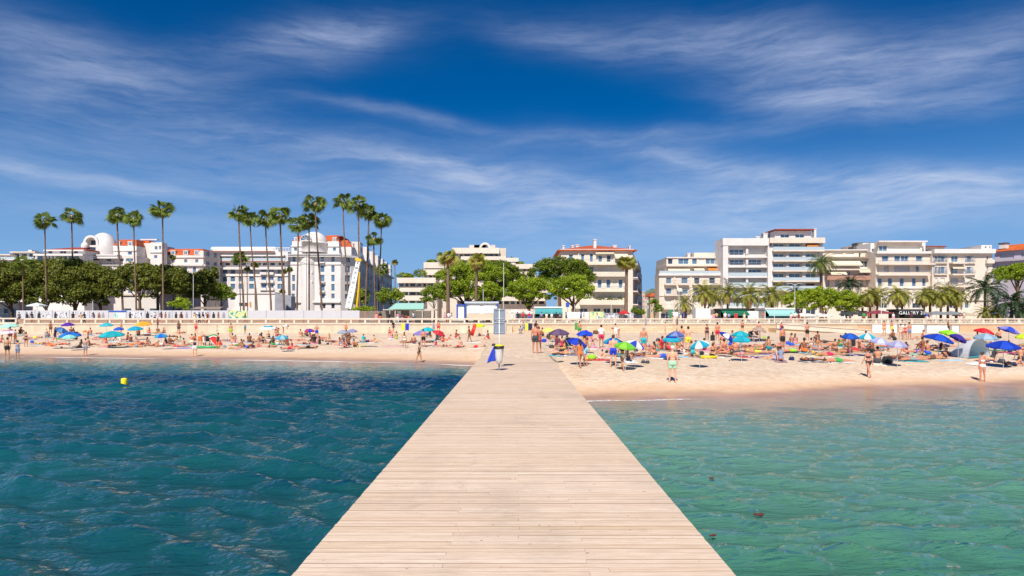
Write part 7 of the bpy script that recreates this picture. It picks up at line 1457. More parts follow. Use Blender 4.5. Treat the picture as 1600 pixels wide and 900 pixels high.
# tile x y pose heading sex skin hair clothes [h]   (y = lowest contact point)
PP='''A 85 590 stand 165 m tan dk-s trunks:black
A 205 598 stand 190 f tan dk-b dress:greyblue
A 178 425 stand 200 f red dk-s bikini:orange
A 118 405 stand 160 m tan dk-s shirt:black,trunks:maroon
A 305 467 stand 180 f tan dk-b bikini:black
A 545 408 stand 150 f light bl-s dress:grey
A 645 415 walk 250 m tan dk-s shirt:navy,trunks:navy
A 593 292 stand 180 m brown dk-s trunks:brown
A 1030 372 bend 90 f red bl-s swimsuit:orange
A 1000 568 stand 190 f red h-dkgrey dress:grey
A 1052 462 sit 230 m red br-s trunks:brown
A 940 478 sit 110 f tan dk-l bikini:black
A 890 388 knees 130 m dark dk-s trunks:black
A 832 280 knees 150 m brown dk-s trunks:navy
A 872 268 sit 200 f dark dk-l swimsuit:black
A 715 285 sit 150 m tan dk-s shirt:white
A 1140 318 lie 90 f red br-l bikini:red
A 1148 388 prone 270 f red bl-s bikini:pink
A 1245 428 knees 100 f red dk-l bikini:red
A 1320 400 recl 90 f tan br-l bikini:white
A 1412 402 sit 200 f light bl-l shirt:white
A 1490 395 knees 240 m brown dk-s trunks:maroon
A 1400 450 lie 80 m tan dk-s trunks:black
A 1275 470 prone 85 f tan bl-l bottom:orange
A 730 448 lie 80 f red dk-l swimsuit:red
A 420 366 prone 90 m tan dk-s trunks:yellow
A 460 440 prone 95 f tan br-l bikini:yellow
A 95 255 knees 170 m tan dk-s trunks:blue
A 245 258 knees 190 m brown dk-s trunks:brown
A 232 320 sit 120 m brown dk-s shirt:black
A 375 198 walk 90 m brown dk-s shirt:dkgrey
A 1420 200 walk 270 f tan br-s dress:tan
A 10 420 sit 90 f red dk-s bikini:red
A 340 380 prone 270 f tan br-s bikini:blue
A 700 385 prone 100 m red dk-s trunks:green
B 595 305 stand 180 m brown dk-s shirt:brown,trunks:dkgrey
B 610 294 prone 90 f tan dk-l bikini:red
B 797 303 stand 190 m red br-s trunks:red
B 1045 268 reach 170 f tan br-s bikini:white 1.3
B 1205 350 stand 185 m tan br-s trunks:lime
B 935 198 walk 90 m dark dk-s trunks:black 1.4
B 1372 302 stand 200 m brown dk-s shirt:teal 1.3
B 118 338 knees 160 m brown dk-s trunks:black
B 250 305 knees 130 f red dk-l bikini:red
B 345 268 knees 170 m brown dk-s trunks:green
B 412 312 sit 120 f tan br-b bikini:black
B 205 336 lie 95 f tan br-l bikini:pink
B 340 302 lie 90 m red dk-s trunks:orange
B 60 452 lie 90 m red br-s trunks:orange
B 150 448 recl 270 m red dk-s trunks:red
B 222 448 knees 190 f red br-l bikini:maroon
B 300 450 prop 80 f tan bl-s bikini:orange
B 392 458 liek 265 m red dk-s trunks:white
B 455 452 sit 240 m brown dk-s shirt:navy
B 540 356 prone 80 m brown dk-s trunks:brown
B 525 412 prop 95 m tan dk-s trunks:black
B 600 392 knees 150 f light bl-b bikini:mint
B 668 458 sit 225 f tan dk-s bikini:orange
B 590 468 lie 265 f red bl-l bikini:red
B 782 578 stand 175 f light br-b vest:navy,skirt:white
B 842 462 bend 200 m tan c-teal trunks:orange
B 900 436 knees 110 m light dk-s shirt:white
B 1055 488 stand 200 f red dk-s swimsuit:black
B 790 396 knees 120 f red dk-l bikini:orange
B 1222 415 knees 180 m tan dk-s trunks:tan
B 1250 422 sit 120 f red br-s bikini:pink
B 1335 480 knees 100 f tan br-l bikini:tan
B 1270 500 prone 260 f tan bl-l bottom:pink
B 1398 482 prop 90 m brown dk-s trunks:blue
B 1455 475 lie 265 m tan br-s trunks:navy
B 1425 412 knees 150 m brown dk-s trunks:brown
B 1498 410 liek 90 f tan dk-l bikini:tan
B 1556 400 knees 250 m brown dk-s shirt:navy
C 242 262 knees 160 f tan br-s bikini:brown
C 320 270 bend 250 m brown dk-s shirt:white
C 262 320 bend 90 f red br-s bikini:maroon
C 240 345 sit 210 m tan dk-s trunks:red
C 150 362 knees 140 f light bl-s bikini:black
C 32 405 sit 120 f tan h-white swimsuit:navy
C 60 415 sit 200 m tan dk-s trunks:navy
C 712 368 hips 190 m tan gy-s trunks:royal
C 520 355 knees 180 m red dk-s trunks:tan
C 602 350 knees 110 m brown dk-s trunks:black
C 640 352 sit 250 f brown dk-l bikini:red
C 650 412 sit 120 f red dk-s shirt:red
C 505 400 lie 95 f red bl-s bikini:red
C 775 370 lie 270 f tan br-s bikini:orange
C 845 392 sit 90 f tan bl-l bikini:cream
C 205 458 knees 130 m dark dk-s trunks:green
C 160 474 lie 90 f red br-l bikini:black
C 255 440 knees 200 f tan br-l bikini:white
C 372 452 knees 110 m brown dk-s trunks:brown
C 430 485 sit 250 f red br-s swimsuit:red
C 390 496 prone 265 m red dk-s trunks:red
C 620 482 prone 75 m tan dk-s trunks:black
C 683 428 knees 160 m brown dk-s shirt:black
C 1055 308 stand 180 f red bl-b bikini:orange
C 1065 362 knees 120 m brown dk-s trunks:brown
C 1105 365 sit 230 f brown dk-l bikini:maroon
C 965 452 sit 120 f light br-l bikini:pink
C 1042 475 sit 190 f red br-l bikini:red
C 1085 440 knees 150 m brown dk-s trunks:brown
C 1160 468 recl 180 m red dk-s trunks:brown
C 1258 410 knees 180 f light dk-s shirt:turquoise
C 1315 412 lie 85 m tan br-s trunks:navy
C 1398 418 sit 250 f light br-s bikini:tan
C 1410 178 stand 180 f light br-s dress:pink
C 1455 178 stand 170 m dark dk-s shirt:black,trunks:orange
C 1565 360 stand 180 f red br-s bikini:red 1.4
D 62 165 walk 90 m dark dk-s shirt:black,trunks:black
D 110 245 walk 120 m tan dk-s shirt:black,trunks:dkgrey
D 85 368 knees 180 f red bl-b bikini:pink
D 145 372 knees 160 f tan dk-b bikini:lime
D 238 478 stand 175 f tan br-l bikini:white
D 295 415 prone 85 m brown dk-s trunks:tan
D 462 468 stand 182 m red br-s trunks:black
D 410 652 walk 250 f tan dk-b swimsuit:black
D 545 355 knees 110 m dark dk-s trunks:brown
D 620 385 knees 210 m dark dk-s shirt:dkgrey
D 690 410 knees 150 f red br-l bikini:red
D 740 398 recl 80 f red br-s bikini:orange
D 605 455 knees 180 f light dk-b swimsuit:crimson 1.2
D 582 242 stand 185 f tan dk-s shirt:greyblue 1.5
D 638 248 stand 175 m red dk-s trunks:red
D 840 366 knees 260 m brown dk-s trunks:red
D 1000 408 walk 100 m brown dk-s trunks:brown
D 1188 418 bend 90 f light dk-b bikini:white
D 1225 380 knees 90 m brown dk-s trunks:red
D 855 475 lie 80 f light br-s swimsuit:red
D 1085 480 prone 80 m light br-s trunks:red
D 505 425 prone 95 f brown dk-l bikini:maroon
E 252 500 stand 200 m red dk-s trunks:dkgrey
E 290 497 stand 150 f red br-s swimsuit:red
E 262 300 stand 180 m brown dk-s trunks:brown
E 92 288 knees 180 m tan br-s shirt:grey
E 125 275 stand 170 f tan br-s dress:greyblue
E 402 355 knees 160 f brown dk-l dress:black
E 482 372 sit 200 f tan dk-l bikini:brown
E 460 385 knees 140 m tan dk-s trunks:grey
E 480 443 knees 230 m tan dk-s shirt:maroon
E 545 438 knees 160 f tan dk-s swimsuit:crimson
E 562 470 sit 120 f tan br-l bikini:yellow
E 730 320 stand 175 m red dk-s trunks:green
E 808 365 knees 150 m tan dk-s trunks:maroon
E 865 375 sit 220 f red br-l bikini:pink
E 735 658 walk 150 f tan dk-l swimsuit:orange
E 790 632 walk 140 m tan dk-s trunks:ltblue
E 875 450 cross 180 f tan dk-b swimsuit:pink 1.3
E 966 435 stand 170 m tan dk-s shirt:white,trunks:crimson
E 1120 338 stand 200 f red dk-b dress:white
E 1155 335 bend 110 m tan dk-s shirt:white
E 435 502 lie 85 f light br-s bikini:pink
E 545 505 prone 80 m light dk-s trunks:black
E 625 522 lie 275 f tan br-l bikini:tan
E 965 568 sit 150 m light dk-s trunks:cream 1.1
E 1095 645 stand 190 m light br-s trunks:royal
E 1195 682 walk 150 f tan dk-l bra:black,bottom:white
E 1262 590 recl 200 f tan br-l swimsuit:navy
E 1305 540 prone 80 m brown br-s trunks:brown
E 1425 502 stand 180 m red gy-s trunks:turquoise
F 275 302 stand 90 f light br-s bikini:cream
F 452 462 stand 170 m red dk-s trunks:greyblue
F 522 485 reach 190 m light dk-s trunks:yellow
F 725 352 stand 180 f brown dk-b bikini:navy
F 838 370 stand 175 m red dk-s trunks:red
F 788 372 knees 190 f brown dk-l dress:black
F 905 412 knees 180 m red br-s trunks:tan
F 1108 262 stand 180 m red dk-s trunks:brown
F 1285 335 stand 190 m red br-s trunks:maroon
F 1200 345 sit 120 f tan dk-s shirt:black
F 1300 372 prone 90 m dark dk-s trunks:black
F 1180 438 prone 85 f tan br-l bikini:pink
F 1340 442 lie 270 f red bl-l bikini:orange
F 162 525 knees 130 f red dk-l bikini:brown
F 232 462 sit 170 m red br-s shirt:red
F 290 465 knees 210 m brown dk-s shirt:navy
F 330 475 knees 150 m red c-red trunks:red
F 350 430 knees 120 m brown dk-s trunks:green
F 405 458 sit 220 f tan br-l bikini:orange
F 260 552 prone 90 m red br-s trunks:blue
F 352 815 stand 185 m light c-white trunks:mint
F 572 545 kneel 150 f tan br-s swimsuit:turquoise
F 618 540 knees 110 m red dk-s trunks:tan
F 780 545 knees 240 f tan br-b bikini:black
F 812 510 sit 230 f red bl-s bikini:dkgrey
F 912 505 sit 200 m red dk-s trunks:navy
F 945 508 recl 100 f red br-s bikini:red
F 1035 518 cross 180 m red gy-s trunks:dkgrey 1.9
F 1082 442 prone 90 m brown dk-s trunks:grey
F 1170 498 prone 80 f tan dk-s bikini:yellow
F 1262 508 lie 275 m tan br-s trunks:yellow
F 1365 512 prone 85 f tan bl-l bottom:tan
F 1020 405 kneel 90 m tan dk-s trunks:blue
G 145 308 stand 185 f red dk-s vest:red,skirt:blue
G 425 358 phone 170 m red dk-s trunks:black
G 158 470 stand 160 m red br-s trunks:black
G 252 495 prone 265 m red dk-s trunks:lime
G 292 402 knees 210 f tan br-l bikini:pink
G 230 412 sit 120 m tan dk-s trunks:blue
G 405 408 prone 85 f tan br-s bikini:cream
G 470 455 cross 180 f tan br-b bikini:white
G 520 462 sit 90 m tan dk-s trunks:grey
G 545 385 knees 160 m brown dk-s trunks:black
G 610 390 lie 275 m brown dk-s trunks:dkgrey
G 668 425 prone 90 f red br-s bikini:orange
G 788 425 knees 200 f tan dk-s bikini:green
G 825 405 sit 170 m brown dk-s trunks:grey
G 890 470 knees 140 m tan dk-s trunks:brown
G 925 432 knees 190 f dark dk-l dress:black
G 992 448 sit 230 f red bl-s bikini:orange
G 945 482 prone 85 m brown dk-s trunks:red
G 1050 470 prop 265 f red br-s bikini:pink
G 1068 380 knees 150 m red dk-s trunks:tan
G 1088 758 walk 160 f red dk-s bikini:black
G 1188 612 knees 200 m tan dk-s trunks:dkgrey
G 520 528 prop 275 f tan dk-b bikini:yellow
G 650 532 prone 270 m tan br-s trunks:crimson
G 470 595 lie 265 f brown dk-l bikini:navy
G 745 600 prone 265 m red br-s trunks:green
G 80 578 sit 140 f light br-l swimsuit:lavender
G 138 585 knees 190 f red dk-s shirt:greyblue
G 1258 308 stand 180 m red br-s trunks:tan
G 1340 300 stand 160 m tan dk-s trunks:yellow
G 1255 440 prone 80 f tan bl-s bikini:pink
G 1415 572 lie 265 m brown gy-s trunks:brown
H 122 350 stand 190 f light dk-b bikini:cream
H 168 352 stand 180 f red br-s bikini:red
H 215 350 stand 170 m red dk-s trunks:greyblue
H 48 352 knees 150 m brown dk-s trunks:black
H 368 475 knees 150 m brown dk-s trunks:maroon
H 190 520 knees 120 f red dk-l bikini:maroon
H 235 588 prone 268 m red br-s trunks:grey
H 545 475 sit 110 f tan dk-s swimsuit:navy
H 480 450 prone 85 m brown dk-s trunks:navy
H 543 570 recl 90 f red br-s bikini:black
H 470 570 prone 95 m tan dk-s trunks:brown
H 655 530 liek 85 f tan br-l bikini:tan
H 720 380 prone 85 f red br-l bikini:red
H 880 370 lie 275 m red dk-s trunks:tan
H 952 375 knees 200 f brown dk-l bikini:orange
H 1190 345 knees 180 m red dk-s trunks:black
H 1112 590 sit 110 m light dk-s shirt:dkgrey
H 1345 640 liek 268 f red dk-l swimsuit:navy
H 1422 580 sit 20 m tan dk-s trunks:dkgrey
H 1005 805 stand 170 f red br-b bikini:white 1.68
H 1050 438 prone 85 m tan dk-s trunks:grey
H 345 355 sit 120 m red br-s trunks:tan
H 635 235 walk 90 m brown dk-s trunks:black
D 885 470 knees 200 f light bl-b bikini:pink
E 330 320 knees 160 m brown dk-s trunks:black
H 1440 430 prone 90 f tan dk-s bikini:green
A 520 440 prone 95 f red br-b bikini:maroon
A 610 460 liek 85 m red dk-s trunks:orange
A 560 360 knees 160 f red dk-l bikini:brown
A 1060 330 knees 140 m red dk-s trunks:grey
A 1200 362 prone 90 m brown br-s trunks:dkgrey
A 1345 455 lie 95 f red dk-s bikini:cream
B 30 405 knees 150 f red br-b swimsuit:brown
B 110 470 prone 80 m tan br-s trunks:grey
B 340 470 lie 90 f brown dk-b bikini:tan
B 480 442 knees 200 m brown br-s trunks:maroon
B 745 420 knees 170 m red br-s trunks:cream
B 1160 400 prone 90 f brown dk-b bikini:lavender
B 1290 455 prop 85 m red br-s trunks:green
C 90 430 prone 90 f red dk-b bikini:navy
C 320 400 lie 85 m red br-s trunks:grey
C 560 440 prone 100 f tan dk-b swimsuit:maroon
C 745 440 knees 150 f red br-l swimsuit:black
C 900 420 lie 270 m brown dk-s trunks:maroon
C 1010 425 knees 170 f tan br-l bikini:purple
D 350 432 knees 160 m tan br-s trunks:maroon
D 700 470 prone 90 f red dk-s bikini:navy
E 660 520 sit 120 m red br-s trunks:grey
E 760 460 knees 200 f red bl-l bikini:navy
E 600 455 knees 160 m brown br-s trunks:tan
E 1180 545 prone 85 m tan dk-s trunks:teal
F 60 440 prone 90 f red br-b bikini:purple
F 180 480 sit 120 f tan dk-s bikini:turquoise
F 430 500 prone 85 f red dk-l bikini:white
F 700 470 knees 170 f red br-b bikini:maroon
F 860 470 prone 90 m red br-s trunks:brown
F 1100 530 prone 265 f tan dk-s bikini:pink
F 1240 470 lie 85 f red dk-b bikini:green
F 1400 470 knees 150 m tan br-s trunks:teal
G 60 440 prone 90 m red br-s trunks:black
G 340 450 prone 90 f red dk-b bikini:lavender
G 400 500 knees 170 m brown dk-s trunks:orange
G 600 470 lie 90 f red br-b swimsuit:black
G 730 480 knees 190 f tan br-b bikini:brown
G 860 500 prone 270 m tan br-s trunks:maroon
G 1130 500 knees 160 m brown br-s trunks:black
G 1200 480 prone 90 f red dk-s bikini:teal
H 110 440 prone 85 f red br-b swimsuit:pink
H 280 500 lie 90 f red bl-s bikini:blue
H 420 530 knees 150 m red br-s trunks:blue
H 600 440 prone 270 m red br-s trunks:navy
H 1010 400 prone 90 f tan br-b bikini:grey
H 1300 500 knees 160 f red br-l bikini:navy
H 1380 470 prone 90 m red br-s trunks:maroon'''
SK={'light':'pale','tan':'tanned','red':'sunburnt','brown':'brown skinned','dark':'dark skinned'}
HN={'dk-s':'short dark hair','br-s':'short brown hair','bl-s':'short fair hair','gy-s':'grey hair','dk-l':'long dark hair','br-l':'long brown hair','bl-l':'long fair hair','dk-b':'dark hair in a bun','br-b':'brown hair in a bun','bl-b':'fair hair in a bun'}
ITEMS=[]; rr_=random.Random(5); seen={}
tcols=['white','cream','tan','greyblue','lavender','grey','white','ltblue','navy','cream','maroon','turquoise','pink','dkgrey']
def mklabel(a,cl,w,px):
    pose=a[3]; g=[]
    for k,c in cl: g.append(({'dkgrey':'dark grey','ltblue':'light blue','greyblue':'grey blue'}.get(c,c))+' '+GN[k])
    opts=['person in '+' and '.join(g)+' '+PV[pose]+' '+w, 'person in '+' and '.join(g[:1])+' '+PV[pose]+' '+w, 'person with '+HN.get(a[7],'hat')+' in '+g[0]+' '+PV[pose]+' '+w,
          SK[a[6]]+' person in '+g[0]+' '+PV[pose]+' '+w]
    for o in opts:
        if o not in LABELS and len(o.split())<=16: return o
    print('FALLBACK',opts[0]); return ' '.join(opts[1].split()[:16])
for ln in PP.split('\n'):
    a=ln.split(); px,py=tp(a[0],float(a[1]),float(a[2])); cl=[tuple(q.split(':')) for q in a[8].split(',')]
    pose=a[3]; deg=float(a[4]); prom=py<506.5 and pose in('stand','walk','phone')
    if prom: D=WALL_D+1.6; loc=Vector(((px-800)*D/F,D,PROM_Z))
    else: loc=foot(px,py)
    if 828<px<845 and py<556: pass
    hh=float(a[9]) if len(a)>9 else (1.78 if a[5]=='m' else 1.68)
    w=where(px,py) if not prom else 'on the promenade '+where(px,py)
    # heading: 180 = seen from behind; for lying poses the side the head points to (90 = right)
    lying=pose in LYING or pose in('sit','knees','cross')
    if lying: loc=loc+Vector((0,0,.035))
    lb=mklabel(a,cl,w,px)
    o=person(loc,pose,(deg if pose in LYING and pose!='recl' else 180-0 if False else deg),a[5],a[6],a[7],cl,lb,hh)
    # seen-from-behind convention: heading 180 faces away (+Y)
    if not(pose in LYING and pose!='recl'): o.rotation_euler=(0,0,R(180-deg))
    if pose in LYING: slope_align(o,loc)
    if lying and rr_.random()<.62:
        c=rr_.choice(tcols); tl=loc-Vector((0,0,.035))
        if pose in('lie','liek','prone','prop'): dv=Vector((math.sin(R(deg)),math.cos(R(deg)),0)); tl=tl-dv*.12; td=deg
        else: td=deg+rr_.uniform(-15,15); tl=tl+Vector((rr_.uniform(-.1,.1),0.0,0))
        tl.z=max(float(ground(tl.x,tl.y)),.02); st=rr_.choice([None,None,'white'])
        t_=towel(tl,td,c,None,stripe=st if c!='white' else None); slope_align(t_,tl)
        base=({'ltblue':'light blue','greyblue':'grey blue'}.get(c,c))+(' and white striped' if st and c!='white' else '')+' towel under the '+lb
        wd=base.split(); base=' '.join(wd[:16]) if len(wd)<=16 else ({'ltblue':'light blue','greyblue':'grey blue'}.get(c,c))+' towel '+w+' under '+lb.split(w)[0].strip()
        base=' '.join(base.split()[:16]); k=0
        while base in LABELS:
            k+=1; base=' '.join((({'ltblue':'light blue','greyblue':'grey blue'}.get(c,c))+' towel with '+['soft','rumpled','neat','frayed'][k%4]+' edges '+w).split()[:16])
            if k>3: break
        tag(t_,base,'towel')
# extra towels seen without people on them
for i,(t,x,y,c,d,l) in enumerate([('D',100,460,'pink',85,'empty pink towel spread left of a purple one'),('D',190,455,'purple',90,'empty purple towel right of the pink one'),('D',772,458,'turquoise',80,'empty bright turquoise towel by the pier'),('D',1175,462,'teal',80,'small teal towel nearest the pier'),('D',350,400,'lavender',85,'empty lavender towel below the lavender umbrella'),('D',1050,415,'white',80,'empty white towel before the walking person with the red float'),
 ('B',680,482,'royal',80,'royal blue bodyboard lying on the sand before the left crowd'),('B',1310,330,'white',90,'empty white towels laid flat beyond the green trunks'),('B',1450,300,'ltblue',90,'light blue towel laid at the upper left beach'),('A',740,482,'dkgrey',85,'dark towel spread at the front of the left beach'),('C',1325,462,'navy',85,'empty navy towel at the front left of centre'),('C',1230,458,'yellow',80,'pale yellow towel beside the navy one'),('E',405,520,'turquoise',85,'small turquoise towel right of the pier'),
 ('E',920,573,'red',85,'narrow red towel by the green bag'),('E',980,448,'pink',85,'pink towel beneath the person in crimson trunks'),('F',1205,542,'red',85,'empty red towel at the front right'),('F',1290,542,'navy',85,'empty navy and white towel right of the red one'),('F',1360,545,'purple',85,'empty purple towel right of the navy one'),('F',470,540,'ltblue',85,'light blue towel left of the kneeling swimmer'),('G',1000,520,'lavender',85,'empty lavender towel left of the walking bikini wearer'),
 ('H',350,515,'mint',85,'mint green towel before the large deep blue umbrella'),('H',1180,470,'green',85,'green towel under the largest deep blue umbrella'),('H',1270,492,'crimson',85,'crimson towel below the green one'),('H',640,575,'ltblue',85,'pale blue towel in front of the pop-up tent'),('H',940,612,'white',60,'white towel left of the standing bather'),('G',400,440,'cream',85,'empty cream towel left of the cross-legged person'),('F',720,505,'cream',85,'cream towel in the sitting circle')]):
    p=foot(*tp(t,x,y)); o=towel(p,d,c,l,stripe='white' if 'and white' in l else None); slope_align(o,p)
for i,(t,x,y,c,k,l) in enumerate([('A',720,485,'black',.3,'black bag on the dark towel at the front left'),('A',375,420,'blue',.5,'blue and white cool bag beside the black bikini wearer'),('B',395,212,'blue',.45,'blue bag near the left wall'),('B',1135,472,'greyblue',.35,'grey blue bag right of the black swimsuit'),('B',1530,465,'red',.45,'red bag at the front of the left beach'),('B',1080,445,'red',.5,'red round bag right of the watermelon float'),('C',840,440,'black',.35,'black bag before the grey umbrellas'),('C',175,425,'royal',.4,'royal blue bag in the group below the pale blue umbrella'),
 ('C',780,400,'dkgrey',.3,'dark bag behind the black one'),('D',1120,332,'black',.5,'black rucksack on the white towels near the pier'),('E',345,378,'royal',.55,'bright blue bag right of the standing pair'),('E',425,445,'dkgrey',.5,'grey bag below the large purple umbrella'),('E',862,570,'lime',.6,'lime green bag on the front sand'),('E',825,568,'yellow',.3,'yellow toy beside the lime green bag'),('E',1030,495,'black',.35,'black bag left of the green umbrella'),('E',1420,608,'dkgrey',.3,'dark shoes left on the open sand'),('E',1340,480,'dkgrey',.35,'dark bag by the green umbrella'),
 ('F',195,370,'navy',.5,'navy bag beside the violet blue umbrella'),('F',80,610,'dkgrey',.3,'flat dark bag in front of the turquoise trunks'),('F',660,520,'black',.45,'black bag in the sitting circle'),('F',985,412,'blue',.55,'blue ball shaped bag by the kneeling person'),('F',1345,340,'lime',.4,'lime green bag behind the dark prone sunbather'),('G',255,418,'blue',.45,'blue bag in the group near the ramp'),('G',1290,608,'black',.8,'large black bag right of the sitting pair'),('G',255,575,'navy',.4,'navy bag held out beside the sitting pair'),('G',1370,360,'black',.4,'black bag by the lavender umbrella'),
 ('H',1210,605,'dkgrey',.5,'dark rucksack beside the sitting shirted person'),('H',455,468,'navy',.45,'navy bag by the sitting person before the blue umbrella'),('H',60,350,'black',.4,'black bag beneath the standing group at the right'),('E',905,290,'brown',.9,'brown heaped beach bag by the stone wall'),('C',880,440,'dkgrey',.2,'tiny dark bag at the front left of centre')]):
    bag(foot(*tp(t,x,y)),c,l,k)
# coloured items
def ring_float():
    p=foot(*tp('B',985,462)); root=empty('inflatable_slice',p,0,'watermelon coloured inflatable slice leaning over an orange and yellow one','inflatable','inflatables')
    def prism(name,pts,y0,y1,m):
        mb=MB(); mb.face([(x,y0,z) for x,z in pts]); mb.face([(x,y1,z) for x,z in pts][::-1])
        for a,b in zip(pts,pts[1:]+pts[:1]): mb.face([(a[0],y0,a[1]),(a[0],y1,a[1]),(b[0],y1,b[1]),(b[0],y0,b[1])])
        mb.build(name,m,root)
    prism('red_flesh',[(.45,.12),(-.25,.92),(.15,1.08),(.55,1.0),(.95,.55),(.85,.3)],-.1,.08,cm('float_red','#e02a24',rough=.6))
    prism('white_rind',[(-.25,.925),(-.32,1.0),(.15,1.17),(.62,1.07),(.55,1.005),(.15,1.085)],-.1,.08,cm('float_white','#eeeee6',rough=.6))
    prism('green_rind',[(-.32,1.005),(-.42,1.1),(.15,1.3),(.7,1.18),(.62,1.075),(.15,1.175)],-.11,.09,cm('float_green','#1f8f4a',rough=.6))
    p=foot(*tp('B',955,478)); root=empty('inflatable_mattress',p,0,'flat orange and yellow inflatable below the watermelon slice','inflatable','inflatables')
    for k,(c) in enumerate(('#e86a2c','#e8d83a','#3aa868')): mb=MB(); mb.tube([(-1.1,-.25+k*-.22,.12),(1.1,-.25+k*-.22,.12)],.12,8); mb.build('tube',cm('float_t%d'%k,c,rough=.35),root,smooth=True)
    p=foot(*tp('F',740,552)); root=empty('inflatable_mattress',p,0,'green and yellow inflatable in the sitting circle','inflatable','inflatables')
    for k,(c) in enumerate(('#e8c828','#4ac030','#e8c828')): mb=MB(); mb.tube([(-.5,-.16+k*.16,.08),(.5,-.16+k*.16,.08)],.08,8); mb.build('tube',cm('float_u%d'%k,c,rough=.35),root,smooth=True)
    p=foot(*tp('D',1040,310)); D=foot(*tp('D',1005,408)).y; q=P(*tp('D',1045,272),D); root=empty('lilo',(q.x,D+.1,q.z),0,'red lilo carried upright by the walking person near the pier','inflatable'); root.rotation_euler=(0,R(18),0)
    mb=MB(); [mb.tube([(k*.14,0,-.6),(k*.14,0,.55)],.075,7) for k in(-1,0,1)]; mb.build('mattress',cm('lilo_red','#e0382c',rough=.4),root,smooth=True); mb=MB(); mb.tube([(-.18,0,.66),(.18,0,.66)],.09,8); mb.build('pillow',cm('lilo_red','#e0382c'),root,smooth=True)
ring_float()
def stroller(t,x,y,label,k=1):
    p=foot(*tp(t,x,y)); root=empty('stroller',p,R(35),label,'stroller','strollers on the sand'); B=cloth('black')
    mb=MB(); prof=[]; 
    for i in range(8):
        a=R(10+i*20); mb.face([(-.25,-.45*math.cos(a),.55+.45*math.sin(a)),(.25,-.45*math.cos(a),.55+.45*math.sin(a)),(.25,-.45*math.cos(a+R(20)),.55+.45*math.sin(a+R(20))),(-.25,-.45*math.cos(a+R(20)),.55+.45*math.sin(a+R(20)))])
    mb.build('hood',B,root); mb=MB(); mb.box(-.24,.24,-.3,.35,.42,.5); mb.box(-.24,.24,.3,.36,.5,.95); mb.build('seat',B,root)
    mb=MB(); [mb.tube([(s*.26,.45,1.0),(s*.26,-.1,.45),(s*.26,-.5,.15)],.016,5) for s in(-1,1)]; [mb.tube([(s*.26,-.1,.45),(s*.26,.45,.12)],.016,5) for s in(-1,1)]; mb.tube([(-.26,.45,1.0),(.26,.45,1.0)],.02,5); mb.build('frame',RAIL,root)
    for (wx,wy) in((-.28,-.5),(.28,-.5),(-.3,.45),(.3,.45)): mb=MB(); M=Matrix.Translation((wx,wy,.13))@Matrix.Rotation(R(90),4,'Y'); mb.lathe([(.05,-.02),(.13,-.025),(.13,.025),(.05,.02)],(0,0,0),12,M=M); mb.build('wheel',cm('tyre','#1c1c1c'),root)
stroller('E',640,485,'black pushchair under the tilted royal blue umbrella'); stroller('B',930,445,'dark pushchair beside the watermelon float'); stroller('D',660,388,'black folded pushchair beneath the tilted red umbrella'); stroller('F',1225,372,'black pushchair frame beside the lower turquoise umbrella')
def tent():
    p=foot(*tp('H',905,545)); root=empty('beach_tent',p,R(25),'white and grey pop-up beach tent on the right beach','tent'); N=14
    mb=MB()
    def S_(u,v): a=PI*u; r=1.15; x=-r*math.cos(a)*(1-.35*v); z=1.25*math.sin(a)*(1-.55*v*v); y=1.5*v; return (x,y-.4,z)
    for j in range(6):
        for i in range(N): mb.face([S_(i/N,j/6),S_((i+1)/N,j/6),S_((i+1)/N,(j+1)/6),S_(i/N,(j+1)/6)])
    o=mb.build('canopy',cm('tent_white','#d8dade',rough=.5,trans=.2),root,smooth=True); mb=MB(); mb.tube([S_(i/N,0) for i in range(N+1)],.02,5); mb.build('hoop',RAIL,root)
    mb=MB()
    for i in range(N): mb.face([S_(i/N,.98),S_((i+1)/N,.98),( S_((i+1)/N,.98)[0],1.07,0.0),(S_(i/N,.98)[0],1.07,0.0)])
    mb.box(-1.05,1.05,-.4,1.0,.01,.04,1); mb.build('inner_lining',[cm('tent_grey','#6f7a80',rough=.7),cloth('teal')],root)
tent()
# folding chairs / hung towels
for i,(t,x,y,c,l) in enumerate([('D',228,300,'yellow','yellow towel held up at the left of a blue one'),('D',268,300,'royal','royal blue towel held up beside the yellow one'),('E',165,270,'yellow','yellow towel hanging near the wall right of the pier'),('E',198,278,'navy','navy blue towel hanging beside the yellow one near the wall'),('E',703,275,'green','olive green towel hanging left of the green trunks')]):
    p=foot(*tp(t,x,y)); root=empty('hanging_towel',p,0,l,'towel','towels hung up to dry'); mb=MB(); n=8
    for k in range(n): mb.face([(-.28+.56*k/n,.05*math.sin(k*1.9),.35),(-.28+.56*(k+1)/n,.05*math.sin((k+1)*1.9),.35+.06*(k%3)),(-.28+.56*(k+1)/n,.03*math.sin((k+1)*1.9),1.35),(-.28+.56*k/n,.03*math.sin(k*1.9),1.35)])
    o=mb.build('cloth',cloth(c),root); md=o.modifiers.new('t','SOLIDIFY'); md.thickness=.02; mb=MB(); mb.tube([(-.3,.03,0),(-.3,.03,1.37),(.3,.03,1.37),(.3,.03,0)],.015,5); mb.build('frame',RAIL,root)
def folded_parasol(t,x,y,l,c='grey'):
    p=foot(*tp(t,x,y)); root=empty('closed_parasol',p,0,l,'beach umbrella'); mb=MB(); mb.lathe([(.02,2.3),(.10,1.9),(.14,1.2),(.04,1.15)],(0,0,0),8); mb.build('canopy',cloth(c),root); mb=MB(); mb.tube([(0,0,0),(0,0,2.4)],.018,5); mb.build('pole',RAIL,root)
folded_parasol('F',402,258,'closed brown umbrella standing by the stone wall','brown'); folded_parasol('F',62,275,'closed grey umbrella behind the turquoise trunks','grey'); folded_parasol('B',348,262,'closed brown umbrella among the sitters on the left','brown')
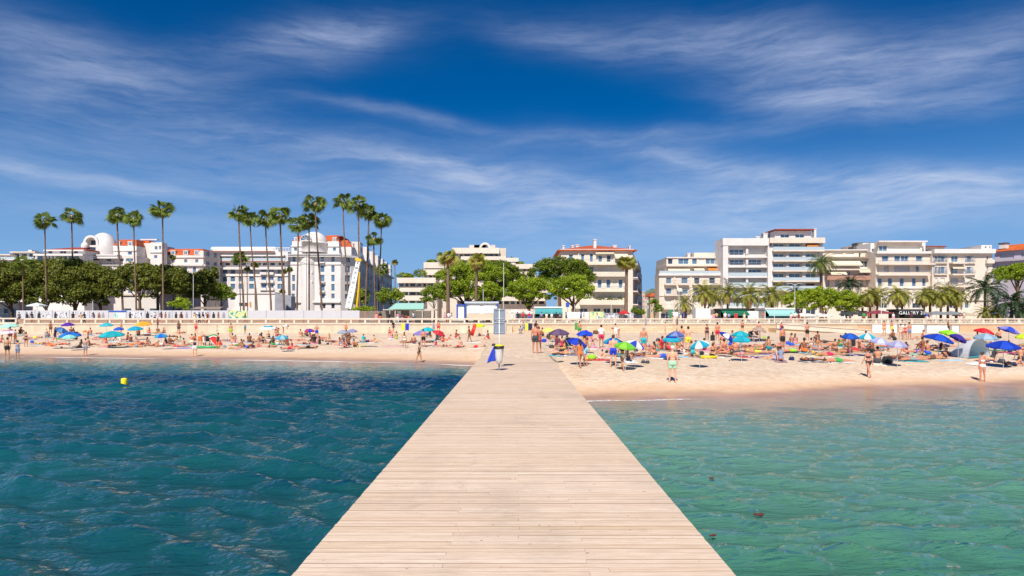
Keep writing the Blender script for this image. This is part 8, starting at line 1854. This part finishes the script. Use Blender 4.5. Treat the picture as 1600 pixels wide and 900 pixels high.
# shoes / small dark marks near the surf
for i,(t,x,y,l) in enumerate([('D',455,640,'dark flip flops beside the walker at the left surf'),('G',50,362,'dark flip flops on the open sand by the ramp'),('F',985,580,'dark driftwood scrap at the front right'),('F',1110,540,'pair of flip flops behind the front right towels')]):
    p=foot(*tp(t,x,y)); root=empty('flip_flops',p,0,l,'shoes','left shoes'); 
    for s in(-1,1): mb=MB(); mb.ell((s*.09,0,.02),.05,.13,.02,0,10,5); mb.tube([(s*.09-.04,0,.03),(s*.09,.06,.06),(s*.09+.04,0,.03)],.008,4); mb.build('shoe',cloth('dkgrey'),root)
# ---------------------------------------------------------------- people on the promenade
QQ='''30 walk 90 m light dk-s shirt:grey,trunks:dkgrey
114 stand 180 m tan dk-s shirt:black,trunks:black
126 stand 170 f red br-s dress:tan
132 walk 90 m dark dk-s shirt:dkgrey,trousers:black
145 walk 90 f tan dk-s dress:lavender
242 walk 270 m light br-s shirt:white,trunks:navy
250 walk 260 f red br-l vest:pink,skirt:white
284 walk 90 m brown dk-s shirt:maroon,trunks:black
304 stand 180 f light br-s shirt:tan,skirt:cream
311.5 walk 90 m dark dk-s shirt:navy,trousers:navy
317.5 walk 90 m brown dk-s shirt:black,trunks:tan
324.5 walk 270 m red br-s shirt:orange,trousers:orange
383 walk 270 f brown dk-l dress:green
621 stand 180 f light bl-s shirt:pink,trousers:white
629 stand 150 f light br-s dress:pink
638.5 bend 90 m brown dk-s trunks:orange
646 walk 90 m tan dk-s shirt:white,trunks:black
695 stand 180 f light br-s shirt:pink,skirt:grey
701 stand 190 m light dk-s shirt:white,trunks:grey
706 walk 90 f tan dk-s vest:lavender,skirt:white
800 stand 180 f light br-s shirt:white,skirt:white
809 stand 170 m dark dk-s shirt:navy,trunks:navy
817 stand 190 m tan br-s shirt:red,trunks:dkgrey
827 stand 180 m red gy-s shirt:crimson,trunks:blue
846 stand 175 m tan dk-s shirt:greyblue,trunks:navy
854 stand 185 f red br-s shirt:cream,skirt:tan
862 stand 180 f light gy-s shirt:white,skirt:grey
869 stand 170 m brown dk-s shirt:black,trousers:black
875 stand 200 f tan dk-l vest:greyblue,skirt:black
885 walk 90 m brown dk-s shirt:teal,trunks:dkgrey
907.5 walk 270 m brown dk-s shirt:blue,trunks:navy
912 walk 270 f tan bl-s vest:lime,skirt:white
933 walk 90 f light br-l dress:white
1042 stand 180 m dark dk-s shirt:navy,trousers:navy
1051 walk 90 f red dk-s vest:black,skirt:tan
1061 walk 90 m light dk-s shirt:greyblue,trousers:grey
1068 walk 260 m tan dk-s shirt:blue,trousers:navy
1115 stand 180 f light br-s dress:pink
1119.5 stand 190 m brown dk-s shirt:tan,trunks:dkgrey
1133 stand 180 m light gy-s shirt:white,trunks:grey
1139 stand 175 f tan dk-s shirt:lavender,skirt:navy
1150 stand 180 m red dk-s shirt:red,trousers:red
1163 stand 190 f light bl-l vest:white,skirt:tan
1193 walk 90 m red br-s shirt:orange,trunks:grey
1236 stand 180 f red br-s vest:white,skirt:pink
1242 stand 170 m tan dk-s shirt:cream,trunks:brown
1248 stand 190 f red dk-l dress:maroon
1254 stand 180 m light gy-s shirt:white,trunks:tan
1260 stand 175 f tan br-s shirt:lavender,skirt:white
1286 walk 90 m brown dk-s shirt:royal,trunks:tan
1350 stand 180 m tan dk-s shirt:green,trunks:brown
1357.5 walk 270 m red dk-s shirt:red,trunks:navy
1396 stand 180 f light bl-s shirt:white,skirt:pink
1424 stand 170 m dark dk-s shirt:maroon,trousers:black
1448 walk 90 m light dk-s shirt:blue,trunks:white
1453.5 walk 90 f tan br-l vest:lavender,skirt:cream
1500 walk 270 f red br-s vest:crimson,skirt:white
1506 walk 270 m light gy-s shirt:cream,trousers:tan'''
def pwhere(px):
    L=[(58,'the mint square parasol'),(155,'the blue headed hoarding'),(343,'the mural hoarding'),(630,'the mint roofed hut'),(752,'the blue and white kiosk'),(781,'the notice board'),(857,'the teal awning'),(900,'the blank white board'),(955,'the grey display boards'),(1050,'the green banner'),(1098,'the white box kiosk'),(1146,'the green awning'),(1218,'the pale turquoise awning'),(1256,'the first white parasol'),(1281,'the second white parasol'),(1372,'the maroon parasol'),(1425,'the black awning'),(1486,'the grey parasols')]
    d,n,x=min((abs(px-x),n,x) for x,n in L); return 'before '+n if d<9 else ('right of ' if px>x else 'left of ')+n
for i,ln in enumerate(QQ.split('\n')):
    a=ln.split(); px=float(a[0]); cl=[tuple(q.split(':')) for q in a[6].split(',')]; D=104.5+(i%5)*.55
    o=person(((px-800)*D/F,D,PROM_Z),a[1],float(a[2]),a[3],a[4],a[5],cl,mklabel(['','','',a[1],'','',a[4],a[5]],cl,'behind the railing '+pwhere(px),px),1.74,'people on the promenade'); o.rotation_euler=(0,0,R(180-float(a[2])))
